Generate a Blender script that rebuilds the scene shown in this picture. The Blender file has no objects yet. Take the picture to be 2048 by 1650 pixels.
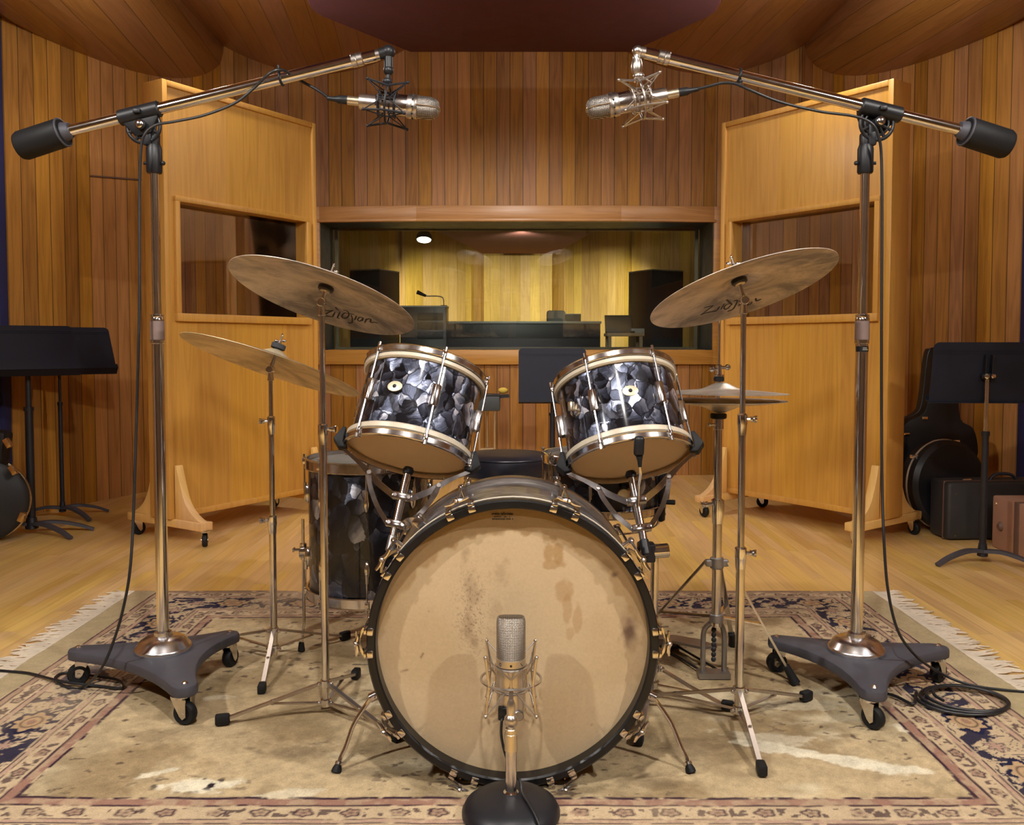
import bpy, bmesh, math, random
import numpy as np
from mathutils import Vector, Matrix, Quaternion
V = Vector
PI = math.pi
rng = random.Random(7)
C = bpy.context.scene.collection
SC = bpy.context.scene

# ------------------------------------------------------------------ camera
F = 1755.0          # focal length in pixels of the 2048 x 1650 frame
HC = 1.065          # camera height above the rug
PIT = math.radians(2.7)
PX, PY = 1022.0, 774.0
FZ = -0.010         # wooden floor (the rug's top is z = 0)
cam_d = bpy.data.cameras.new('camera')
cam = bpy.data.objects.new('camera', cam_d)
C.objects.link(cam)
cam.location = (0, 0, HC)
cam.rotation_euler = (PI / 2 - PIT, 0, 0)
cam_d.sensor_fit = 'HORIZONTAL'
cam_d.sensor_width = 36.0
cam_d.lens = F * 36.0 / 2048.0
cam_d.shift_x = (1024 - PX) / 2048.0
cam_d.shift_y = (PY - 825) / 2048.0
cam_d.clip_start = 0.05
SC.camera = cam

def _ray(px, py):
    a = (px - PX) / F
    b = (PY - py) / F
    return V((a, math.cos(PIT) + b * math.sin(PIT), -math.sin(PIT) + b * math.cos(PIT)))
def P(px, py, Y):
    """measured photo position at an estimated distance Y -> place in the room"""
    r = _ray(px, py)
    t = Y / r.y
    return V((r.x * t, Y, HC + r.z * t))
def G(px, py, z=0.0):
    """measured photo position of something standing at height z"""
    r = _ray(px, py)
    t = (z - HC) / r.z
    return V((r.x * t, r.y * t, z))

# ------------------------------------------------------------------ mesh builder
def basis(d):
    d = V(d).normalized()
    a = V((0, 0, 1)) if abs(d.z) < 0.9 else V((1, 0, 0))
    x = a.cross(d).normalized()
    y = d.cross(x).normalized()
    return x, y, d

def catmull(pts, n=8, closed=False):
    pts = [V(p) for p in pts]
    out = []
    m = len(pts)
    rngi = range(m if closed else m - 1)
    for i in rngi:
        if closed:
            p0, p1, p2, p3 = pts[(i - 1) % m], pts[i], pts[(i + 1) % m], pts[(i + 2) % m]
        else:
            p1, p2 = pts[i], pts[i + 1]
            p0 = pts[i - 1] if i > 0 else p1 * 2 - p2
            p3 = pts[i + 2] if i + 2 < m else p2 * 2 - p1
        for k in range(n):
            t = k / n
            out.append(0.5 * ((2 * p1) + (p2 - p0) * t + (2 * p0 - 5 * p1 + 4 * p2 - p3) * t * t + (3 * p1 - p0 - 3 * p2 + p3) * t ** 3))
    if not closed:
        out.append(pts[-1])
    return out

class MB:
    def __init__(s):
        s.v = []; s.f = []; s.uv = None
    def add(s, vs, fs, uv=None):
        b = len(s.v)
        if uv is not None and s.uv is None:
            s.uv = [(0, 0)] * b
        s.v += [V(v) for v in vs]
        if s.uv is not None:
            s.uv += list(uv) if uv is not None else [(0, 0)] * len(vs)
        s.f += [tuple(i + b for i in f) for f in fs]
        return s
    def lathe(s, prof, o=(0, 0, 0), ax=(0, 0, 1), seg=24, a0=0.0, a1=None):
        o = V(o); x, y, d = basis(ax)
        full = a1 is None
        n = seg if full else seg + 1
        vs, fs, rings = [], [], []
        for (r, h) in prof:
            if r <= 1e-7:
                rings.append([len(vs)]); vs.append(o + d * h)
            else:
                ring = []
                for k in range(n):
                    a = a0 + (2 * PI * k / seg if full else (a1 - a0) * k / seg)
                    ring.append(len(vs)); vs.append(o + d * h + (x * math.cos(a) + y * math.sin(a)) * r)
                rings.append(ring)
        for A, B in zip(rings[:-1], rings[1:]):
            m = n if full else n - 1
            for k in range(m):
                k2 = (k + 1) % n
                if len(A) == 1 and len(B) == 1: continue
                if len(A) == 1: fs.append((A[0], B[k2], B[k]))
                elif len(B) == 1: fs.append((A[k], A[k2], B[0]))
                else: fs.append((A[k], A[k2], B[k2], B[k]))
        return s.add(vs, fs)
    def cyl(s, p0, p1, r, r2=None, seg=16, bev=0.0):
        p0, p1 = V(p0), V(p1)
        r2 = r if r2 is None else r2
        L = (p1 - p0).length
        if L < 1e-6: return s
        b = min(bev, L * 0.45, r * 0.6, r2 * 0.6)
        if b > 0:
            prof = [(0, 0), (r - b, 0), (r, b), (r2, L - b), (r2 - b, L), (0, L)]
        else:
            prof = [(0, 0), (r, 0), (r2, L), (0, L)]
        return s.lathe(prof, p0, p1 - p0, seg)
    def tube(s, pts, r, seg=10, cap=True, closed=False):
        pts = [V(p) for p in pts]
        n = len(pts)
        rr = r if isinstance(r, (list, tuple)) else [r] * n
        t0 = (pts[1] - pts[0]).normalized()
        x, y, _ = basis(t0)
        vs, fs = [], []
        for i in range(n):
            if closed: t = (pts[(i + 1) % n] - pts[i - 1])
            elif i == 0: t = pts[1] - pts[0]
            elif i == n - 1: t = pts[-1] - pts[-2]
            else: t = pts[i + 1] - pts[i - 1]
            t = t.normalized() if t.length > 1e-9 else t0
            q = t0.rotation_difference(t)
            x = q @ x; y = q @ y; t0 = t
            for k in range(seg):
                a = 2 * PI * k / seg
                vs.append(pts[i] + (x * math.cos(a) + y * math.sin(a)) * rr[i])
        for i in range(n if closed else n - 1):
            j = (i + 1) % n
            for k in range(seg):
                k2 = (k + 1) % seg
                fs.append((i * seg + k, i * seg + k2, j * seg + k2, j * seg + k))
        if cap and not closed:
            fs.append(tuple(range(seg - 1, -1, -1)))
            fs.append(tuple((n - 1) * seg + k for k in range(seg)))
        return s.add(vs, fs)
    def bar(s, pts, w, t, up=(0, 0, 1)):
        """flat strip swept along pts: width w across, thickness t along up"""
        pts = [V(p) for p in pts]; up = V(up)
        ww = w if isinstance(w, (list, tuple)) else [w] * len(pts)
        vs, fs = [], []
        n = len(pts)
        for i in range(n):
            d = (pts[min(i + 1, n - 1)] - pts[max(i - 1, 0)]).normalized()
            sd = d.cross(up)
            if sd.length < 1e-6: sd = d.cross(V((1, 0, 0)))
            sd.normalize(); u2 = sd.cross(d).normalized()
            for (a, b) in ((-1, -1), (1, -1), (1, 1), (-1, 1)):
                vs.append(pts[i] + sd * (a * ww[i] / 2) + u2 * (b * t / 2))
        for i in range(n - 1):
            for k in range(4):
                k2 = (k + 1) % 4
                fs.append((i * 4 + k, i * 4 + k2, i * 4 + 4 + k2, i * 4 + 4 + k))
        fs.append((3, 2, 1, 0)); b = (n - 1) * 4
        fs.append((b, b + 1, b + 2, b + 3))
        return s.add(vs, fs)
    def box(s, c, size, R=None, bev=0.0, seg=2):
        bm = bmesh.new()
        bmesh.ops.create_cube(bm, size=1.0)
        for v in bm.verts:
            v.co = V((v.co.x * size[0], v.co.y * size[1], v.co.z * size[2]))
        if bev > 0:
            bmesh.ops.bevel(bm, geom=list(bm.edges), offset=min(bev, min(size) * 0.45), segments=seg, profile=0.5, affect='EDGES')
        bm.verts.ensure_lookup_table()
        for i, v in enumerate(bm.verts): v.index = i
        R = R or Matrix.Identity(3)
        vs = [V(c) + R @ v.co for v in bm.verts]
        fs = [tuple(v.index for v in f.verts) for f in bm.faces]
        bm.free()
        return s.add(vs, fs)
    def prism(s, poly, o, ax, ay, th, bev=0.0, seg=2):
        """poly (2d) in the plane ax, ay from o; extruded by th along ax x ay"""
        o, ax, ay = V(o), V(ax).normalized(), V(ay).normalized()
        n = ax.cross(ay).normalized()
        bm = bmesh.new()
        vs = [bm.verts.new(o + ax * p[0] + ay * p[1]) for p in poly]
        f = bm.faces.new(vs)
        r = bmesh.ops.extrude_face_region(bm, geom=[f])
        nv = [g for g in r['geom'] if isinstance(g, bmesh.types.BMVert)]
        for v in nv: v.co += n * th
        bmesh.ops.recalc_face_normals(bm, faces=list(bm.faces))
        if bev > 0:
            ed = [e for e in bm.edges if len(e.link_faces) == 2 and e.calc_face_angle(0) > 0.6]
            bmesh.ops.bevel(bm, geom=ed, offset=bev, segments=seg, profile=0.5, affect='EDGES', clamp_overlap=True)
        for i, v in enumerate(bm.verts): v.index = i
        vv = [v.co.copy() for v in bm.verts]
        fs = [tuple(v.index for v in f.verts) for f in bm.faces]
        bm.free()
        return s.add(vv, fs)
    def sphere(s, c, r, sc=(1, 1, 1), R=None, seg=20, rings=12):
        R = R or Matrix.Identity(3)
        vs, fs = [], []
        vs.append(V((0, 0, r)))
        for i in range(1, rings):
            th = PI * i / rings
            for k in range(seg):
                a = 2 * PI * k / seg
                vs.append(V((math.sin(th) * math.cos(a), math.sin(th) * math.sin(a), math.cos(th))) * r)
        vs.append(V((0, 0, -r)))
        for k in range(seg): fs.append((0, 1 + k, 1 + (k + 1) % seg))
        for i in range(rings - 2):
            for k in range(seg):
                a = 1 + i * seg + k; b = 1 + i * seg + (k + 1) % seg
                fs.append((a, a + seg, b + seg, b))
        l = len(vs) - 1; b0 = 1 + (rings - 2) * seg
        for k in range(seg): fs.append((l, b0 + (k + 1) % seg, b0 + k))
        vs = [V(c) + R @ V((v.x * sc[0], v.y * sc[1], v.z * sc[2])) for v in vs]
        return s.add(vs, fs)
    def torus(s, c, ax, R_, r, seg=40, sub=10):
        x, y, d = basis(ax)
        pts = [V(c) + (x * math.cos(2 * PI * k / seg) + y * math.sin(2 * PI * k / seg)) * R_ for k in range(seg)]
        return s.tube(pts, r, sub, closed=True)
    def quad(s, a, b, c, d, uv=None):
        return s.add([a, b, c, d], [(0, 1, 2, 3)], uv)
    def mesh(s, name, off=V((0, 0, 0)), smooth=True, ang=35, recalc=True):
        me = bpy.data.meshes.new(name)
        me.from_pydata([tuple(v - off) for v in s.v], [], s.f)
        if s.uv is not None:
            ul = me.uv_layers.new(name='UVMap')
            li = np.empty(len(me.loops), dtype=np.int32)
            me.loops.foreach_get('vertex_index', li)
            uv = np.array(s.uv, dtype=np.float32)[li]
            ul.data.foreach_set('uv', uv.ravel())
        if recalc:
            bm = bmesh.new(); bm.from_mesh(me)
            bmesh.ops.recalc_face_normals(bm, faces=list(bm.faces))
            bm.to_mesh(me); bm.free()
        if smooth:
            me.polygons.foreach_set('use_smooth', [True] * len(me.polygons))
            me.set_sharp_from_angle(angle=math.radians(ang))
        me.update()
        return me

W = {}
def thing(name, label, cat, loc=(0, 0, 0), rotz=0.0, group=None):
    o = bpy.data.objects.new(name, None)
    o.empty_display_size = 0.05
    C.objects.link(o)
    o.location = loc; o.rotation_euler = (0, 0, rotz)
    W[o] = V(loc)
    o['label'] = label; o['category'] = cat
    if group: o['group'] = group
    return o
def tag(o, label, cat, group=None, kind=None):
    o['label'] = label; o['category'] = cat
    if group: o['group'] = group
    if kind: o['kind'] = kind
    return o
def part(name, mb, m, parent, local=False, label=None, kind=None, **kw):
    """a mesh of its own under its thing (or under a part of it)"""
    off = V((0, 0, 0)) if local else W[parent]
    me = mb.mesh(name, off, **kw)
    me.materials.append(m)
    o = bpy.data.objects.new(name, me)
    C.objects.link(o)
    o.parent = parent
    W[o] = W[parent]
    if label: o['label'] = label
    if kind: o['kind'] = kind
    return o
def solo(name, mb, m, loc=None, rot=None, local=False, **kw):
    """a top-level mesh"""
    if loc is None:
        xs = [v.x for v in mb.v]; ys = [v.y for v in mb.v]; zs = [v.z for v in mb.v]
        loc = V(((min(xs) + max(xs)) / 2, (min(ys) + max(ys)) / 2, min(zs)))
    off = V((0, 0, 0)) if local else V(loc)
    me = mb.mesh(name, off, **kw)
    me.materials.append(m)
    o = bpy.data.objects.new(name, me)
    C.objects.link(o)
    o.location = loc
    if rot is not None:
        o.rotation_mode = 'QUATERNION'; o.rotation_quaternion = rot
    W[o] = V(loc)
    return o
def struct(name, mb, m, parent=None, **kw):
    if parent is not None:
        return part(name, mb, m, parent, **kw)
    o = solo(name, mb, m, loc=V((0, 0, 0)), **kw)
    o['kind'] = 'structure'
    return o

# ------------------------------------------------------------------ value noise for patterned weave
def _hash(ix, iy, seed):
    h = (ix.astype(np.int64) * 374761393 + iy.astype(np.int64) * 668265263 + seed * 1442695041) & 0xffffffff
    h = ((h ^ (h >> 13)) * 1274126177) & 0xffffffff
    h = h ^ (h >> 16)
    return (h & 0xffff) / 65535.0
def vnoise(x, y, seed=0):
    ix = np.floor(x); iy = np.floor(y)
    fx = x - ix; fy = y - iy
    fx = fx * fx * (3 - 2 * fx); fy = fy * fy * (3 - 2 * fy)
    a = _hash(ix, iy, seed); b = _hash(ix + 1, iy, seed); c = _hash(ix, iy + 1, seed); d = _hash(ix + 1, iy + 1, seed)
    return (a * (1 - fx) + b * fx) * (1 - fy) + (c * (1 - fx) + d * fx) * fy
def fbm(x, y, seed=0, oct=4):
    s = np.zeros_like(x); a = 0.5; t = 0
    for i in range(oct):
        s += a * vnoise(x, y, seed + i * 17); t += a
        x = x * 2.03; y = y * 2.03; a *= 0.5
    return s / t
def sstep(e0, e1, x):
    t = np.clip((x - e0) / (e1 - e0), 0, 1)
    return t * t * (3 - 2 * t)
def srgb(r, g, b):
    return tuple(((c / 255) / 12.92 if c / 255 <= 0.04045 else ((c / 255 + 0.055) / 1.055) ** 2.4) for c in (r, g, b))
def set_colors(me, col):
    a = me.color_attributes.new(name='Col', type='FLOAT_COLOR', domain='POINT')
    buf = np.ones((len(me.vertices), 4), dtype=np.float32)
    buf[:, :3] = col
    a.data.foreach_set('color', buf.ravel())

# ------------------------------------------------------------------ materials
class NT:
    def __init__(s, name):
        s.m = bpy.data.materials.new(name); s.m.use_nodes = True
        s.t = s.m.node_tree
        s.b = s.t.nodes['Principled BSDF']; s.out = s.t.nodes['Material Output']
    def n(s, typ, props=None, **inp):
        nd = s.t.nodes.new(typ)
        for k, v in (props or {}).items(): setattr(nd, k, v)
        for k, v in inp.items():
            key = int(k[1:]) if k[0] == '_' and k[1:].isdigit() else k.replace('_', ' ')
            s.put(nd.inputs[key], v)
        return nd
    def put(s, sock, v):
        if isinstance(v, bpy.types.NodeSocket): s.t.links.new(v, sock)
        elif isinstance(v, bpy.types.Node): s.t.links.new(v.outputs[0], sock)
        else:
            if sock.type == 'RGBA' and len(v) == 3: v = (*v, 1)
            sock.default_value = v
    def math(s, op, a, b=0.0, c=0.0):
        return s.n('ShaderNodeMath', {'operation': op}, _0=a, _1=b, _2=c).outputs[0]
    def vm(s, op, a, b=(0, 0, 0)):
        return s.n('ShaderNodeVectorMath', {'operation': op}, _0=a, _1=b).outputs[0]
    def mix(s, f, a, b, mode='MIX'):
        nd = s.t.nodes.new('ShaderNodeMix'); nd.data_type = 'RGBA'; nd.blend_type = mode
        s.put(nd.inputs[0], f); s.put(nd.inputs[6], a); s.put(nd.inputs[7], b)
        return nd.outputs[2]
    def ramp(s, f, stops):
        nd = s.t.nodes.new('ShaderNodeValToRGB')
        cr = nd.color_ramp
        while len(cr.elements) < len(stops): cr.elements.new(0.5)
        for e, (p, c) in zip(cr.elements, stops):
            e.position = p; e.color = (*c, 1) if len(c) == 3 else c
        s.put(nd.inputs[0], f)
        return nd.outputs[0]
    def noise(s, vec, scale=5, detail=4, rough=0.5, dist=0.0):
        return s.n('ShaderNodeTexNoise', None, Vector=vec, Scale=scale, Detail=detail, Roughness=rough, Distortion=dist)
    def mr(s, v, a, b, c=0.0, d=1.0):
        return s.n('ShaderNodeMapRange', None, Value=v, From_Min=a, From_Max=b, To_Min=c, To_Max=d).outputs[0]
    def obj(s): return s.n('ShaderNodeTexCoord').outputs['Object']
    def set(s, **k):
        for kk, v in k.items(): s.put(s.b.inputs[kk.replace('_', ' ')], v)
    def bump(s, h, strength=0.3, dist=0.002):
        s.put(s.b.inputs['Normal'], s.n('ShaderNodeBump', None, Height=h, Strength=strength, Distance=dist).outputs[0])

def plain(name, col, rough=0.5, metal=0.0, var=0.12, bump=0.0, bscale=300, coat=0.0, spec=0.5, vscale=9):
    k = NT(name)
    o = k.obj()
    n = k.noise(o, vscale, 5, 0.6)
    f = k.mr(n.outputs[0], 0.25, 0.75, 1 - var, 1 + var)
    c = k.n('ShaderNodeVectorMath', {'operation': 'SCALE'}, _0=col, Scale=f).outputs[0]
    k.set(Base_Color=c, Metallic=metal)
    k.set(Roughness=k.mr(n.outputs[0], 0.2, 0.8, max(0.02, rough * 0.85), min(1, rough * 1.15)))
    k.set(Specular_IOR_Level=spec, Coat_Weight=coat)
    if bump > 0:
        k.bump(k.noise(o, bscale, 3).outputs[0], bump, 0.001)
    return k.m

def wood(name, dark, light, board=0.104, groove=0.03, length=0.0, rough=0.4, coord='UV', ax='XZ', var=0.35, grain=1.0, gdark=0.3, coat=0.0, bumps=0.25, spec=0.5, swap=False):
    """boards across u, grain along v"""
    k = NT(name)
    if coord == 'UV':
        src = k.n('ShaderNodeUVMap', {'uv_map': 'UVMap'}).outputs[0]
        sp = k.n('ShaderNodeSeparateXYZ', None, Vector=src)
        u, v, w3 = sp.outputs[0], sp.outputs[1], None
    else:
        sp = k.n('ShaderNodeSeparateXYZ', None, Vector=k.obj())
        ix = 'XYZ'
        u, v = sp.outputs[ix.index(ax[0])], sp.outputs[ix.index(ax[1])]
        w3 = sp.outputs[[i for i in range(3) if ix[i] not in ax][0]]
        u = k.math('ADD', u, k.math('MULTIPLY', w3, 0.73))
    ub = k.math('DIVIDE', u, board)
    idx = k.math('FLOOR', ub)
    fr = k.math('FRACT', ub)
    r1 = k.n('ShaderNodeTexWhiteNoise', {'noise_dimensions': '1D'}, W=idx).outputs[0]
    if length > 0:
        vs = k.math('DIVIDE', k.math('ADD', v, k.math('MULTIPLY', r1, length * 3.7)), length)
        jdx = k.math('FLOOR', vs)
        r1 = k.n('ShaderNodeTexWhiteNoise', {'noise_dimensions': '2D'}, Vector=k.n('ShaderNodeCombineXYZ', None, X=idx, Y=jdx)).outputs[0]
        fj = k.math('FRACT', vs)
        fj = k.math('MULTIPLY', fj, length)
    off = k.math('MULTIPLY', r1, 23.7)
    # long fine fibres
    g1 = k.noise(k.n('ShaderNodeCombineXYZ', None, X=k.math('MULTIPLY', u, 95.0), Y=k.math('MULTIPLY', v, 2.4), Z=off), 1.0, 5, 0.6)
    # cathedral figure: rings of a stretched field
    g2 = k.noise(k.n('ShaderNodeCombineXYZ', None, X=k.math('MULTIPLY', u, 11.0), Y=k.math('MULTIPLY', v, 0.75), Z=off), 1.0, 2, 0.45, 0.3)
    rings = k.math('SINE', k.math('MULTIPLY', g2.outputs[0], 42.0))
    rings = k.math('POWER', k.math('MULTIPLY_ADD', rings, 0.5, 0.5), 2.0)
    g3 = k.noise(k.n('ShaderNodeCombineXYZ', None, X=k.math('MULTIPLY', u, 5.0), Y=k.math('MULTIPLY', v, 1.1), Z=off), 1.0, 3, 0.5)
    t = k.math('MULTIPLY_ADD', g1.outputs[0], 0.55 * grain, k.math('MULTIPLY', rings, -0.14 * grain))
    t = k.math('ADD', t, k.math('MULTIPLY', g3.outputs[0], 0.45))
    t = k.math('ADD', t, k.math('MULTIPLY_ADD', r1, 2 * var, -var))
    t = k.math('ADD', t, 0.5 - 0.5 * 0.55 * grain + 0.05 * grain - 0.225)
    col = k.ramp(t, [(0.0, dark), (1.0, light)])
    hue = k.n('ShaderNodeTexWhiteNoise', {'noise_dimensions': '1D'}, W=k.math('ADD', r1, 3.3)).outputs[0]
    hs = k.n('ShaderNodeHueSaturation', None, Hue=k.math('MULTIPLY_ADD', hue, 0.012, 0.494), Saturation=k.math('MULTIPLY_ADD', hue, 0.16, 0.92), Value=1.0, Color=col)
    col = hs.outputs[0]
    if groove > 0:
        e = k.math('MINIMUM', fr, k.math('SUBTRACT', 1.0, fr))
        gm = k.mr(e, groove * 0.35, groove, gdark, 1.0)
        if length > 0:
            gj = k.mr(fj, 0.0008, 0.0022, gdark, 1.0)
            gm = k.math('MINIMUM', gm, gj)
        col = k.mix(1.0, col, k.n('ShaderNodeCombineXYZ', None, X=gm, Y=gm, Z=gm).outputs[0], 'MULTIPLY')
        h = k.math('MULTIPLY_ADD', gm, 1.0, k.math('MULTIPLY', g1.outputs[0], 0.12))
    else:
        h = g1.outputs[0]
    k.set(Base_Color=col, Roughness=k.mr(g1.outputs[0], 0.3, 0.7, rough * 0.85, rough * 1.2), Coat_Weight=coat, Coat_Roughness=0.2, Specular_IOR_Level=spec)
    k.bump(h, bumps, 0.003)
    return k.m

def pearl(name, bright=1.0, scale=21.0, edge=0.045):
    k = NT(name)
    o = k.obj()
    wob = k.noise(o, scale * 0.5, 2, 0.5)
    wob2 = k.noise(o, scale * 1.7, 2, 0.5)
    a_ = 0.95 / scale
    p = k.n('ShaderNodeVectorMath', {'operation': 'MULTIPLY_ADD'}, _0=k.vm('SUBTRACT', wob.outputs[1], (0.5, 0.5, 0.5)), _1=(a_, a_, a_), _2=o).outputs[0]
    a_ = 0.42 / scale
    p = k.n('ShaderNodeVectorMath', {'operation': 'MULTIPLY_ADD'}, _0=k.vm('SUBTRACT', wob2.outputs[1], (0.5, 0.5, 0.5)), _1=(a_, a_, a_), _2=p).outputs[0]
    p = k.vm('MULTIPLY', p, (1.0, 1.0, 0.80))
    v1 = k.n('ShaderNodeTexVoronoi', {'feature': 'F1'}, Vector=p, Scale=scale)
    v2 = k.n('ShaderNodeTexVoronoi', {'feature': 'DISTANCE_TO_EDGE'}, Vector=p, Scale=scale)
    cell = v1.outputs['Color']
    d = k.vm('SUBTRACT', cell, (0.5, 0.5, 0.5))
    # every flake has its own fold direction
    s1 = k.n('ShaderNodeVectorMath', {'operation': 'DOT_PRODUCT'}, _0=p, _1=d).outputs['Value']
    rel = k.vm('SUBTRACT', p, v1.outputs['Position'])
    g0 = k.n('ShaderNodeVectorMath', {'operation': 'DOT_PRODUCT'}, _0=rel, _1=k.vm('NORMALIZE', d)).outputs['Value']
    g0 = k.math('MULTIPLY', g0, scale * 1.05)
    fold = k.noise(k.n('ShaderNodeCombineXYZ', None, X=k.math('MULTIPLY', s1, scale * 11.0), Y=k.math('MULTIPLY', v1.outputs['Distance'], 0.8)), 1.0, 4, 0.65)
    sep = k.n('ShaderNodeSeparateXYZ', None, Vector=cell)
    t = k.math('ADD', k.math('MULTIPLY', sep.outputs[0], 0.30), k.math('MULTIPLY', fold.outputs[0], 0.60))
    t = k.math('ADD', t, k.math('MULTIPLY', g0, 0.62))
    v3 = k.n('ShaderNodeTexVoronoi', {'feature': 'F1'}, Vector=k.vm('ADD', p, (1.7, 0.3, 0.9)), Scale=scale * 0.62)
    d3 = k.vm('NORMALIZE', k.vm('SUBTRACT', v3.outputs['Color'], (0.5, 0.5, 0.5)))
    g3 = k.n('ShaderNodeVectorMath', {'operation': 'DOT_PRODUCT'}, _0=k.vm('SUBTRACT', k.vm('ADD', p, (1.7, 0.3, 0.9)), v3.outputs['Position']), _1=d3).outputs['Value']
    t = k.math('ADD', t, k.math('MULTIPLY', g3, scale * 0.42))
    t = k.math('SUBTRACT', t, 0.03)
    em = k.mr(v2.outputs['Distance'], 0.0, edge, 0.25, 1.0)
    t = k.math('MULTIPLY', t, em)
    col = k.ramp(t, [(0.10, (0.010, 0.010, 0.015)), (0.42, tuple(c * bright for c in (0.056, 0.064, 0.098))), (0.68, tuple(c * bright for c in (0.20, 0.22, 0.30))), (0.95, tuple(min(1, c * bright) for c in (0.72, 0.72, 0.80)))])
    geo = k.n('ShaderNodeNewGeometry').outputs['Normal']
    nn = k.n('ShaderNodeVectorMath', {'operation': 'MULTIPLY_ADD'}, _0=d, _1=(0.75, 0.75, 0.75), _2=geo).outputs[0]
    nn = k.vm('NORMALIZE', nn)
    bp = k.n('ShaderNodeBump', None, Height=fold.outputs[0], Strength=0.35, Distance=0.004, Normal=nn)
    k.set(Base_Color=col, Metallic=0.75, Roughness=0.34, Normal=bp.outputs[0], Coat_Weight=0.8, Coat_Roughness=0.07)
    return k.m

def cymbal_mat(name, base, dark, rough=0.3):
    k = NT(name)
    o = k.obj()
    sp = k.n('ShaderNodeSeparateXYZ', None, Vector=o)
    r = k.math('SQRT', k.math('ADD', k.math('MULTIPLY', sp.outputs[0], sp.outputs[0]), k.math('MULTIPLY', sp.outputs[1], sp.outputs[1])))
    big = k.noise(o, 7.0, 5, 0.62, 0.8)
    big2 = k.noise(k.vm('ADD', o, (3.1, 1.7, 0)), 3.2, 3, 0.5)
    ringn = k.noise(k.n('ShaderNodeCombineXYZ', None, X=k.math('MULTIPLY', r, 420.0), Y=k.math('MULTIPLY', big2.outputs[0], 5.0)), 1.0, 3, 0.6)
    streak = k.noise(k.vm('MULTIPLY', o, (26.0, 120.0, 20.0)), 1.0, 4, 0.6)
    t = k.math('ADD', k.math('MULTIPLY_ADD', big.outputs[0], 1.5, -0.375), k.math('MULTIPLY_ADD', big2.outputs[0], 1.0, -0.2))
    t = k.math('ADD', t, k.math('MULTIPLY', streak.outputs[0], 0.35))
    t = k.math('ADD', t, k.math('MULTIPLY', ringn.outputs[0], 0.18))
    col = k.ramp(k.math('SUBTRACT', t, 0.45), [(0.24, dark), (0.62, base), (0.9, tuple(min(1, c * 1.3) for c in base))])
    k.set(Base_Color=col, Metallic=0.55, Roughness=k.mr(t, 0.6, 1.3, rough * 1.35, rough * 0.85))
    k.set(Anisotropic=0.5)
    k.bump(ringn.outputs[0], 0.12, 0.0006)
    return k.m

def vcol(name, rough=0.9, fuzz=0.25, bump=0.5, bscale=420, spec=0.2, fs=240):
    k = NT(name)
    a = k.n('ShaderNodeVertexColor', {'layer_name': 'Col'}).outputs[0]
    o = k.obj()
    n = k.noise(o, fs, 3, 0.7)
    f = k.mr(n.outputs[0], 0.25, 0.75, 1 - fuzz, 1 + fuzz)
    k.set(Base_Color=k.n('ShaderNodeVectorMath', {'operation': 'SCALE'}, _0=a, Scale=f).outputs[0], Roughness=rough, Specular_IOR_Level=spec)
    if bump > 0: k.bump(k.noise(o, bscale, 2).outputs[0], bump, 0.002)
    return k.m

def glass_mat(name, tint=(0.88, 0.9, 0.88), refl=0.045):
    k = NT(name)
    tr = k.n('ShaderNodeBsdfTransparent', None, Color=tint)
    gl = k.n('ShaderNodeBsdfGlossy', None, Color=(1, 1, 1), Roughness=0.02)
    lw = k.n('ShaderNodeFresnel', None, IOR=1.5)
    smu = k.noise(k.obj(), 4.0, 4)
    f = k.math('MULTIPLY', k.math('ADD', lw.outputs[0], refl - 0.04), k.mr(smu.outputs[0], 0.2, 0.8, 0.9, 1.1))
    mx = k.n('ShaderNodeMixShader', None, _0=f, _1=tr.outputs[0], _2=gl.outputs[0])
    k.put(k.out.inputs['Surface'], mx.outputs[0])
    return k.m

def mesh_mat(name, col, scale=520.0, ax='XZ', hole=0.012):
    """woven wire mesh: bumps and dark holes"""
    k = NT(name)
    sp = k.n('ShaderNodeSeparateXYZ', None, Vector=k.obj())
    w = [sp.outputs['XYZ'.index(a)] for a in ax]
    a = k.math('SINE', k.math('MULTIPLY', k.math('ADD', w[0], w[1]), scale * 2))
    b = k.math('SINE', k.math('MULTIPLY', k.math('SUBTRACT', w[0], w[1]), scale * 2))
    h = k.math('MULTIPLY', a, b)
    t = k.mr(h, -0.5, 0.7, 0.0, 1.0)
    c = k.mix(t, tuple(x * hole * 8 for x in col), col)
    k.set(Base_Color=c, Metallic=0.85, Roughness=0.38)
    k.bump(h, 0.5, 0.0012)
    return k.m

M = {}
M['wall'] = wood('wall boards', (0.130, 0.046, 0.011), (0.60, 0.285, 0.075), board=0.106, groove=0.036, var=0.17, rough=0.5, gdark=0.22, spec=0.3)
M['ceil'] = wood('ceiling boards', (0.17, 0.068, 0.022), (0.42, 0.20, 0.072), board=0.145, groove=0.02, var=0.10, rough=0.36, gdark=0.3, coat=0.2)
M['floor'] = wood('floor planks', (0.50, 0.27, 0.070), (0.94, 0.65, 0.26), board=0.058, groove=0.018, length=0.9, var=0.12, rough=0.33, gdark=0.6, coat=0.25, bumps=0.08)
M['gobo'] = wood('gobo veneer', (0.34, 0.150, 0.034), (0.70, 0.385, 0.100), board=0.22, groove=0.0, var=0.05, rough=0.38, coord='OBJ', ax='XZ', coat=0.15, bumps=0.08)
M['gobotrim'] = wood('gobo trim', (0.36, 0.160, 0.040), (0.70, 0.39, 0.115), board=0.3, groove=0.0, var=0.04, rough=0.38, coord='OBJ', ax='XZ', grain=0.7, bumps=0.08)
M['gobofoot'] = wood('gobo foot wood', (0.52, 0.27, 0.08), (0.86, 0.58, 0.24), board=0.3, groove=0.0, var=0.04, rough=0.4, coord='OBJ', ax='XZ', grain=0.6, bumps=0.05)
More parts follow.
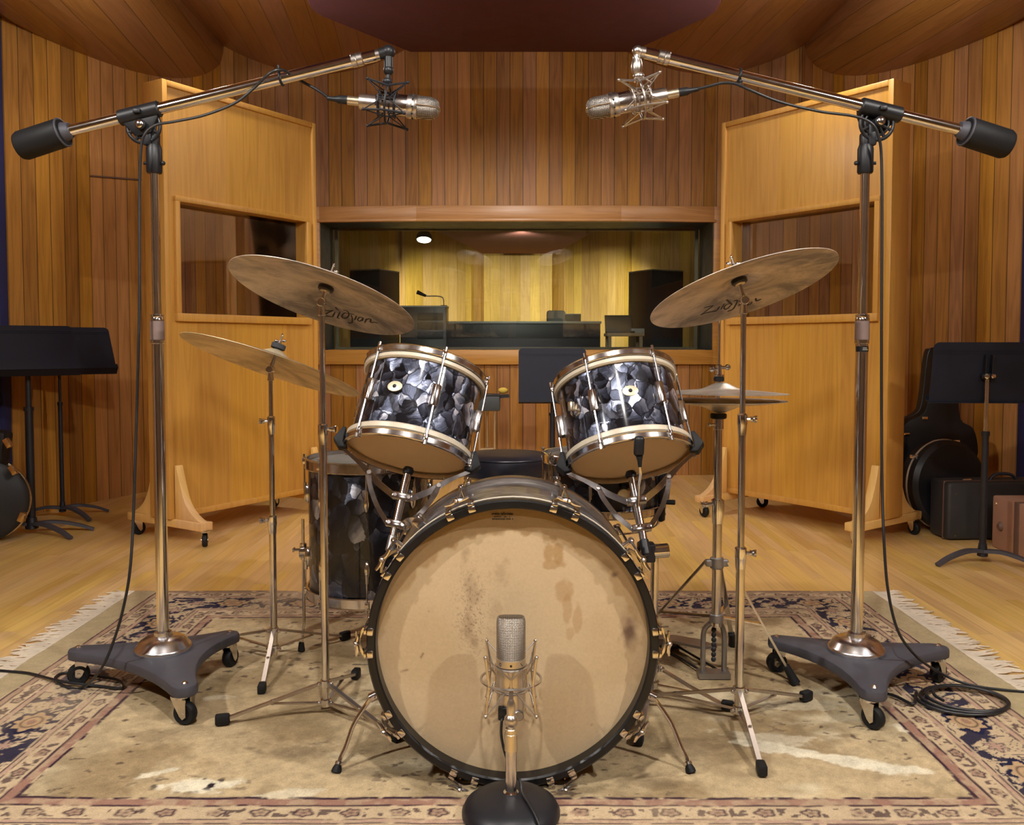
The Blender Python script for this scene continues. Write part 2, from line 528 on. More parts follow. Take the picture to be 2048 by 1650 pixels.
M['trim'] = wood('window trim wood', (0.26, 0.10, 0.026), (0.66, 0.34, 0.11), board=0.4, groove=0.0, var=0.05, rough=0.38, coord='OBJ', ax='ZX', bumps=0.08)
M['crwall'] = wood('control room boards', (0.30, 0.17, 0.035), (0.78, 0.55, 0.17), board=0.12, groove=0.02, var=0.20, rough=0.5, gdark=0.5)
M['chrome'] = plain('chrome', (0.80, 0.79, 0.80), 0.10, 1.0, 0.05, vscale=30)
M['oldchrome'] = plain('aged chrome', (0.66, 0.62, 0.60), 0.17, 1.0, 0.16, bump=0.04, bscale=200, vscale=40)
M['nickel'] = plain('nickel', (0.74, 0.70, 0.66), 0.17, 1.0, 0.10, vscale=30)
M['satin'] = plain('satin nickel', (0.64, 0.59, 0.54), 0.30, 1.0, 0.06, vscale=20)
M['brass'] = plain('brass', (0.78, 0.60, 0.34), 0.25, 1.0, 0.12, vscale=30)
M['pale'] = plain('pale connector metal', (0.80, 0.70, 0.52), 0.3, 1.0, 0.05)
M['collar'] = plain('worn grip collar', (0.22, 0.155, 0.14), 0.5, 0.3, 0.1, bump=0.3, bscale=900)
M['black'] = plain('black plastic', (0.010, 0.010, 0.012), 0.42, 0.0, 0.2, spec=0.4)
M['rubber'] = plain('black rubber', (0.008, 0.008, 0.009), 0.6, 0.0, 0.2, spec=0.3)
M['blackmetal'] = plain('black painted metal', (0.013, 0.013, 0.017), 0.42, 0.0, 0.2, bump=0.05, spec=0.4)
M['standmetal'] = plain('dark music stand metal', (0.012, 0.013, 0.022), 0.6, 0.0, 0.2, spec=0.22)
M['dolly'] = plain('dark grey cast iron', (0.060, 0.058, 0.072), 0.55, 0.1, 0.22, bump=0.25, bscale=260)
M['legmetal'] = plain('worn leg metal', (0.50, 0.45, 0.41), 0.34, 1.0, 0.15, vscale=30)
M['rodmetal'] = plain('grey steel rod', (0.34, 0.32, 0.32), 0.26, 1.0, 0.12, vscale=30)
M['chrome2'] = plain('softly polished chrome', (0.80, 0.79, 0.80), 0.24, 1.0, 0.06, vscale=30)
M['paleroom'] = plain('pale painted wall', (0.62, 0.60, 0.58), 0.9, 0.0, 0.04)
M['iron'] = plain('grey cast metal', (0.30, 0.28, 0.27), 0.38, 0.85, 0.12, bump=0.05)
M['cable'] = plain('black cable jacket', (0.011, 0.011, 0.013), 0.42, 0.0, 0.15)
M['cream'] = plain('cream hoop', (0.60, 0.52, 0.40), 0.35, 0.0, 0.12, vscale=18)
M['hoopblack'] = plain('black lacquered hoop', (0.008, 0.0075, 0.008), 0.34, 0.0, 0.3, coat=0.1, spec=0.35, bump=0.06, bscale=60)
M['pearl'] = pearl('black pearl wrap', 1.25, 26.0, 0.06)
M['pearlbig'] = pearl('black pearl wrap on floor drum', 0.55, 19.0, 0.05)
def skin(name, col, tcol, mixf, rough):
    k = NT(name)
    n = k.noise(k.obj(), 12, 4)
    f = k.mr(n.outputs[0], 0.25, 0.75, 0.9, 1.1)
    k.set(Base_Color=k.n('ShaderNodeVectorMath', {'operation': 'SCALE'}, _0=col, Scale=f).outputs[0], Roughness=rough)
    tr = k.n('ShaderNodeBsdfTranslucent', None, Color=tcol)
    mx = k.n('ShaderNodeMixShader', None, _0=mixf, _1=k.b.outputs[0], _2=tr.outputs[0])
    k.put(k.out.inputs['Surface'], mx.outputs[0])
    return k.m
M['whitehead'] = skin('coated white head', (0.80, 0.79, 0.74), (0.92, 0.88, 0.78), 0.62, 0.55)
M['tanhead'] = skin('translucent tan head', (0.82, 0.62, 0.36), (0.95, 0.72, 0.42), 0.75, 0.18)
M['shellwood'] = plain('bare maple inside', (0.78, 0.66, 0.46), 0.6, 0.0, 0.06)
M['badge'] = plain('cream badge', (0.70, 0.62, 0.44), 0.35, 0.3, 0.1, vscale=120)
M['cymbal'] = cymbal_mat('aged bronze', (0.68, 0.575, 0.47), (0.27, 0.235, 0.215), 0.42)
M['cymbal2'] = cymbal_mat('light bronze', (0.80, 0.67, 0.45), (0.48, 0.39, 0.26), 0.36)
M['hat'] = cymbal_mat('pale hi-hat bronze', (0.60, 0.53, 0.45), (0.40, 0.34, 0.28), 0.36)
M['ink'] = plain('black ink', (0.018, 0.013, 0.011), 0.6)
M['felt'] = plain('dark felt', (0.05, 0.05, 0.056), 0.95)
M['leather'] = plain('black leatherette', (0.020, 0.020, 0.030), 0.33, 0.0, 0.2, bump=0.1, bscale=180)
M['case'] = plain('black case leatherette', (0.007, 0.007, 0.009), 0.5, 0.0, 0.25, bump=0.15, bscale=240)
M['suit'] = plain('worn dark grey suitcase cloth', (0.024, 0.023, 0.024), 0.6, 0.0, 0.3, bump=0.2, bscale=260)
M['brown'] = plain('brown case cloth', (0.34, 0.185, 0.125), 0.65, 0.0, 0.12, bump=0.15, bscale=240)
M['brownedge'] = plain('brown edge binding', (0.115, 0.06, 0.042), 0.6, 0.0, 0.2)
M['binding'] = plain('pale worn binding', (0.40, 0.32, 0.24), 0.5, 0.2, 0.25)
M['cloud'] = plain('dark red fabric', (0.085, 0.018, 0.023), 0.95, 0.0, 0.06, bump=0.2, bscale=500)
M['crcloud'] = plain('maroon fabric', (0.20, 0.06, 0.055), 0.95, 0.0, 0.06)
M['navy'] = plain('navy fabric', (0.018, 0.018, 0.085), 0.95, 0.0, 0.15)
M['frame'] = plain('black window reveal', (0.006, 0.008, 0.011), 0.5, 0.0, 0.15)
M['bead'] = plain('glazing bead', (0.32, 0.26, 0.15), 0.5)
M['speaker'] = plain('charcoal speaker cabinet', (0.036, 0.041, 0.044), 0.6)
M['console'] = plain('console black', (0.018, 0.018, 0.020), 0.4)
M['greytop'] = plain('grey edge', (0.34, 0.36, 0.34), 0.45)
M['dim'] = plain('plain plaster', (0.42, 0.32, 0.19), 0.9)
M['carpet'] = plain('dark carpet', (0.06, 0.05, 0.045), 0.95)
M['glass'] = glass_mat('window glass')
M['gglass'] = glass_mat('gobo glass', (0.84, 0.84, 0.85), 0.03)
M['grille'] = mesh_mat('fine microphone mesh', (0.60, 0.54, 0.48), 620.0, 'XZ', 0.006)
M['grille2'] = mesh_mat('coarse microphone mesh', (0.62, 0.56, 0.50), 500.0, 'XZ', 0.004)
M['rug'] = vcol('rug pile', 0.95, 0.22, 0.6, 420, 0.1, 260)
M['fringe'] = plain('cotton fringe', (0.56, 0.47, 0.36), 0.95, 0.0, 0.25)
M['bdhead'] = vcol('aged calf head', 0.42, 0.05, 0.10, 500, 0.35, 160)
M['yellow'] = plain('yellow pad', (0.62, 0.42, 0.06), 0.8)
def emit(name, col, s):
    k = NT(name)
    k.set(Base_Color=(0.8, 0.8, 0.8), Emission_Color=col, Emission_Strength=s)
    return k.m
M['lamp'] = emit('lamp lens', (1.0, 0.93, 0.80), 6.0)
M['lamp2'] = emit('ceiling lamp lens', (1.0, 0.86, 0.66), 9.0)

# ------------------------------------------------------------------ the room
ZT = 3.62
def wall_strip(pts, z0, z1, u0=0.0):
    mb = MB(); u = u0
    for a, b in zip(pts[:-1], pts[1:]):
        L = math.hypot(b[0] - a[0], b[1] - a[1])
        mb.quad((a[0], a[1], z0), (b[0], b[1], z0), (b[0], b[1], z1), (a[0], a[1], z1), [(u, z0), (u + L, z0), (u + L, z1), (u, z1)])
        u += L
    return mb
# floor
mb = MB()
mb.quad((-4.2, -3.0, FZ), (4.2, -3.0, FZ), (4.2, 7.6, FZ), (-4.2, 7.6, FZ), [(-4.2, -3), (4.2, -3), (4.2, 7.6), (-4.2, 7.6)])
struct('floor', mb, M['floor'], smooth=False)

B = [(-2.33, 7.14), (-1.572, 7.26), (-0.767, 7.20), (0.892, 7.20), (1.667, 7.26), (2.33, 7.14)]
LW = [(-3.09, 5.42), B[0]]
RW = [B[5], (3.13, 5.42)]
# slightly scalloped side walls, as tall bowed board panels
def bow(a, b, s, n=8):
    a, b = V((a[0], a[1], 0)), V((b[0], b[1], 0))
    nrm = V((b.y - a.y, a.x - b.x, 0)).normalized()
    return [tuple((a.lerp(b, i / n) + nrm * (s * math.sin(PI * i / n)))[:2]) for i in range(n + 1)]
struct('wall_left', wall_strip(bow(LW[0], LW[1], -0.03), FZ, ZT), M['wall'], smooth=False)
struct('wall_right', wall_strip(bow(RW[0], RW[1], -0.03), FZ, ZT, 7.31), M['wall'], smooth=False)
WZ0 = P(1022, 699, 7.22).z
WZ1 = P(1022, 442, 7.22).z
bw = MB()
def add_strip(mb, pts, z0, z1, u0):
    o = wall_strip(pts, z0, z1, u0)
    mb.add(o.v, o.f, o.uv)
add_strip(bw, B[0:2], FZ, ZT, 2.013)
u1 = 2.013 + math.dist(B[0], B[1])
add_strip(bw, B[1:5], FZ, WZ0, u1)
add_strip(bw, B[1:5], WZ1, ZT, u1)
add_strip(bw, B[4:6], FZ, ZT, u1 + sum(math.dist(B[i], B[i + 1]) for i in (1, 2, 3)))
struct('wall_back', bw, M['wall'], smooth=False)
# side walls nearer the camera and the wall behind it
struct('wall_left_front', wall_strip([(-3.75, 1.2), (-3.75, 2.6), (-3.10, 5.30), (-3.14, 5.42), (-3.09, 5.42)], FZ, ZT, 3.3), M['wall'], smooth=False)
struct('wall_right_front', wall_strip([(3.13, 5.42), (3.18, 5.42), (3.14, 5.30), (3.75, 2.6), (3.75, 1.2)], FZ, ZT, 5.1), M['wall'], smooth=False)
struct('wall_front', wall_strip([(3.75, 1.2), (3.75, -3.0), (-3.75, -3.0), (-3.75, 1.2)], FZ, ZT, 1.7), M['paleroom'], smooth=False)
# a shallow plank seam on the left wall (hatch line)
mb = MB()
a, c = P(184, 350, 6.02), P(287, 361, 6.42)
dirw = (V(LW[1] + (0,)) - V(LW[0] + (0,))).normalized()
def on_left(px, py):
    r = _ray(px, py)
    d = V((LW[0][0], LW[0][1], 0)); n = V((dirw.y, -dirw.x, 0))
    t = (n.dot(d - V((0, 0, HC)) * 0)) / n.dot(r)
    return V((0, 0, HC)) + r * t - n * 0.020
mb.bar([on_left(184, 351), on_left(287, 359)], 0.004, 0.010, up=(0, 0, 1))
struct('trim_1', mb, M['brownedge'])

# ceiling: long bowed board panels hanging side by side
def ceil_z(x):
    x = abs(x - 0.02)
    if x < 0.86: return 3.46
    if x < 2.32: return 3.46 - 0.19 * (1 - ((x - 1.59) / 0.73) ** 2)
    if x < 3.40:
        d = (x - 2.86) / 0.54
        return 3.46 - 0.445 * max(0.0, 1 - abs(d) ** 2.4) ** 0.55 if abs(d) < 1 else 3.46
    return 3.46
xs = sorted(set([-4.3, 4.3] + [0.02 + s * v for s in (-1, 1) for v in ([0.86] + [0.86 + 1.46 * i / 22 for i in range(1, 22)] + [2.32] + [2.86 - 0.54 * math.cos(PI * i / 26) for i in range(0, 27)])]))
mb = MB(); u = 0
for a, b in zip(xs[:-1], xs[1:]):
    if b - a < 1e-5: continue
    za, zb = ceil_z(a), ceil_z(b)
    L = math.hypot(b - a, zb - za)
    sk = 0.10
    mb.quad((a, -3.0, za), (b, -3.0, zb), (b, 7.5, zb), (a, 7.5, za), [(u - 3 * sk, -3), (u + L - 3 * sk, -3), (u + L + 7.5 * sk, 7.5), (u + 7.5 * sk, 7.5)])
    u += L
ce = struct('ceiling', mb, M['ceil'], smooth=True, ang=25)

# dark red cloud under the ceiling
def cloud_poly(pts, r=0.12):
    return pts
zc = 3.02
ol = [P(820, 105, 1), P(1262, 105, 1), P(1418, 33, 1), P(1437, 18, 1), P(1444, -4, 1), P(1452, -60, 1)]
def cz(px, py):
    return G(px, py, zc)
cl = [cz(820, 105), cz(1262, 105), cz(1414, 36), cz(1432, 24), cz(1441, 8), cz(1445, -6)]
cl += [V((cl[-1].x + 0.05, 1.9, zc)), V((-cl[-1].x - 0.05, 1.9, zc))]
cl += [cz(613, -6), cz(616, 8), cz(625, 22), cz(642, 33)]
mb = MB()
mb.prism([(p.x, p.y) for p in cl], (0, 0, zc), (1, 0, 0), (0, 1, 0), 0.14, bev=0.012)
clo = solo('acoustic_cloud', mb, M['cloud'])
tag(clo, 'large dark red fabric acoustic panel hanging under the studio ceiling', 'acoustic panel')
for s in (-1, 1):
    for yy in (2.6, 4.6):
        h = MB(); h.cyl((s * 0.5, yy, zc + 0.12), (s * 0.5, yy, 3.47), 0.012, seg=8)
        part('hanger_rod', h, M['blackmetal'], clo)

# navy fabric panels at the outer ends of the side walls
for s, nm in ((-1, 'left'), (1, 'right')):
    mb = MB()
    x0 = -3.108 if s < 0 else 3.152
    mb.box((x0, 5.36, 1.51), (0.05, 0.09, 3.03), bev=0.006)
    o = solo('fabric_panel', mb, M['navy'])
    tag(o, 'tall narrow navy fabric strip on the wall %s' % ('behind the left music stands' if s < 0 else 'behind the dark suitcase'), 'acoustic panel')

# ------------------------------------------------------------------ control room window
wy = 7.22
win = bpy.data.objects.new('window_1', None); C.objects.link(win); W[win] = V((0, 0, 0)); win['kind'] = 'structure'
WX0, WX1 = B[1][0] + 0.012, B[4][0] - 0.012
mb = MB()   # black reveal, open in the middle
gy = 7.66
def ringbox(mb, x0, x1, z0, z1, y0, y1, t):
    mb.box(((x0 + x1) / 2, (y0 + y1) / 2, z1 + t / 2), (x1 - x0 + 2 * t, y1 - y0, t))
    mb.box(((x0 + x1) / 2, (y0 + y1) / 2, z0 - t / 2), (x1 - x0 + 2 * t, y1 - y0, t))
    mb.box((x0 - t / 2, (y0 + y1) / 2, (z0 + z1) / 2), (t, y1 - y0, z1 - z0))
    mb.box((x1 + t / 2, (y0 + y1) / 2, (z0 + z1) / 2), (t, y1 - y0, z1 - z0))
ringbox(mb, WX0 + 0.0, WX1, WZ0 + 0.0, WZ1, 7.255, gy + 0.10, 0.012)
part('reveal', mb, M['frame'], win, smooth=False)
mb = MB(); ringbox(mb, WX0 + 0.045, WX1 - 0.045, WZ0 + 0.02, WZ1 - 0.012, gy + 0.075, gy + 0.10, 0.03)
part('glazing_bead', mb, M['bead'], win, smooth=False)
mb = MB(); mb.box(((WX0 + WX1) / 2, gy, (WZ0 + WZ1) / 2), (WX1 - WX0, 0.012, (WZ1 - WZ0) * 1.004), Matrix.Rotation(math.radians(6.2), 3, 'X'))
part('pane', mb, M['glass'], win, smooth=False)
# wood trim round the window, following the three wall facets
def trim_run(pts, z0, z1, th, y_off=0.0):
    mb = MB()
    n = len(pts)
    for i in range(n - 1):
        a, b = V((*pts[i], 0)), V((*pts[i + 1], 0))
        d = (b - a).normalized(); nn = V((d.y, -d.x, 0))
        if nn.y > 0: nn = -nn
        mid = (a + b) / 2 + nn * (th / 2); mid.z = (z0 + z1) / 2
        R = Matrix((d, -nn, V((0, 0, 1)))).transposed()
        mb.box(mid, ((b - a).length + 0.012, th, z1 - z0), R, bev=0.004)
    return mb
zt0, zt1 = P(1022, 441, 7.2).z, P(1022, 412, 7.2).z
zb0, zb1 = P(1022, 729, 7.2).z, P(1022, 700, 7.2).z
struct('trim_2', trim_run(B[1:5], zt0 + 0.006, zt1, 0.035), M['trim'], parent=win)
struct('trim_3', trim_run(B[1:5], zt0 - 0.012, zt0 + 0.010, 0.05), M['trim'], parent=win)
struct('trim_4', trim_run(B[1:5], zb0, zb1, 0.035), M['trim'], parent=win)
mb = MB()
for x, y in ((B[1][0] - 0.022, B[1][1]), (B[4][0] + 0.022, B[4][1])):
    mb.box((x, y - 0.018, (zb0 + zt1) / 2), (0.06, 0.036, zt1 - zb0), bev=0.004)
struct('trim_5', mb, M['trim'], parent=win)

# ------------------------------------------------------------------ control room beyond the glass
CY = 10.6
cr = [(-2.6, 7.75), (-2.6, 9.3), (P(800, 600, 10.2).x, 10.2), (P(806, 600, 10.2).x, 10.15), (P(966, 600, CY).x, CY + 0.25), (P(968, 600, CY).x, CY), (P(1104, 600, CY).x, CY), (P(1106, 600, CY).x, CY + 0.25),
      (P(1257, 600, 10.2).x, 10.15), (P(1262, 600, 10.2).x, 10.2), (2.7, 9.3), (2.7, 7.75)]
struct('wall_beyond', wall_strip(cr, FZ, 2.75), M['crwall'], smooth=False)
mb = MB(); mb.box((0.05, 9.2, 2.62), (5.6, 3.6, 0.06)); struct('ceiling_beyond', mb, M['dim'], smooth=False)
mb = MB(); mb.box((0.05, 9.2, FZ - 0.03), (5.6, 3.6, 0.06)); struct('floor_beyond', mb, M['carpet'], smooth=False)
mb = MB()   # inner face of the wall under and over the glass
mb.box((0.05, 7.72, (FZ + WZ0) / 2 - 0.01), (5.4, 0.05, WZ0 - FZ - 0.02)); mb.box((0.05, 7.80, (2.6 + WZ1) / 2 + 0.02), (5.4, 0.05, 2.6 - WZ1))
struct('wall_between', mb, M['dim'], smooth=False)
# maroon cloud
q = [P(965, 507, 10.3), P(1110, 507, 10.3)]
zz = q[0].z
n1, n2 = G(1190, 462, zz), G(875, 462, zz)
mb = MB(); mb.prism([(q[0].x, q[0].y), (q[1].x, q[1].y), (n1.x, n1.y), (n1.x + 0.1, n1.y - 0.5), (n2.x - 0.1, n2.y - 0.5), (n2.x, n2.y)], (0, 0, zz), (1, 0, 0), (0, 1, 0), 0.10)
o = solo('acoustic_cloud', mb, M['crcloud']); tag(o, 'small maroon acoustic panel seen through the control room window, under its ceiling', 'acoustic panel')
# tilted ceiling lamp
lp = P(848, 480, 9.2)
t = thing('ceiling_spotlight', 'round white spotlight glowing behind the control room window', 'lamp', lp)
ax = V((0.0, 0.33, 0.94))
mb = MB(); mb.lathe([(0, 0.0), (0.072, 0.0), (0.076, 0.012)], lp, ax, 28); part('lens', mb, M['lamp'], t)
mb = MB(); mb.lathe([(0.076, 0.0), (0.084, 0.0), (0.08, 0.05), (0.05, 0.09), (0, 0.09)], lp, ax, 28); mb.cyl(lp + ax * 0.08, V((lp.x, lp.y + 0.05, 2.6)), 0.012, seg=8)
part('housing', mb, M['blackmetal'], t)
# monitors
def cr_speaker(px0, px1, py, Y, rot, dep, label):
    a, b = P(px0, py, Y), P(px1, py, Y)
    c = (a + b) / 2; w = (b.x - a.x)
    t = thing('studio_monitor', label, 'loudspeaker', (c.x, Y + 0.15, 0.0), rot)
    h = a.z - 0.55
    mb = MB(); mb.box((0, 0, 0.55 + h / 2), (w * 0.80, dep, h), bev=0.01); part('cabinet', mb, M['speaker'], t, local=True)
    mb = MB(); mb.box((0, 0, 0.275), (w * 0.5, dep * 0.8, 0.55), bev=0.01); part('stand', mb, M['console'], t, local=True)
    for zz, r in ((0.55 + h * 0.35, w * 0.24), (0.55 + h * 0.8, w * 0.12)):
        mb = MB(); mb.lathe([(0, 0.02), (r * 0.3, 0.025), (r * 0.85, 0.0), (r, 0.012), (r * 1.05, 0)], (0, dep / 2 - 0.002, zz), (0, 1, 0), 24); part('driver', mb, M['console'], t, local=True)
    mb = MB(); mb.box((0, 0, 0.55 + h + 0.004), (w * 0.80, dep, 0.012)); part('top', mb, M['greytop'], t, local=True)
cr_speaker(700, 790, 541, 8.9, math.radians(-24), 0.38, 'black studio loudspeaker behind the glass, partly hidden by the cymbal on the left')
cr_speaker(1267, 1366, 542, 8.9, math.radians(28), 0.40, 'black studio loudspeaker behind the glass, near the right end of the window')
# console
a, b = P(851, 645, 8.7), P(1201, 646, 8.7)
t = thing('mixing_console', 'long black mixing desk with grey top edge behind the control room window', 'mixing desk', ((a.x + b.x) / 2, 8.9, FZ))
mb = MB(); mb.box(((a.x + b.x) / 2, 8.86, a.z - 0.16), (b.x - a.x, 0.32, 0.30), bev=0.01); part('back_panel', mb, M['console'], t)
mb = MB(); mb.box(((a.x + b.x) / 2, 8.86, a.z), (b.x - a.x + 0.02, 0.335, 0.025), bev=0.005); part('top_edge', mb, M['greytop'], t)
for x in (a.x + 0.12, b.x - 0.12):
    mb = MB(); mb.box((x, 8.9, (a.z - 0.3) / 2), (0.08, 0.3, a.z - 0.3 - FZ * 2)); part('leg', mb, M['console'], t)
# rack with gooseneck lamp
a, b = P(800, 614, 8.40), P(893, 614, 8.40)
t = thing('equipment_rack', 'black equipment rack standing at the left end of the mixing desk', 'rack', ((a.x + b.x) / 2, 8.52, FZ))
mb = MB(); mb.box(((a.x + b.x) / 2, 8.53, a.z / 2), (b.x - a.x, 0.26, a.z - FZ * 2), bev=0.008); part('cabinet', mb, M['console'], t)
mb = MB(); mb.box(((a.x + b.x) / 2, 8.53, a.z + 0.006), (b.x - a.x + 0.01, 0.27, 0.014)); part('top', mb, M['greytop'], t)
for k in range(3):
    mb = MB(); mb.box(((a.x * 0.35 + b.x * 0.65), 8.396, a.z - 0.09 - k * 0.09), ((b.x - a.x) * 0.55, 0.014, 0.07), bev=0.003); part('panel', mb, M['speaker'], t)
g0, g1 = P(888, 613, 8.46), P(852, 592, 8.44)
t = thing('gooseneck_lamp', 'small gooseneck lamp with dark head on the equipment rack', 'lamp', V((g0.x, 8.46, g0.z)))
mb = MB(); mb.tube(catmull([g0 + V((0, 0, 0)), g0 + V((-0.02, 0, 0.09)), g1], 6), 0.006, 8); part('neck', mb, M['pale'], t)
mb = MB(); mb.cyl(g1, P(834, 584, 8.44), 0.012, 0.020, seg=12); part('lamp_head', mb, M['blackmetal'], t)
mb = MB(); mb.cyl(g0 + V((0, 0, -0.01)), g0 + V((0, 0, 0.012)), 0.03, seg=16); part('base', mb, M['blackmetal'], t)
# chair and box behind the desk
a, b = P(1093, 621, 9.4), P(1131, 621, 9.4)
t = thing('office_chair', 'black office chair behind the mixing desk', 'chair', ((a.x + b.x) / 2, 9.5, FZ))
cx = (a.x + b.x) / 2
mb = MB(); mb.box((cx, 9.4, a.z - 0.22), (b.x - a.x, 0.06, 0.44), bev=0.03); part('backrest', mb, M['speaker'], t)
mb = MB(); mb.box((cx, 9.64, 0.52), (0.46, 0.46, 0.09), bev=0.03); part('seat', mb, M['speaker'], t)
mb = MB(); mb.cyl((cx, 9.62, 0.08), (cx, 9.62, 0.5), 0.03); mb.bar([(cx, 9.45, 0.5), (cx, 9.38, 0.55), (cx, 9.38, 0.8)], 0.05, 0.012, up=(0, 1, 0)); part('post', mb, M['console'], t)
for k in range(5):
    an = 2 * PI * k / 5
    mb = MB(); mb.cyl((cx, 9.62, 0.09), (cx + 0.28 * math.cos(an), 9.62 + 0.28 * math.sin(an), 0.05), 0.022, 0.016); mb.sphere((cx + 0.28 * math.cos(an), 9.62 + 0.28 * math.sin(an), 0.025), 0.03, seg=10, rings=6); part('leg', mb, M['console'], t)
a, b = P(1131, 630, 8.86), P(1161, 630, 8.86)
mb = MB(); mb.box(((a.x + b.x) / 2, 8.88, a.z - 0.035), (b.x - a.x, 0.16, 0.085), bev=0.004)
o = solo('monitor_box', mb, M['speaker'], loc=V(((a.x + b.x) / 2, 8.88, a.z - 0.078))); tag(o, 'small low dark box standing on the mixing desk', 'equipment box')
mb = MB(); mb.box(((a.x + b.x) / 2, 8.88, a.z + 0.008), (b.x - a.x, 0.16, 0.006)); part('top', mb, M['greytop'], o)
# table with small gear, and a tilted desk lid
a, b = P(1214, 666, 8.45), P(1289, 666, 8.45)
t = thing('side_table', 'small pale side table behind the glass right of the mixing desk', 'table', ((a.x + b.x) / 2, 8.6, FZ))
mb = MB(); mb.box(((a.x + b.x) / 2, 8.6, a.z - 0.015), (b.x - a.x, 0.3, 0.03), bev=0.005); part('tabletop', mb, M['dim'], t)
for x in (a.x + 0.03, b.x - 0.03):
    for y in (8.48, 8.72):
        mb = MB(); mb.box((x, y, (a.z - 0.03 + FZ) / 2), (0.03, 0.03, a.z - 0.03 - FZ)); part('leg', mb, M['dim'], t)
c0 = (a + b) / 2
R = Matrix.Rotation(math.radians(-22), 3, 'X') @ Matrix.Rotation(math.radians(0), 3, 'Z')
mb = MB(); l0 = P(1238, 652, 8.62); mb.box((l0.x, 8.66, a.z + 0.095), (0.27, 0.012, 0.18), R, bev=0.004)
o = solo('laptop_lid', mb, M['speaker']); tag(o, 'open dark laptop on the pale side table, lid leaning back', 'laptop')
mb = MB(); mb.box((l0.x, 8.55, a.z + 0.01), (0.27, 0.17, 0.018), bev=0.004); part('keyboard', mb, M['speaker'], o)
mb = MB(); l1 = P(1276, 662, 8.5); mb.box((l1.x, 8.58, l1.z + 0.0), (0.13, 0.14, 0.05), bev=0.006)
o = solo('preamp_box', mb, M['greytop'], loc=V((l1.x, 8.58, a.z))); tag(o, 'small grey box on the side table beside the laptop', 'equipment box')

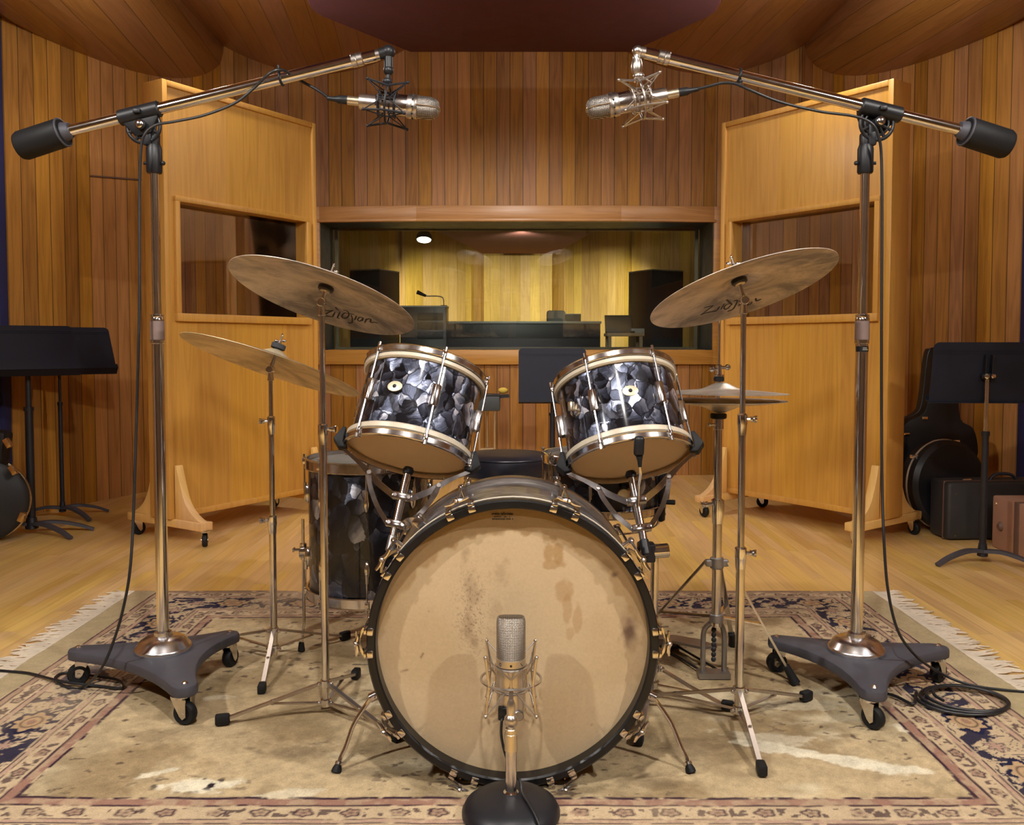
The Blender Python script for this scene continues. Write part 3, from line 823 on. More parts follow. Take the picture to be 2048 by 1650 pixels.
# ------------------------------------------------------------------ rug
def build_rug():
    x0, x1, y0, y1 = -1.640, 1.575, 1.650, 3.775
    fx0, fx1, fy0, fy1 = -1.170, 1.100, 2.025, 3.402
    nx, ny = 780, 500
    xs = np.linspace(x0, x1, nx); ys = np.linspace(y0, y1, ny)
    X, Y = np.meshgrid(xs, ys)
    # slightly wavering outline and lines, as in a hand-knotted rug
    Xw = X + 0.016 * (fbm(X * 2.2, Y * 2.2, 5, 3) - 0.5) + 0.006 * (fbm(X * 16, Y * 16, 9, 2) - 0.5)
    Yw = Y + 0.014 * (fbm(X * 2.2, Y * 2.2, 31, 3) - 0.5) + 0.006 * (fbm(X * 16, Y * 16, 13, 2) - 0.5)
    dx = np.maximum(fx0 - Xw, Xw - fx1); dy = np.maximum(fy0 - Yw, Yw - fy1)
    t = np.maximum(dx, dy)                      # distance outside the plain field
    side = dx > dy
    s = np.where(side, Yw, Xw)
    L = lambda c: np.array(srgb(*c))
    cream, cream2 = L((214, 192, 158)), L((204, 180, 146))
    rust, pink = L((156, 116, 100)), L((184, 150, 130))
    navy, line = L((37, 36, 62)), L((60, 38, 52))
    col = np.zeros(X.shape + (3,))
    n1 = fbm(X * 5, Y * 5, 1, 5); n2 = fbm(X * 1.6 + 3, Y * 1.6, 2, 4); n3 = fbm(X * 30, Y * 30, 3, 3); n4 = fbm(X * 90, Y * 90, 4, 2)
    def lay(mask, c):
        m = mask[..., None]
        col[:] = col * (1 - m) + c * m
    # field
    f1, f2, f3 = L((196, 173, 135)), L((150, 127, 93)), L((218, 203, 170))
    fieldc = f1 * np.ones_like(col)
    m = sstep(0.44, 0.66, n1)[..., None]; fieldc = fieldc * (1 - m * 0.75) + f2 * m * 0.75
    m = sstep(0.50, 0.75, n2)[..., None]; fieldc = fieldc * (1 - m * 0.6) + L((176, 160, 128)) * m * 0.6
    m = sstep(0.60, 0.76, fbm(X * 3.3 + 8, Y * 5.0, 21, 5))[..., None]; fieldc = fieldc * (1 - m * 0.85) + f3 * m * 0.85
    # threadbare patches and scuffs in the field
    def patch(cx, cy, rx, ry, ang, amt, c, seed, edge=0.35):
        ca, sa = math.cos(ang), math.sin(ang)
        u = ((X - cx) * ca + (Y - cy) * sa) / rx; v = (-(X - cx) * sa + (Y - cy) * ca) / ry
        r = np.sqrt(u * u + v * v) + 1.5 * (fbm(X * 9, Y * 14, seed, 5) - 0.5) + 0.7 * (fbm(X * 40, Y * 60, seed + 5, 3) - 0.5)
        m = (1 - sstep(1 - edge, 1.0, r)) * amt
        fieldc[:] = fieldc * (1 - m[..., None]) + np.array(c) * m[..., None]
    pale = L((234, 224, 198))
    def at(px, py):
        g = G(px, py); return g.x, g.y
    for (px, py, rx, ry, an, am, sd) in ((395, 1570, 0.12, 0.045, 0.1, 0.9, 41), (310, 1545, 0.06, 0.02, 0.5, 0.8, 42), (430, 1395, 0.06, 0.03, 0.1, 0.45, 43), (1640, 1510, 0.22, 0.035, -0.42, 0.85, 44),
                                     (1760, 1530, 0.10, 0.02, -0.25, 0.8, 45), (1560, 1480, 0.15, 0.05, -0.3, 0.5, 46), (1815, 1455, 0.08, 0.03, -0.6, 0.7, 47), (1600, 1410, 0.14, 0.05, 0, 0.35, 48), (560, 1590, 0.10, 0.03, 0.2, 0.5, 49)):
        cx, cy = at(px, py); patch(cx, cy, rx, ry, an, am, pale, sd)
    dk = L((104, 84, 62))
    for (px, py, rx, ry, an, am, sd) in ((600, 1500, 0.22, 0.07, 0.1, 0.5, 61), (330, 1470, 0.14, 0.06, 0.3, 0.35, 62), (1400, 1490, 0.16, 0.08, 0.0, 0.5, 63), (1330, 1560, 0.18, 0.05, 0.1, 0.5, 64), (780, 1540, 0.16, 0.05, 0, 0.4, 65), (1180, 1580, 0.2, 0.03, 0, 0.35, 66), (1700, 1470, 0.05, 0.02, 0, 0.5, 67), (470, 1600, 0.2, 0.03, 0, 0.3, 68)):
        cx, cy = at(px, py); patch(cx, cy, rx, ry, an, am, dk, sd, 0.7)
    # flecks
    fl = sstep(0.72, 0.78, fbm(X * 30 + 2, Y * 46, 71, 3)) * sstep(0.40, 0.6, n2 + 0.2 * n1)
    fieldc = fieldc * (1 - 0.75 * fl[..., None]) + L((70, 52, 50)) * 0.75 * fl[..., None]
    # moth-eaten line of dark knots in the front left and small holes
    cx, cy = at(390, 1566)
    kn = sstep(0.62, 0.70, fbm(X * 45, Y * 60, 77, 2)) * np.exp(-(((X - cx) / 0.14) ** 2 + ((Y - cy) / 0.035) ** 2))
    fieldc = fieldc * (1 - np.clip(kn * 1.3, 0, 1)[..., None]) + L((48, 38, 44)) * np.clip(kn * 1.3, 0, 1)[..., None]
    fieldc *= (0.86 + 0.28 * n3 + 0.10 * (n4 - 0.5))[..., None]
    col[:] = fieldc
    # borders, from the field outward
    def band(a, b, soft=0.0022): return sstep(a - soft, a + soft, t) * (1 - sstep(b - soft, b + soft, t))
    base = cream2 * (0.86 + 0.28 * n1)[..., None]
    lay(sstep(-0.001, 0.001, t), base)
    lay(band(0.004, 0.034) * (0.45 + 0.5 * sstep(0.35, 0.6, n3)), rust)
    def broken(m, seed, lo=0.30, hi=0.46): return m * sstep(lo, hi, fbm(X * 26, Y * 26, seed, 3))
    lay(broken(band(-0.005, 0.005), 81), line); lay(broken(band(0.030, 0.037), 82), line)
    # narrow flower bands: rosettes, outlined, with leaves between
    def flowers(tc, hw, per, seed, cA, cO, amt=1.0):
        idx = np.floor(s / per); a = (s / per - idx - 0.5) * per; b = t - tc
        r1 = _hash(idx, idx * 0 + seed, seed)
        a = a + (r1 - 0.5) * 0.02
        ang = np.arctan2(b, a); rr = np.sqrt((a / 1.35) ** 2 + b * b)
        R_ = hw * (0.62 + 0.10 * np.cos(ang * 5 + r1 * 6))
        m1 = (rr < R_).astype(float); ring = np.exp(-((rr - R_) / 0.0032) ** 2)
        lay(m1 * 0.55 * (0.5 + 0.5 * (r1 > 0.45)) * amt, cA)
        lay(np.clip(broken(ring, seed, 0.25, 0.45), 0, 1) * amt, cO)
        lay(np.exp(-(rr / 0.006) ** 2) * 0.7 * amt, cO)
        a2 = (np.mod(s / per, 1.0)); a2 = np.minimum(a2, 1 - a2) * per
        leaf = sstep(0.56, 0.62, fbm(X * 60, Y * 60, seed + 3, 2)) * (a2 < per * 0.24) * (np.abs(b) < hw * 0.75)
        lay(leaf * 0.8 * amt, cO)
    inb = lambda a, b: band(a, b, 0.001)
    keep = col.copy()
    flowers(0.064, 0.024, 0.105, 3, rust, line)
    mb_ = inb(0.038, 0.091)[..., None]; col[:] = keep * (1 - mb_) + col * mb_
    lay(band(0.093, 0.110) * (0.5 + 0.4 * sstep(0.4, 0.6, n3)), pink)
    lay(broken(band(0.091, 0.0945), 83), line); lay(broken(band(0.108, 0.113), 84), line)
    # main border: navy ground with cream arabesques and palmettes
    keep = col.copy()
    lay(np.ones_like(t), cream2 * 0.94)
    wv = fbm(X * 9 + 7, Y * 9, 91, 3)
    veg = fbm(X * 30 + 1.6 * wv * 4, Y * 30 + 1.3 * wv * 4, 92, 3)
    vine = np.abs(np.sin(60 * (fbm(X * 6.0, Y * 6.0, 93, 3)) + 10 * (t - 0.19)))
    nv = np.clip(sstep(0.50, 0.53, veg) + (1 - sstep(0.10, 0.2, vine)) * 0.9, 0, 1)
    lay(nv * 0.96, navy)
    per = 0.30; ii = np.floor(s / per + 0.35); a = s - (ii + 0.15) * per; b = t - 0.192
    rr = np.sqrt((a / 1.35) ** 2 + b * b); ang = np.arctan2(b, a)
    Rm = 0.042 + 0.006 * np.cos(8 * ang)
    lay((rr < Rm + 0.013).astype(float) * sstep(0.30, 0.40, veg + 0.05), navy)
    lay((rr < Rm).astype(float), L((190, 158, 120)))
    lay(np.exp(-((rr - 0.026) / 0.003) ** 2) * 0.8, line); lay((rr < 0.012).astype(float) * 0.8, rust)
    a2 = s - (np.floor(s / per + 0.85) - 0.35) * per; rr2 = np.sqrt(a2 * a2 + (b * 1.2) ** 2); ang2 = np.arctan2(b, a2)
    Rp = 0.026 + 0.010 * np.cos(6 * ang2)
    lay((rr2 < Rp).astype(float) * 0.9, pink); lay(np.exp(-((rr2 - Rp) / 0.0045) ** 2) * 0.85, navy)
    m = inb(0.118, 0.266)[..., None]; col[:] = keep * (1 - m) + col * m
    lay(band(0.268, 0.288) * (0.5 + 0.4 * sstep(0.4, 0.6, n3)), pink)
    lay(broken(band(0.265, 0.270), 85), line); lay(broken(band(0.286, 0.291), 86), line)
    keep = col.copy(); flowers(0.314, 0.022, 0.12, 11, pink, line)
    m = inb(0.292, 0.338)[..., None]; col[:] = keep * (1 - m) + col * m
    lay(broken(band(0.338, 0.343), 87), line); lay(band(0.343, 0.362) * 0.6, rust); lay(broken(band(0.361, 0.368), 88, 0.2, 0.35), line)
    lay(sstep(0.370, 0.373, t) , L((182, 164, 128)) )
    # overall wear towards cream in the pattern
    wear = sstep(0.52, 0.74, fbm(X * 2.1, Y * 2.1, 95, 5)) * (t > 0) * 0.35
    lay(wear, cream2)
    col *= (0.93 + 0.16 * (n4 - 0.5) + 0.14 * (n3 - 0.5))[..., None]
    Z = -0.0068 * fbm(X * 2.6, Y * 4.2, 55, 3) - 0.0012 * (n4 - 0.5)
    Z = np.minimum(Z + 0.0012, 0.0)
    vs = np.stack([X.ravel(), Y.ravel(), Z.ravel()], 1)
    i = np.arange(nx * ny).reshape(ny, nx)
    fs = np.stack([i[:-1, :-1].ravel(), i[:-1, 1:].ravel(), i[1:, 1:].ravel(), i[1:, :-1].ravel()], 1)
    # rim down to the floor
    rim = np.concatenate([i[0, :], i[1:, -1], i[-1, -2::-1], i[-2:0:-1, 0]])
    rv = vs[rim].copy(); rv[:, 2] = FZ
    n0 = len(vs); k = np.arange(len(rim)); k2 = (k + 1) % len(rim)
    rf = np.stack([rim[k2], rim[k], n0 + k, n0 + k2], 1)
    vs = np.concatenate([vs, rv]); fs = np.concatenate([fs, rf])
    c = np.concatenate([col.reshape(-1, 3), col.reshape(-1, 3)[rim] * 0.8])
    me = bpy.data.meshes.new('rug')
    me.vertices.add(len(vs)); me.vertices.foreach_set('co', vs.astype(np.float32).ravel())
    me.loops.add(fs.size); me.loops.foreach_set('vertex_index', fs.astype(np.int32).ravel())
    me.polygons.add(len(fs)); me.polygons.foreach_set('loop_start', np.arange(0, fs.size, 4, dtype=np.int32))
    me.update(calc_edges=True)
    me.polygons.foreach_set('use_smooth', [True] * len(me.polygons))
    set_colors(me, np.clip(c, 0, 1))
    me.materials.append(M['rug'])
    o = bpy.data.objects.new('rug', me); C.objects.link(o); W[o] = V((0, 0, 0))
    tag(o, 'worn beige oriental rug with navy patterned border under the drum kit', 'rug')
    for sx, xe in ((-1, x0), (1, x1)):
        mb = MB(); y = y0 + 0.005
        while y < y1 - 0.004:
            Lg = 0.07 + 0.06 * rng.random(); a = rng.uniform(-0.035, 0.035)
            pts = []
            for q in range(5):
                f = q / 4
                pts.append(V((xe + sx * (Lg * f - 0.004), y + a * f * f * 1.2 + rng.uniform(-0.006, 0.006) * f, (-0.003 if q == 0 else FZ + 0.0035 + 0.004 * rng.random()))))
            mb.tube(pts, [0.0030, 0.0032, 0.0036, 0.0042, 0.0020], 4)
            y += 0.0052 + 0.004 * rng.random()
        part('fringe', mb, M['fringe'], o, kind='stuff')
    return o
build_rug()

# ------------------------------------------------------------------ helper pieces
def caster(parent, p, r, yaw, name='caster', topz=None, local=False, th=0.022, fork=None):
    """swivel caster with its wheel touching p (floor point)"""
    p = V(p); d = V((math.cos(yaw), math.sin(yaw), 0)); n = V((-d.y, d.x, 0)); up = V((0, 0, 1))
    c = p + up * r
    tz = topz if topz is not None else p.z + 2.3 * r
    top = V((p.x - d.x * r * 0.5, p.y - d.y * r * 0.5, tz))
    mb = MB()
    mb.cyl(top - up * 0.008, top, r * 0.75, seg=16)
    for sgn in (-1, 1):
        o_ = n * (sgn * (th / 2 + 0.004))
        mb.prism([(-r * 0.95, tz - 0.008 - c.z), (r * 0.30, tz - 0.008 - c.z), (r * 0.30, -r * 0.18), (0, -r * 0.42), (-r * 0.28, -r * 0.12)], c + o_ - n * 0.0015, d, up, 0.003)
    mb.cyl(c - n * (th / 2 + 0.009), c + n * (th / 2 + 0.009), r * 0.16, seg=10)
    o = part(name, mb, fork or M['nickel'], parent, local=local)
    mb = MB(); mb.lathe([(0, -th / 2), (r * 0.5, -th / 2), (r * 0.55, -th * 0.62), (r * 0.86, -th * 0.62), (r, -th * 0.3), (r, th * 0.3), (r * 0.86, th * 0.62), (r * 0.55, th * 0.62), (r * 0.5, th / 2), (0, th / 2)], c, n, 24)
    part('wheel', mb, M['rubber'], o, local=local)
    return o

# ------------------------------------------------------------------ rolling studio baffles
def gobo(name, label, org, rotz, L, flip):
    t = thing(name, label, 'studio baffle', (org[0], org[1], FZ), rotz)
    zb, zt = 0.135, 2.485
    D = 0.17; e = 0.032
    w0, w1 = 0.095, L - 0.095
    z0, z1 = 1.245, 1.855
    mb = MB()
    mb.box((e / 2, D / 2, (zb + zt) / 2), (e, D, zt - zb), bev=0.004)
    mb.box((L - e / 2, D / 2, (zb + zt) / 2), (e, D, zt - zb), bev=0.004)
    mb.box((L / 2, D / 2, zt - e / 2), (L - 2 * e, D, e), bev=0.004)
    mb.box((L / 2, D / 2, zb + e / 2), (L - 2 * e, D, e), bev=0.004)
    part('frame', mb, M['gobotrim'], t, local=True)
    mb = MB(); mb.box((L / 2, D / 2, (z1 + zt - e) / 2), (L - 2 * e, D - 0.03, zt - e - z1)); part('upper_panel', mb, M['gobo'], t, local=True)
    mb = MB(); mb.box((L / 2, D / 2, (zb + e + z0) / 2), (L - 2 * e, D - 0.03, z0 - zb - e)); part('lower_panel', mb, M['gobo'], t, local=True)
    mb = MB()
    for a, b in ((e, w0), (w1, L - e)):
        mb = MB(); mb.box(((a + b) / 2, D / 2, (z0 + z1) / 2), (b - a, D - 0.03, z1 - z0))
        part('stile', mb, M['gobo'], t, local=True)
    # window casing proud of the panel, and the pane in the middle
    mb = MB(); g = 0.045
    for y in (0.006, D - 0.006):
        mb.box(((w0 + w1) / 2, y, z1 + 0.012), (w1 - w0 + 2 * 0.03, 0.028, 0.030), bev=0.004)
        mb.box(((w0 + w1) / 2, y, z0 - 0.016), (w1 - w0 + 2 * 0.03, 0.034, 0.044), bev=0.004)
        mb.box((w0 - 0.014, y, (z0 + z1) / 2), (0.030, 0.028, z1 - z0), bev=0.004)
        mb.box((w1 + 0.014, y, (z0 + z1) / 2), (0.030, 0.028, z1 - z0), bev=0.004)
    part('window_casing', mb, M['gobotrim'], t, local=True)
    mb = MB(); mb.box(((w0 + w1) / 2, D * 0.55, (z0 + z1) / 2), (w1 - w0 - 0.002, 0.006, z1 - z0 - 0.002)); part('pane', mb, M['gglass'], t, local=True)
    # feet: skids with curved brackets fore and aft
    pr = 0.235
    cas = []
    for x in (0.055, L - 0.055):
        mb = MB()
        mb.box((x, D / 2, zb - 0.022), (0.075, D + 2 * pr, 0.045), bev=0.005)
        for sgn, yb in ((-1, 0.0), (1, D)):
            prof = [(0, 0)]
            for i in range(13):
                f = i / 12
                # S curve: wide at the skid, thin at the top
                prof.append((pr * 0.90 * (1 - f) ** 1.2 * (1 - 0.28 * math.sin(PI * f)) + 0.016 * f, 0.29 * f * (0.55 + 0.45 * f) if f < 1 else 0.29))
            prof.append((0, 0.29))
            if sgn < 0: mb.prism(prof, (x - 0.022, yb, zb), (0, -1, 0), (0, 0, 1), -0.044, bev=0.003)
            else: mb.prism(prof, (x - 0.022, yb, zb), (0, 1, 0), (0, 0, 1), 0.044, bev=0.003)
        ft = part('foot', mb, M['gobofoot'], t, local=True)
        for y in (-pr + 0.035, D + pr - 0.035):
            caster(ft, (x + 0.012, y, 0.0), 0.038, rng.uniform(-0.6, 0.9), local=True, topz=zb - 0.044)
    return t
gobo('studio_gobo', 'rolling oak baffle with window behind the two cymbals on the left', (-1.842, 4.70), math.atan2(0.92, 0.582), 1.125, False)
gobo('studio_gobo', 'rolling oak baffle with window standing beside the black guitar case', (1.336, 5.64), math.atan2(-0.94, 0.684), 1.163, True)

# ------------------------------------------------------------------ music stands
def music_stand(label, base, z_desk, w, h, tilt, yaw, pole_r=0.012, legs=(200, 320, 80), leg_len=0.27, bright_tube=False, mat='standmetal', dx=0.0):
    t = thing('music_stand', label, 'music stand', base, yaw)
    bz = 0.0
    pz = z_desk - bz
    mb = MB(); mb.cyl((0, 0, 0.05), (0, 0, pz * 0.70), pole_r, seg=14, bev=0.002); mb.cyl((0, 0, pz * 0.70 - 0.015), (0, 0, pz * 0.70 + 0.006), pole_r * 1.25, seg=14); part('lower_tube', mb, M['blackmetal'], t, local=True)
    mb = MB(); mb.cyl((0, 0, pz * 0.70), (0, 0, pz), pole_r * 0.68, seg=12); part('upper_tube', mb, M['nickel'] if bright_tube else M['blackmetal'], t, local=True)
    mb = MB(); mb.cyl((0, 0, 0.035), (0, 0, 0.10), pole_r * 1.6, pole_r * 1.2, seg=14, bev=0.003); part('hub', mb, M['blackmetal'], t, local=True)
    for a in legs:
        a = math.radians(a) - yaw
        d = V((math.cos(a), math.sin(a), 0))
        pts = catmull([V((0, 0, 0.062)) + d * 0.01, V((0, 0, 0.066)) + d * leg_len * 0.35, V((0, 0, 0.042)) + d * leg_len * 0.72, V((0, 0, 0.008)) + d * leg_len], 5)
        n = len(pts)
        mb = MB(); mb.bar(pts, [0.042 * (1 - 0.45 * i / (n - 1)) for i in range(n)], 0.016)
        part('leg', mb, M['dolly'] if mat == 'standmetal' else M['blackmetal'], t, local=True)
    # desk: rounded plate with a crease below the top edge, leaning back, with a lip
    R = Matrix.Rotation(-tilt, 3, 'X')
    r = 0.03
    poly = [(-w / 2, 0), (w / 2, 0)]
    for (cx, a0) in ((w / 2 - r, 0), (-w / 2 + r, 90)):
        for i in range(6):
            a = math.radians(a0 + 18 * i); poly.append((cx + r * math.cos(a), h - r + r * math.sin(a)))
    axx, ayy = R @ V((1, 0, 0)), R @ V((0, 0, 1))
    nn = axx.cross(ayy)
    o0 = V((dx, 0, pz)) - ayy * (h * 0.45)
    mb = MB(); mb.prism(poly, o0 - nn * -0.012, axx, ayy, 0.004)
    for q in (h - 0.042, h - 0.055):
        mb.box(o0 + ayy * q + nn * 0.014, (w * 0.97, 0.008, 0.005), R)
    dk = part('desk', mb, M[mat], t, local=True)
    mb = MB(); mb.bar([o0 - axx * (w / 2) + nn * 0.03, o0 + axx * (w / 2) + nn * 0.03], 0.062, 0.004, up=ayy)
    mb.bar([o0 - axx * (w / 2) + nn * 0.060 + ayy * 0.012, o0 + axx * (w / 2) + nn * 0.060 + ayy * 0.012], 0.004, 0.030, up=ayy)
    part('lip', mb, M[mat], dk, local=True)
    mb = MB()
    for sx in (-0.016, 0.016):
        mb.bar([V((dx + sx, 0, pz - 0.015)) + V((0, 0.004, 0)), o0 + axx * (w / 2 + sx) * 1 - axx * (w / 2) + ayy * (h * 0.80) + nn * 0.001 + axx * 0], 0.006, 0.03, up=nn)
    mb.cyl((dx - 0.03, 0.008, pz), (dx + 0.03, 0.008, pz), 0.014, seg=14, bev=0.003)
    part('bracket', mb, M['blackmetal'], t, local=True)
    mb = MB(); mb.lathe([(0, 0), (0.012, 0), (0.015, 0.006), (0.012, 0.014), (0, 0.016)], (dx + 0.012, 0.024, pz), (0.3, 1, 0), 14)
    mb.lathe([(0, 0), (0.010, 0), (0.012, 0.006), (0.009, 0.012), (0, 0.014)], (dx - 0.016, 0.024, pz), (-0.3, 1, 0), 14)
    part('knob', mb, M['chrome'], t, local=True)
    return t
hb = G(1965, 1100, 0.055)
music_stand('black music stand seen from behind at the right, by the brown case', (hb.x, hb.y, FZ), P(1978, 752, hb.y).z - FZ, 0.52, 0.300, math.radians(9), math.radians(176), legs=(196, 318, 62), bright_tube=True, pole_r=0.016)
hb = G(125, 1006, 0.055)
music_stand('dark music stand against the left wall, the rear of the left pair', (hb.x * 0.975, hb.y * 0.975, FZ), P(110, 707, hb.y * 0.975).z - FZ, 0.58, 0.37, math.radians(40), math.radians(36), legs=(190, 330, 40), pole_r=0.013, dx=0.02)
hb = G(40, 1055, 0.055)
music_stand('dark music stand behind the round case at the left picture edge', (hb.x, hb.y + 0.12, FZ), P(40, 707, hb.y + 0.12).z - FZ, 0.58, 0.355, math.radians(40), math.radians(36), legs=(335, 20, 200), pole_r=0.022, leg_len=0.32, dx=-0.04)
ms = P(1106, 760, 6.2)
music_stand('black music stand facing the camera in the middle, below the control room window', (ms.x, 6.28, FZ), P(1106, 757, 6.28).z - FZ, 0.485, 0.40, math.radians(14), 0.0, legs=(210, 330, 90), pole_r=0.020)

# ------------------------------------------------------------------ small dark box on a pale stand by the back wall
p0 = P(974, 806, 6.3)
t = thing('percussion_stand', 'small dark box on a pale metal stand between the two tom drums', 'stand', (p0.x, 6.3, FZ))
mb = MB(); mb.box((p0.x, 6.32, p0.z), (0.19, 0.16, 0.11), bev=0.012); part('box', mb, M['speaker'], t)
mb = MB(); mb.box((p0.x, 6.32, p0.z + 0.058), (0.19, 0.16, 0.012), bev=0.003); part('cover', mb, M['blackmetal'], t)
mb = MB(); mb.bar([V((p0.x + 0.09, 6.34, p0.z + 0.045)), V((p0.x + 0.16, 6.34, p0.z + 0.050))], 0.11, 0.02); part('side_shelf', mb, M['blackmetal'], t)
mb = MB(); mb.sphere((p0.x + 0.115, 6.40, p0.z + 0.085), 0.03, (1.2, 0.8, 0.75)); o_ = solo('sponge', mb, M['yellow']); tag(o_, 'small yellow sponge on the dark box between the toms', 'sponge')
for dx, ly in ((-0.055, 6.28), (0.0, 6.36), (0.055, 6.28)):
    mb = MB(); mb.cyl((p0.x + dx, ly, p0.z - 0.05), (p0.x + dx, ly, FZ + 0.0), 0.011, seg=10); part('leg', mb, M['pale'], t)
mb = MB(); mb.bar([(p0.x - 0.055, 6.28, 0.32), (p0.x + 0.055, 6.28, 0.32)], 0.012, 0.02); mb.bar([(p0.x + 0.0, 6.36, 0.32), (p0.x + 0.055, 6.28, 0.32)], 0.012, 0.02); part('brace', mb, M['pale'], t)

# ------------------------------------------------------------------ instrument cases on the right
def outline_case(name, label, pts_px, Y, depth, tilt=0.0, cat='instrument case'):
    q = [P(a, b, Y) for a, b in pts_px]
    cx = sum(p.x for p in q) / len(q)
    zmin = min(p.z for p in q)
    t = thing(name, label, cat, (cx, Y, zmin))
    sm = catmull([V((p.x, p.z, 0)) for p in q], 4, closed=True)
    poly = [(p.x, p.y) for p in sm]
    mb = MB(); mb.prism(poly, (0, Y + depth, 0), (1, 0, 0), (0, 0, 1), depth, bev=0.014)
    part('shell', mb, M['case'], t)
    mb = MB(); ring = [V((p[0], Y + depth * 0.5, p[1])) for p in poly]
    mb.tube(ring, 0.006, 6, closed=True); part('binding', mb, M['blackmetal'], t)
    return t, q
gp = [(1868, 706), (1884, 699), (1903, 699), (1916, 708), (1918, 780), (1922, 838), (1948, 858), (1957, 905), (1945, 938), (1962, 985), (1950, 1030), (1905, 1048), (1860, 1046), (1822, 1034), (1800, 990), (1810, 942), (1799, 904), (1809, 850), (1845, 828), (1856, 800)]
gt, gq = outline_case('guitar_case', 'tall black guitar case leaning upright against the right wall', gp, 5.28, 0.14)
for (px, py) in ((1879, 726), (1810, 868), (1846, 836), (1803, 975)):
    g = P(px + 3, py, 5.275); mb = MB(); mb.box(g, (0.035, 0.02, 0.018), bev=0.004); part('latch', mb, M['brass'], gt)
# round case in front of it
c = P(1884, 968, 5.12); Rr = c.z - FZ
t = thing('round_case', 'round black case with pale trim leaning on the guitar case', 'instrument case', (c.x, 5.12, FZ))
axr = V((0.30, -1, 0.06)).normalized()
mb = MB(); mb.lathe([(0, -0.06), (Rr - 0.02, -0.06), (Rr - 0.004, -0.045), (Rr - 0.004, 0.055), (Rr - 0.03, 0.075), (0, 0.078)], c, axr, 56); part('shell', mb, M['case'], t)
x_, y_, d_ = basis(axr)
mb = MB(); mb.torus(c + axr * 0.01, axr, Rr - 0.003, 0.006, 56, 8); part('rim_trim', mb, M['binding'], t)
for a in (70, 20, 140):
    an = math.radians(a); g = c + (x_ * math.cos(an) + y_ * math.sin(an)) * (Rr + 0.0) + axr * 0.012
    mb = MB(); mb.box(g, (0.045, 0.03, 0.02), bev=0.004); part('latch', mb, M['nickel'], t)
# dark suitcase
t = thing('suitcase', 'worn dark grey suitcase lying by the round case on the right', 'suitcase', (2.66, 4.95, FZ))
sx0 = P(1893, 1080, 4.80).x; zt_ = P(1893, 964, 4.8).z
mb = MB(); mb.box((sx0 + 0.29, 4.90, (zt_ + FZ) / 2 + 0.003), (0.60, 0.19, zt_ - FZ - 0.006), Matrix.Rotation(math.radians(4), 3, 'Z'), bev=0.018, seg=3); part('shell', mb, M['suit'], t)
mb = MB()
Rz = Matrix.Rotation(math.radians(4), 3, 'Z')
for yy in (-0.045,):
    mb.box(V((sx0 + 0.29, 4.90, (zt_ + FZ) / 2 + 0.003)) + Rz @ V((0, yy, 0)), (0.606, 0.012, zt_ - FZ - 0.001), Rz, bev=0.004)
part('edge_binding', mb, M['brownedge'], t)
for dx, dz in ((0.045, 0.03), (0.035, zt_ - 0.035), (0.045, zt_ - 0.055)):
    mb = MB(); mb.sphere(V((sx0 - 0.005 + dx, 4.795 + 0.0, FZ + dz)), 0.009, seg=10, rings=6); part('stud', mb, M['brass'], t)
hx = P(2012, 955, 4.86)
mb = MB(); mb.tube(catmull([V((hx.x - 0.075, 4.89, zt_ - 0.004)), V((hx.x - 0.05, 4.89, zt_ + 0.025)), V((hx.x, 4.89, zt_ + 0.034)), V((hx.x + 0.05, 4.89, zt_ + 0.025)), V((hx.x + 0.075, 4.89, zt_ - 0.004))], 5), 0.009, 8); part('handle', mb, M['leather'], t)
for dx in (0.13, 0.50):
    mb = MB(); mb.box((sx0 + dx, 4.86, zt_ + 0.004), (0.05, 0.035, 0.014), bev=0.004); part('clasp', mb, M['nickel'], t)
# brown case
t = thing('suitcase', 'brown box-shaped case at the right picture edge with round metal lock', 'suitcase', (2.78, 4.35, FZ))
bz1 = P(1987, 990, 4.66).z
mb = MB(); mb.box((2.785, 4.33, (bz1 + FZ) / 2), (0.42, 0.66, bz1 - FZ), bev=0.010); part('shell', mb, M['brown'], t)
mb = MB(); mb.box((2.785, 4.43, (bz1 + FZ) / 2), (0.427, 0.045, bz1 - FZ + 0.004), bev=0.004); part('strap', mb, M['brownedge'], t)
mb = MB(); lk = V((2.574, 4.575, FZ + 0.125)); mb.lathe([(0, 0.014), (0.014, 0.014), (0.024, 0.004), (0.026, 0)], lk, (-1, 0, 0), 18); part('lock', mb, M['brownedge'], t)
mb = MB(); mb.sphere((2.575, 4.62, bz1 - 0.04), 0.008, seg=10, rings=6); part('stud', mb, M['brass'], t)

# round case at the left picture edge with a short neck and latches
c = P(-32, 1001, 4.78); Rr = c.z - FZ
t = thing('banjo_case', 'round black case with gold trim and short neck at the left picture edge', 'instrument case', (c.x, 4.78, FZ))
axr = V((0.42, -1, 0.05)).normalized()
x_, y_, d_ = basis(axr)
mb = MB(); mb.lathe([(0, -0.075), (Rr - 0.02, -0.075), (Rr - 0.004, -0.06), (Rr - 0.004, 0.055), (Rr - 0.03, 0.072), (0, 0.075)], c, axr, 56); part('shell', mb, M['case'], t)
mb = MB(); mb.torus(c - axr * 0.02, axr, Rr - 0.002, 0.007, 56, 8); part('rim_trim', mb, M['brass'], t)
nk0, nk1 = c + V((0.04, 0.02, Rr * 0.8)), P(0, 862, 4.80)
mb = MB(); mb.box((nk0 + nk1) / 2 + V((0, 0.02, 0)), (0.10, 0.10, (nk1 - nk0).length), Matrix.Rotation(math.radians(9), 3, 'Y'), bev=0.02); part('neck', mb, M['case'], t)
for (px, py) in ((16, 886), (27, 940), (44, 1034)):
    g = P(px, py, 4.72); mb = MB(); mb.box(g, (0.03, 0.03, 0.055), Matrix.Rotation(math.radians(-30 if py < 1000 else 25), 3, 'Y'), bev=0.006); part('latch', mb, M['brass'], t)

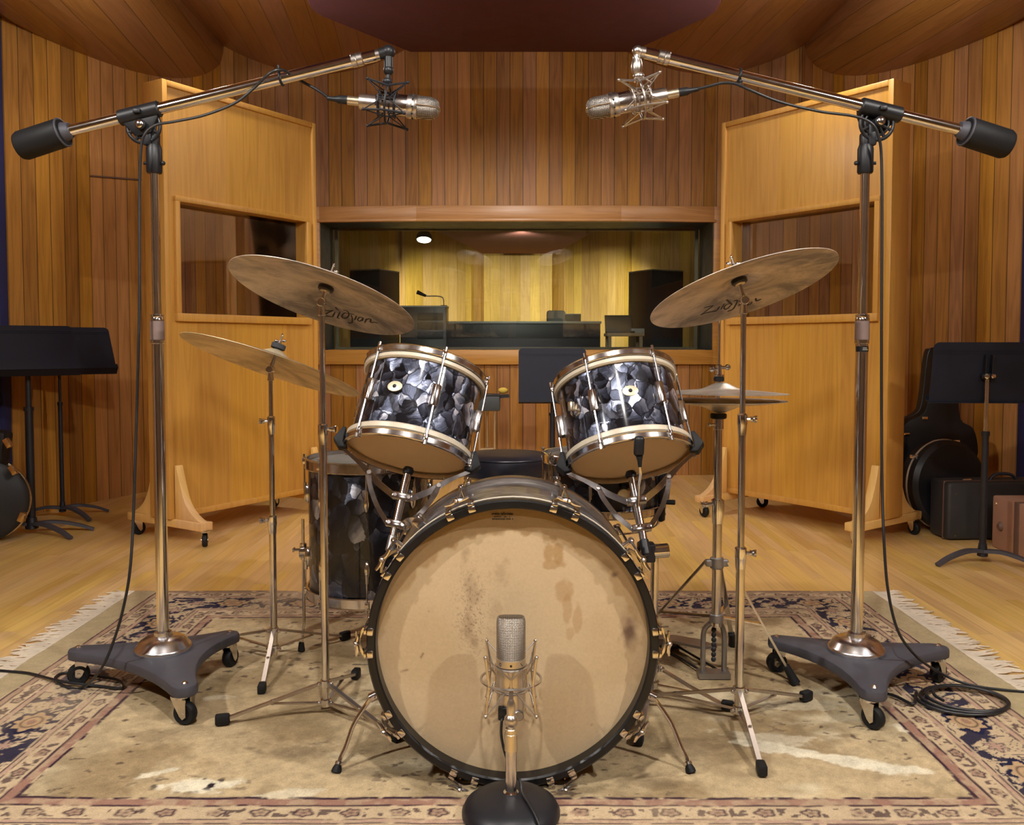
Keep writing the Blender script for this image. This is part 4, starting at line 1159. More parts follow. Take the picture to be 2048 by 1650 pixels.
# ------------------------------------------------------------------ drums
def thing_q(name, label, cat, loc, zaxis, group=None, front=V((0, 1, 0))):
    """Empty whose local z is zaxis and local -y looks to the front"""
    z = V(zaxis).normalized(); y = (front - z * front.dot(z)).normalized(); x = y.cross(z)
    R = Matrix((x, y, z)).transposed()
    t = thing(name, label, cat, loc, 0, group)
    t.rotation_mode = 'QUATERNION'; t.rotation_quaternion = R.to_quaternion()
    return t, R
def pol(th, r, z=0.0):
    """angle th from the front, towards the right"""
    a = math.radians(th)
    return V((r * math.sin(a), -r * math.cos(a), z))
def rdir(th):
    return pol(th, 1.0)
def tang(th):
    a = math.radians(th); return V((math.cos(a), math.sin(a), 0))
def rotm(th):
    """columns: tangent, inward radial, up"""
    return Matrix((tang(th), -rdir(th), V((0, 0, 1)))).transposed()

def hoop_ring(z0, z1, r, t, lip=0.004, seg=72):
    mb = MB()
    mb.lathe([(r - t, z0), (r, z0), (r + lip * 0.4, z0 + 0.002), (r, z0 + 0.004), (r, z1 - 0.004), (r + lip * 0.4, z1 - 0.002), (r, z1), (r - t, z1), (r - t, z0)], seg=seg)
    return mb

def tom(label, c, axis, rods, badge_th, knob=None, R=0.166, H=0.234):
    t, Rm = thing_q('rack_tom', label, 'drum', c, axis)
    t['group'] = 'tom drums mounted over the bass drum'
    mb = MB(); mb.lathe([(R - 0.008, 0.02), (R, 0.02), (R, H - 0.02), (R - 0.008, H - 0.02)], seg=72); sh = part('shell', mb, M['pearl'], t, local=True)
    mb = MB(); mb.lathe([(R - 0.009, 0.006), (R - 0.009, H - 0.006)], seg=72); part('inner_face', mb, M['shellwood'], sh, local=True)
    for a, b in ((0.004, 0.024), (H - 0.022, H - 0.005)):
        mb = MB(); mb.lathe([(R - 0.004, a), (R + 0.006, a), (R + 0.011, a + 0.004), (R + 0.011, b - 0.004), (R + 0.006, b), (R - 0.004, b)], seg=72); part('flesh_hoop', mb, M['cream'], t, local=True)
    for a, b in ((-0.017, 0.004), (H - 0.005, H + 0.016)):
        part('rim', hoop_ring(a, b, R + 0.012, 0.007), M['oldchrome'], t, local=True)
    mb = MB(); mb.lathe([(R + 0.006, 0.000), (R * 0.9, -0.004), (0, -0.005)], seg=72); part('resonant_head', mb, M['tanhead'], t, local=True)
    mb = MB(); mb.lathe([(R + 0.006, H - 0.002), (R * 0.93, H + 0.004), (0, H + 0.005)], seg=72); part('batter_head', mb, M['whitehead'], t, local=True)
    mid = H * 0.5
    for th in rods:
        Rt = rotm(th)
        mb = MB()   # slim ridged casing at mid height
        prof = [(-0.0135, 0), (0.0135, 0), (0.0115, 0.017), (0.006, 0.0225), (-0.006, 0.0225), (-0.0115, 0.017)]
        mb.prism(prof, pol(th, R - 0.001, mid - 0.031), tang(th), rdir(th), -0.062 if tang(th).cross(rdir(th)).z < 0 else 0.062, bev=0.0025)
        lg = part('lug', mb, M['oldchrome'], t, local=True)
        mb = MB(); mb.cyl(pol(th, R + 0.0165, -0.006), pol(th, R + 0.0165, H + 0.004), 0.0030, seg=8)
        part('tension_rod', mb, M['rodmetal'], t, local=True)
        for z, s in ((-0.004, -1), (H + 0.004, 1)):
            mb = MB()
            mb.box(pol(th, R + 0.0145, z), (0.013, 0.009, 0.022), Rt, bev=0.003)
            mb.box(pol(th, R + 0.008, z + s * 0.012), (0.012, 0.018, 0.004), Rt, bev=0.0015)
            mb.cyl(pol(th, R + 0.0165, z + s * 0.008), pol(th, R + 0.0165, z + s * 0.020), 0.0042, seg=8)
            part('rod_claw', mb, M['chrome'], t, local=True)
    # oval badge with a dark vent grommet
    Rt = rotm(badge_th); zc_ = H * 0.54
    mb = MB(); n = 28; ring = []
    for k in range(n):
        a = 2 * PI * k / n
        dx, dz = 0.0215 * math.cos(a), 0.0150 * math.sin(a)
        ring.append((dx, dz))
    vs, fs = [], []
    for lvl, sc in ((R - 0.001, 1.0), (R + 0.0018, 1.0), (R + 0.0024, 0.86)):
        for dx, dz in ring:
            th = badge_th + math.degrees(dx * sc / R); vs.append(pol(th, lvl, zc_ + dz * sc))
    for l in range(2):
        for k in range(n): fs.append((l * n + k, l * n + (k + 1) % n, (l + 1) * n + (k + 1) % n, (l + 1) * n + k))
    fs.append(tuple(2 * n + k for k in range(n)))
    mb.add(vs, fs); bd = part('badge', mb, M['badge'], t, local=True)
    mb = MB(); mb.lathe([(0, 0.004), (0.0025, 0.0035), (0.005, 0.002), (0.0055, 0)], pol(badge_th, R + 0.0018, zc_), rdir(badge_th), 16); part('vent', mb, M['black'], bd, local=True)
    if knob is not None:
        th, zk = knob; Rt = rotm(th)
        mb = MB(); mb.lathe([(0, 0.006), (0.012, 0.006), (0.019, 0.003), (0.020, 0)], pol(th, R, zk - 0.006), rdir(th), 20)
        for s in (-1, 1): mb.sphere(pol(th + s * 4.6, R + 0.003, zk - 0.010), 0.006, seg=10, rings=6)
        kb = part('tone_control', mb, M['nickel'], t, local=True)
        mb = MB(); mb.box(pol(th, R + 0.014, zk + 0.004), (0.014, 0.016, 0.026), Rt @ Matrix.Rotation(math.radians(12), 3, 'Y'), bev=0.003); part('lever', mb, M['pale'], kb, local=True)
    return t, Rm

cL = P(816, 905, 2.43); aL = V((0.172, 0.425, 0.885)).normalized()
cR = P(1258, 914, 2.43); aR = V((-0.125, 0.462, 0.874)).normalized()
tomL, RL = tom('black pearl tom drum with round cream badge, beneath the left crash cymbal', cL, aL, (-46, 17, 79, 141, 202, -107), -21)
tomR, RR = tom('black pearl tom drum with small lever knob on its shell, right of centre', cR, aR, (-28, 34, 94, 155, -150, -89), 6, knob=(-52, 0.125))

# ------------------------------------------------------------------ bass drum
BC = V((0.004, 2.10, 0.350))
def bp(th, r, y):
    """th clockwise from the top as seen by the camera"""
    a = math.radians(th)
    return V((BC.x + r * math.sin(a), y, BC.z + r * math.cos(a)))
bd = thing('bass_drum', 'big black pearl bass drum with stained tan front head', 'drum', (BC.x, 2.3, 0.0))
o0 = (BC.x, 0, BC.z)
mb = MB(); mb.lathe([(0.330, 2.135), (0.338, 2.135), (0.338, 2.465), (0.330, 2.465)], o0, (0, 1, 0), 96)
def bass_wrap(name):
    k = NT(name)
    sp = k.n('ShaderNodeSeparateXYZ', None, Vector=k.obj())
    ang = k.math('ARCTAN2', k.math('SUBTRACT', sp.outputs[2], BC.z), sp.outputs[0])
    n = k.noise(k.n('ShaderNodeCombineXYZ', None, X=k.math('MULTIPLY', ang, 6.5), Y=k.math('MULTIPLY', sp.outputs[1], 75.0)), 1.0, 5, 0.65, 0.6)
    n2 = k.noise(k.n('ShaderNodeCombineXYZ', None, X=k.math('MULTIPLY', ang, 2.0), Y=k.math('MULTIPLY', sp.outputs[1], 16.0)), 1.0, 3, 0.5, 0.8)
    t = k.math('MULTIPLY_ADD', n.outputs[0], 0.65, k.math('MULTIPLY', n2.outputs[0], 0.45))
    c = k.ramp(t, [(0.34, (0.020, 0.021, 0.028)), (0.52, (0.12, 0.115, 0.125)), (0.66, (0.38, 0.365, 0.38)), (0.80, (0.75, 0.72, 0.72))])
    k.set(Base_Color=c, Metallic=0.55, Roughness=0.32, Coat_Weight=0.6, Coat_Roughness=0.1)
    return k.m
M['basswrap'] = bass_wrap('streaked grey pearl wrap')
part('shell', mb, M['basswrap'], bd)
mb = MB(); mb.lathe([(0.328, 2.104), (0.332, 2.100), (0.346, 2.100), (0.350, 2.104), (0.350, 2.130), (0.349, 2.138), (0.328, 2.138), (0.328, 2.104)], o0, (0, 1, 0), 96); fh = part('front_hoop', mb, M['hoopblack'], bd)
mb = MB(); mb.lathe([(0.336, 2.130), (0.3495, 2.130), (0.3495, 2.148), (0.336, 2.148)], o0, (0, 1, 0), 96); part('hoop_inlay', mb, M['basswrap'], fh)
mb = MB(); mb.torus((BC.x, 2.147, BC.z), (0, 1, 0), 0.3485, 0.0028, 96, 8); part('hoop_edge', mb, M['cream'], fh)
mb = MB(); mb.lathe([(0.330, 2.455), (0.347, 2.455), (0.350, 2.459), (0.350, 2.496), (0.346, 2.500), (0.332, 2.500), (0.330, 2.455)], o0, (0, 1, 0), 96); part('rear_hoop', mb, M['satin'], bd, label='grey metallic rear hoop')
# head
def bass_head():
    nr, na = 130, 400
    r = np.concatenate([[0.0], np.linspace(0.004, 0.3285, nr)])
    a = np.linspace(0, 2 * PI, na, endpoint=False)
    Rr, Aa = np.meshgrid(r[1:], a, indexing='ij')
    X = np.concatenate([[0.0], (Rr * np.sin(Aa)).ravel()]); Z = np.concatenate([[0.0], (Rr * np.cos(Aa)).ravel()])
    S = 1755.0 / 2.140
    px = 1025.5 + X * S; py = 1279 - Z * S
    L = lambda c: np.array(srgb(*c))
    n1 = fbm(px / 70, py / 70, 101, 5); n2 = fbm(px / 18, py / 24, 102, 4); n3 = fbm(px / 3, py / 3, 103, 2); n4 = fbm(px / 160, py / 160, 104, 3)
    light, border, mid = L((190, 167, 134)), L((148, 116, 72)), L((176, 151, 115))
    col = light * np.ones((len(X), 3))
    def lay(m, c):
        m = np.clip(m, 0, 1)[:, None]; col[:] = col * (1 - m) + c * m
    lay(sstep(0.40, 0.75, n4) * 0.55, mid)
    # ragged darker border: aging ring plus the hoop's shadow painted in at the top
    ang = np.arctan2(px - 1022, 1325 - py)
    rag = fbm(ang * 9 + 40, px * 0 + 2.2, 105, 3) - 0.5
    rag2 = vnoise(ang * 24 + 11, px * 0 + 0.5, 106) - 0.5
    rr = np.hypot(px - 1022, py - 1325) + 34 * rag + 10 * rag2 + 12 * (n2 - 0.5)
    topw = sstep(-0.1, 0.8, np.cos(ang))
    lay(sstep(262 - 4, 262 + 5 + 0 * topw, rr) * (0.30 + 0.30 * topw), border * (0.90 + 0.2 * n1)[:, None])
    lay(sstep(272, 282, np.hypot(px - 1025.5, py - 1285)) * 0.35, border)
    def blob(x, y, rx, ry, c, amt, seed, soft=0.8, rg=0.9):
        q = np.sqrt(((px - x) / rx) ** 2 + ((py - y) / ry) ** 2) + rg * (fbm(px / 13, py / 16, seed, 4) - 0.5)
        lay((1 - sstep(1 - soft, 1.0, q)) * amt, L(c))
    blob(1259, 1262, 15, 42, (70, 52, 58), 0.85, 111); blob(1257, 1262, 26, 62, (120, 92, 70), 0.45, 112)
    blob(1229, 1148, 11, 10, (80, 55, 48), 0.8, 113); blob(1212, 1130, 22, 16, (120, 88, 56), 0.4, 114)
    for (x, y, rx, ry, am) in ((930, 1120, 14, 34, 0.35), (945, 1190, 24, 60, 0.30), (940, 1262, 22, 46, 0.42), (950, 1290, 14, 22, 0.4), (1000, 1140, 26, 44, 0.22), (990, 1215, 20, 40, 0.15), (1010, 1300, 60, 60, 0.12)):
        blob(x, y, rx, ry, (112, 88, 66), am, int(x + y), 0.9, 1.3)
    sp = sstep(0.62, 0.72, fbm(px / 2.6, py / 2.6, 120, 2)) * np.exp(-(((px - 945) / 34) ** 2 + ((py - 1225) / 85) ** 2))
    lay(sp * 0.55, L((80, 62, 50)))
    for (x, y, rx, ry, am) in ((1098, 1102, 13, 22, 0.7), (1116, 1106, 12, 28, 0.75), (1106, 1128, 28, 10, 0.6), (1128, 1180, 20, 26, 0.5), (1134, 1215, 11, 40, 0.45), (1155, 1240, 11, 36, 0.45), (1140, 1268, 10, 16, 0.35)):
        blob(x, y, rx, ry, (158, 124, 80), am, int(x * 2 + y), 0.35, 0.7)
    blob(1025, 1540, 160, 30, (176, 144, 100), 0.3, 133, 0.9, 0.8)  # soft shadow near the bottom of the head, painted in
    def scratch(x0, y0, x1, y1, w, am):
        d = np.array([x1 - x0, y1 - y0]); Ld = np.hypot(*d); d = d / Ld
        u = (px - x0) * d[0] + (py - y0) * d[1]; v = -(px - x0) * d[1] + (py - y0) * d[0]
        lay(np.exp(-(v / w) ** 2) * sstep(-1, 2, u) * (1 - sstep(Ld - 2, Ld + 1, u)) * am, L((92, 58, 36)))
    scratch(841, 1317, 848, 1305, 1.6, 0.8); scratch(800, 1346, 817, 1340, 1.3, 0.8); scratch(1183, 1453, 1186, 1450, 2, 0.7); scratch(857, 1221, 859, 1223, 1.6, 0.7)
    col *= (0.95 + 0.10 * n3)[:, None]
    vs = np.stack([BC.x + X, 2.140 + 0 * X, BC.z + Z], 1) - np.array(W[bd])
    k = np.arange(na); k2 = (k + 1) % na
    tris = [(0, 1 + int(a_), 1 + int(b_)) for a_, b_ in zip(k, k2)]
    i = 1 + np.arange(nr * na).reshape(nr, na)
    q = np.stack([i[:-1].ravel(), np.roll(i[:-1], -1, 1).ravel(), np.roll(i[1:], -1, 1).ravel(), i[1:].ravel()], 1)
    me = bpy.data.meshes.new('front_head')
    me.from_pydata([tuple(v) for v in vs], [], tris + [tuple(int(z) for z in f) for f in q])
    bm = bmesh.new(); bm.from_mesh(me); bmesh.ops.recalc_face_normals(bm, faces=list(bm.faces))
    if bm.faces[0].normal.y > 0:
        for f in bm.faces: f.normal_flip()
    bm.to_mesh(me); bm.free()
    me.polygons.foreach_set('use_smooth', [True] * len(me.polygons))
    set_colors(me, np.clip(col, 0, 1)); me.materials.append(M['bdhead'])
    o = bpy.data.objects.new('front_head', me); C.objects.link(o); o.parent = bd; W[o] = W[bd]
    return o
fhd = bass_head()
mb = MB(); mb.lathe([(0.330, 2.488), (0, 2.488)], o0, (0, 1, 0), 64); part('rear_head', mb, M['whitehead'], bd)
# faint printed mark near the top of the head
mb = MB(); Sx = 2.1395 / 1755.0
rr_ = random.Random(3)
def mark_row(y, x0, x1, h, gap):
    x = x0
    while x < x1:
        w = rr_.uniform(1.2, 2.2)
        if rr_.random() > 0.12:
            mb.box((BC.x + (x - 1025.5) * Sx, 2.1390, BC.z + (1279 - y) * Sx), (w * Sx, 0.0006, h * rr_.uniform(0.8, 1.15) * Sx))
        x += w + gap
mark_row(1026.0, 985, 1026, 3.4, 0.55); mark_row(1031.5, 990, 1020, 1.6, 0.7); mark_row(1036.0, 984, 1026, 2.6, 0.6)
mb.box((BC.x + (1008 - 1025.5) * Sx, 2.1390, BC.z + (1279 - 1022.5) * Sx), (1.8 * Sx, 0.0006, 1.8 * Sx))
part('print', mb, M['ink'], fhd, label='small faint dark print')
# claws, handles, rods
angs = (-21, 21, -56, 56, -89, 89, -124, 124, -160, 160)
for th in angs:
    mb = MB()
    a = math.radians(th)
    rad = V((math.sin(a), 0, math.cos(a))); tg = V((math.cos(a), 0, -math.sin(a)))
    Rt = Matrix((tg, V((0, 1, 0)), rad)).transposed()
    for s in (-1, 1):
        b = bp(th + s * 4.6, 0.3415, 2.097); ra = math.radians(th + s * 4.6)
        R2 = Matrix((V((math.cos(ra), 0, -math.sin(ra))), V((0, 1, 0)), V((math.sin(ra), 0, math.cos(ra))))).transposed()
        mb.box(b, (0.019, 0.008, 0.015), R2, bev=0.003)
        mb.box(bp(th + s * 4.6, 0.3535, 2.115), (0.015, 0.044, 0.007), R2, bev=0.002)
    arc = [bp(th + 5.2 * (k / 6 - 1) if False else th - 5.2 + 10.4 * k / 8, 0.3585 + 0.010 * math.sin(PI * k / 8), 2.118) for k in range(9)]
    mb.bar(arc, 0.020, 0.006, up=rad)
    cl = part('claw', mb, M['nickel'], bd)
    mb = MB(); mb.cyl(bp(th, 0.3715, 2.098), bp(th, 0.3715, 2.30), 0.0035, seg=8); part('tension_rod', mb, M['nickel'], bd)
    mb = MB()
    hb_ = bp(th, 0.3735, 2.094)
    up_ = tg * math.cos(0.1) + rad * math.sin(0.1)
    mb.tube(catmull([hb_ - tg * 0.030 - rad * 0.002, hb_ - tg * 0.014 - rad * 0.003, hb_, hb_ + tg * 0.014 - rad * 0.003, hb_ + tg * 0.030 - rad * 0.002], 4), [0.0035 + 0.0022 * abs(math.sin(PI * k / 16)) for k in range(17)], 8)
    mb.sphere(hb_, 0.0075, (1, 1.3, 1), seg=10, rings=6)
    part('t_handle', mb, M['nickel'], cl)
    mb = MB(); mb.cyl(bp(th, 0.3370, 2.30), bp(th, 0.376, 2.30), 0.007, 0.006, seg=12, bev=0.001); mb.sphere(bp(th, 0.3725, 2.30), 0.0085, (1, 1.9, 1), seg=12, rings=8); part('lug', mb, M['oldchrome'], bd)
    if abs(th) < 100:
        mb = MB()
        mb.box(bp(th, 0.3545, 2.478), (0.022, 0.05, 0.008), Rt, bev=0.002); mb.cyl(bp(th, 0.362, 2.30), bp(th, 0.362, 2.50), 0.0035, seg=8)
        mb.sphere(bp(th, 0.362, 2.506), 0.008, seg=10, rings=6)
        part('rear_claw', mb, M['nickel'], bd)
bd.location.y -= 0.035
# spurs
for pts in (((747, 1384, 2.235), (733, 1404, 2.235), (712, 1438, 2.225), (697, 1480, 2.21), (687, 1502, 2.20), (681, 1519, 2.19)), ((1303, 1384, 2.235), (1316, 1402, 2.235), (1338, 1436, 2.225), (1356, 1480, 2.21), (1367, 1502, 2.20), (1373, 1519, 2.19))):
    q = catmull([P(*p) for p in pts], 5)
    q0 = q[0] + (V((BC.x, q[0].y, BC.z)) - q[0]).normalized() * 0.03
    mb = MB(); mb.tube([q0] + q, 0.0055, 10); sp = part('spur', mb, M['nickel'], bd)
    e = q[-1]; d = (q[-1] - q[-4]).normalized()
    foot = V((e.x + d.x * 0.012, e.y + d.y * 0.012, -0.002))
    mb = MB(); mb.cyl(e - d * 0.012, e - d * 0.002, 0.0095, seg=14, bev=0.002); part('ferrule', mb, M['nickel'], sp)
    mb = MB(); mb.tube([e - d * 0.003, e.lerp(foot, 0.4), foot], [0.0085, 0.012, 0.0135], 14); part('rubber_foot', mb, M['rubber'], sp)
    mb = MB(); cdir = (q[0] - q0).normalized(); mb.cyl(q0, q0 + cdir * 0.036, 0.012, seg=14, bev=0.003); mb.cyl(q0 + cdir * 0.022 - V((0, 0.018, 0)), q0 + cdir * 0.022 + V((0, 0.018, 0)), 0.005, seg=10); part('spur_bracket', mb, M['oldchrome'], bd)

# ------------------------------------------------------------------ cradles under the toms
def cradle(label, tomc, ax, Rm, px_arms, pads, tube_px, end_mat, name='tom_cradle'):
    t = thing(name, label, 'tom holder', tomc + Rm @ V((0, 0, -0.27)))
    # main tube along the drum's axis
    a, b = tomc + Rm @ V((tube_px, 0.0, -0.060)), tomc + Rm @ V((tube_px, 0.0, -0.245))
    mb = MB(); mb.cyl(a, b, 0.0105, seg=16, bev=0.002)
    part('tube', mb, M['chrome'], t)
    mb = MB(); mb.cyl(b - (a - b).normalized() * 0.034, b + (a - b).normalized() * 0.010, 0.0125, seg=16, bev=0.003); part('end_sleeve', mb, end_mat, t)
    mb = MB(); mb.lathe([(0, 0), (0.014, 0.004), (0.016, 0.014), (0.012, 0.022), (0, 0.024)], a + (a - b).normalized() * -0.004, (a - b), 16); part('top_nut', mb, M['black'], t)
    for z in (-0.128, -0.205):
        mb = MB(); c = tomc + Rm @ V((tube_px, -0.002, z))
        mb.box(c, (0.054, 0.026, 0.020), Rm, bev=0.003)
        for s in (-1, 1): mb.cyl(c + Rm @ V((s * 0.019, -0.012, 0)), c + Rm @ V((s * 0.019, -0.017, 0)), 0.005, seg=10)
        part('bracket', mb, M['chrome'], t)
    for th in pads:
        # long upper arm from the bracket to the drum's rim
        rim = V(pol(th, 0.184, -0.022))
        s = 1 if rim.x > tube_px else -1
        st = V((tube_px + s * 0.024 * abs(math.sin(math.radians(th))), -0.024 * math.cos(math.radians(th)), -0.128))
        pts = [st, st.lerp(rim, 0.30) + V((0, 0, -0.004)), st.lerp(rim, 0.62) + V((0, 0, 0.002)), st.lerp(rim, 0.98)]
        q = catmull([tomc + Rm @ p for p in pts], 4)
        mb = MB(); mb.bar(q, [0.017] * 7 + [0.015, 0.013, 0.011, 0.010, 0.010, 0.010], 0.0035, up=V((0, -1, -0.12)))
        arm = part('arm', mb, M['oldchrome'], t)
        st2 = V((tube_px + s * 0.024 * abs(math.sin(math.radians(th))), -0.024 * math.cos(math.radians(th)), -0.205))
        mid = st.lerp(rim, 0.46)
        pts = [st2, st2.lerp(mid, 0.35) + rdir(th) * 0.012, st2.lerp(mid, 0.75) + rdir(th) * 0.010, mid]
        q = catmull([tomc + Rm @ p for p in pts], 4)
        mb = MB(); mb.bar(q, 0.013, 0.0035, up=V((0, -1, -0.12))); mb.cyl(tomc + Rm @ (mid + V((0, -0.007, 0))), tomc + Rm @ (mid + V((0, 0.007, 0))), 0.006, seg=10)
        part('brace', mb, M['oldchrome'], t)
        # rubber grip hugging the rim, with an outward ear
        td, rd = tang(th), rdir(th)
        poly = [(-0.012, -0.028), (0.010, -0.030), (0.030, -0.008), (0.012, 0.030), (0.002, 0.030), (0.002, -0.014), (-0.012, -0.018)]
        o_ = pol(th, 0.178, 0.0) - td * 0.019
        mb = MB(); mb.prism([(p[0], p[1]) for p in poly], tomc + Rm @ o_, Rm @ rd, Rm @ V((0, 0, 1)), 0.038 * (1 if rd.cross(V((0, 0, 1))).dot(td) > 0 else -1), bev=0.003)
        part('grip', mb, M['rubber'], arm)
    return t
crL = cradle('chrome three-armed cradle with grey end sleeve under the left tom', cL, aL, RL, None, (-86, 84, 180), 0.012, M['iron'])
crR = cradle('chrome three-armed cradle with black end sleeve under the right tom', cR, aR, RR, None, (-84, 78, 180), -0.004, M['black'])
# left cradle hooks to the bass drum hoop; right cradle sits in a floor stand
mb = MB(); c = cL + RL @ V((0.012, 0, -0.205)); h0 = bp(-43, 0.352, 2.265)
mb.bar(catmull([c + RL @ V((0.02, 0, 0)), c.lerp(h0, 0.5) + V((0.004, 0, 0.004)), h0], 5), 0.022, 0.006, up=(0, -1, 0)); mb.box(h0, (0.034, 0.05, 0.026), Matrix.Rotation(math.radians(43), 3, 'Y'), bev=0.004)
part('clamp', mb, M['oldchrome'], crL)
sx, sy = 0.430, 2.60
t = thing('tom_stand', 'chrome floor stand with big round knob right of the bass drum', 'drum stand', (sx, sy, 0))
kz = P(1300, 1107, 2.55).z
mb = MB(); mb.cyl((sx, sy, 0.05), (sx, sy, kz), 0.0115, seg=16); part('pole', mb, M['nickel'], t)
mb = MB(); mb.cyl((sx - 0.055, sy - 0.05, kz), (sx + 0.006, sy - 0.018, kz + 0.002), 0.020, seg=16, bev=0.003); mb.box((sx - 0.03, sy - 0.03, kz), (0.05, 0.05, 0.055), bev=0.006); part('clamp', mb, M['blackmetal'], t)
mb = MB(); mb.cyl((sx - 0.012, sy - 0.034, kz + 0.002), (sx + 0.036, sy - 0.034, kz + 0.006), 0.021, seg=28, bev=0.003); part('knob', mb, M['chrome'], t)
e = cR + RR @ V((-0.004, 0, -0.262))
mb = MB(); mb.tube([e, e.lerp(V((sx - 0.04, sy - 0.04, kz)), 0.5), V((sx - 0.04, sy - 0.04, kz))], 0.011, 12); part('link_arm', mb, M['blackmetal'], t)
for i, (px, py) in enumerate(((1455, 1420), (1278, 1488), None and (0, 0) or (1300, 1330))):
    g = G(px, py, 0.0)
    if i == 2: g = V((0.33, 2.93, 0))
    hub = V((sx, sy, 0.10))
    d = (g - V((sx, sy, 0))).normalized()
    for k, w in ((0, 0.0),):
        mb = MB(); mb.bar([hub + d * 0.012, hub.lerp(g, 0.5) + V((0, 0, 0.004)), g + V((0, 0, 0.014)) - d * 0.012], 0.015, 0.006); lg = part('leg', mb, M['legmetal'], t)
        mb = MB(); mb.bar([V((sx, sy, 0.045)) + d * 0.012, hub.lerp(g, 0.55) + V((0, 0, -0.006))], 0.010, 0.004); part('brace', mb, M['nickel'], lg)
        mb = MB(); mb.box(g + V((0, 0, 0.014)), (0.036, 0.024, 0.028), Matrix.Rotation(math.atan2(d.y, d.x), 3, 'Z'), bev=0.006); part('rubber_foot', mb, M['rubber'], lg)
mb = MB(); mb.cyl((sx, sy, 0.085), (sx, sy, 0.115), 0.019, seg=16, bev=0.003); mb.cyl((sx, sy, 0.035), (sx, sy, 0.058), 0.017, seg=16, bev=0.003); mb.sphere((sx + 0.02, sy - 0.02, 0.10), 0.009, seg=10, rings=6); mb.sphere((sx - 0.005, sy - 0.026, 0.10), 0.009, seg=10, rings=6); part('hub', mb, M['chrome'], t)

# ------------------------------------------------------------------ floor tom
fc = P(738, 1000, 3.0); fx, fy = fc.x, 3.0
ft = thing('floor_tom', 'deep black pearl floor tom with white top head standing behind the left cymbal stands', 'drum', (fx, fy, 0.0))
fz0, fz1, fr = 0.235, 0.665, 0.203
O = (fx, fy, 0)
mb = MB(); mb.lathe([(fr - 0.008, fz0 + 0.01), (fr, fz0 + 0.01), (fr, fz1 - 0.01), (fr - 0.008, fz1 - 0.01)], O, seg=80); part('shell', mb, M['pearlbig'], ft)
for a, b in ((fz0 - 0.022, fz0 + 0.014), (fz1 - 0.014, fz1 + 0.022)):
    mb = hoop_ring(a, b, fr + 0.011, 0.006, 0.005, 80); mb.v = [v + V(O) for v in mb.v]; part('rim', mb, M['oldchrome'], ft)
mb = MB(); mb.lathe([(fr + 0.005, fz1 + 0.002), (fr * 0.95, fz1 + 0.010), (0, fz1 + 0.011)], O, seg=72); part('batter_head', mb, M['whitehead'], ft)
mb = MB(); mb.lathe([(fr + 0.005, fz0), (fr * 0.95, fz0 - 0.008), (0, fz0 - 0.009)], O, seg=72); part('resonant_head', mb, M['tanhead'], ft)
for th in (-38, -83, -128, -173, 142, 97, 52, 7):
    for zc_, zr in ((fz1 - 0.105, fz1 + 0.014), (fz0 + 0.105, fz0 - 0.014)):
        s = 1 if zr > zc_ else -1
        c = V(O) + pol(th, fr + 0.004, zc_)
        mb = MB(); mb.sphere(c, 0.010, (1.0, 1.25, 3.2), rotm(th), 14, 12); mb.cyl(c + rdir(th) * 0.008 + V((0, 0, s * 0.012)), c + rdir(th) * 0.008 + V((0, 0, s * 0.040)), 0.0055, seg=10)
        part('lug', mb, M['nickel'], ft)
        mb = MB(); p_ = V(O) + pol(th, fr + 0.014, 0); mb.cyl(V((p_.x, p_.y, zc_ + s * 0.03)), V((p_.x, p_.y, zr + s * 0.012)), 0.003, seg=8)
        mb.box(V((p_.x, p_.y, zr - s * 0.006)), (0.016, 0.012, 0.024), rotm(th), bev=0.003); mb.cyl(V((p_.x, p_.y, zr)), V((p_.x, p_.y, zr + s * 0.018)), 0.0042, seg=8)
        part('tension_rod', mb, M['nickel'], ft)
for i, th in enumerate((-88, 32, 152)):
    c = V(O) + pol(th, fr, 0)
    o_ = V(O) + pol(th, fr + 0.034, 0)
    if i == 0: o_ = P(607, 1150, 3.02); o_.z = 0
    ztop = P(607, 1038, 3.02).z
    mb = MB(); q = [V((o_.x, o_.y, ztop)), V((o_.x, o_.y, 0.10)), V((o_.x, o_.y, 0.0)) + rdir(th) * 0.010 + V((0, 0, 0.012))]
    mb.tube(q, 0.0055, 10); lg = part('leg', mb, M['nickel'], ft)
    mb = MB(); mb.cyl(q[-1] - V((0, 0, 0.014)), q[-1] + V((0, 0, 0.02)), 0.013, 0.009, seg=14, bev=0.003); part('rubber_foot', mb, M['rubber'], lg)
    zb_ = P(610, 1105, 3.0).z
    mb = MB(); mb.box(V((c.x, c.y, zb_)).lerp(V((o_.x, o_.y, zb_)), 0.5), ((o_ - V((c.x, c.y, 0))).length + 0.01, 0.028, 0.034), Matrix.Rotation(math.radians(th - 90), 3, 'Z'), bev=0.005)
    mb.cyl(V((o_.x, o_.y, zb_ - 0.028)), V((o_.x, o_.y, zb_ + 0.028)), 0.012, seg=14, bev=0.002)
    mb.cyl(V((o_.x, o_.y, zb_ + 0.005)), V((o_.x, o_.y, zb_ + 0.005)) + rdir(th) * 0.03, 0.005, seg=10); mb.box(V((o_.x, o_.y, zb_ + 0.005)) + rdir(th) * 0.032, (0.007, 0.026, 0.014), Matrix.Rotation(math.radians(th - 90), 3, 'Z'), bev=0.003)
    part('leg_bracket', mb, M['oldchrome'], ft)

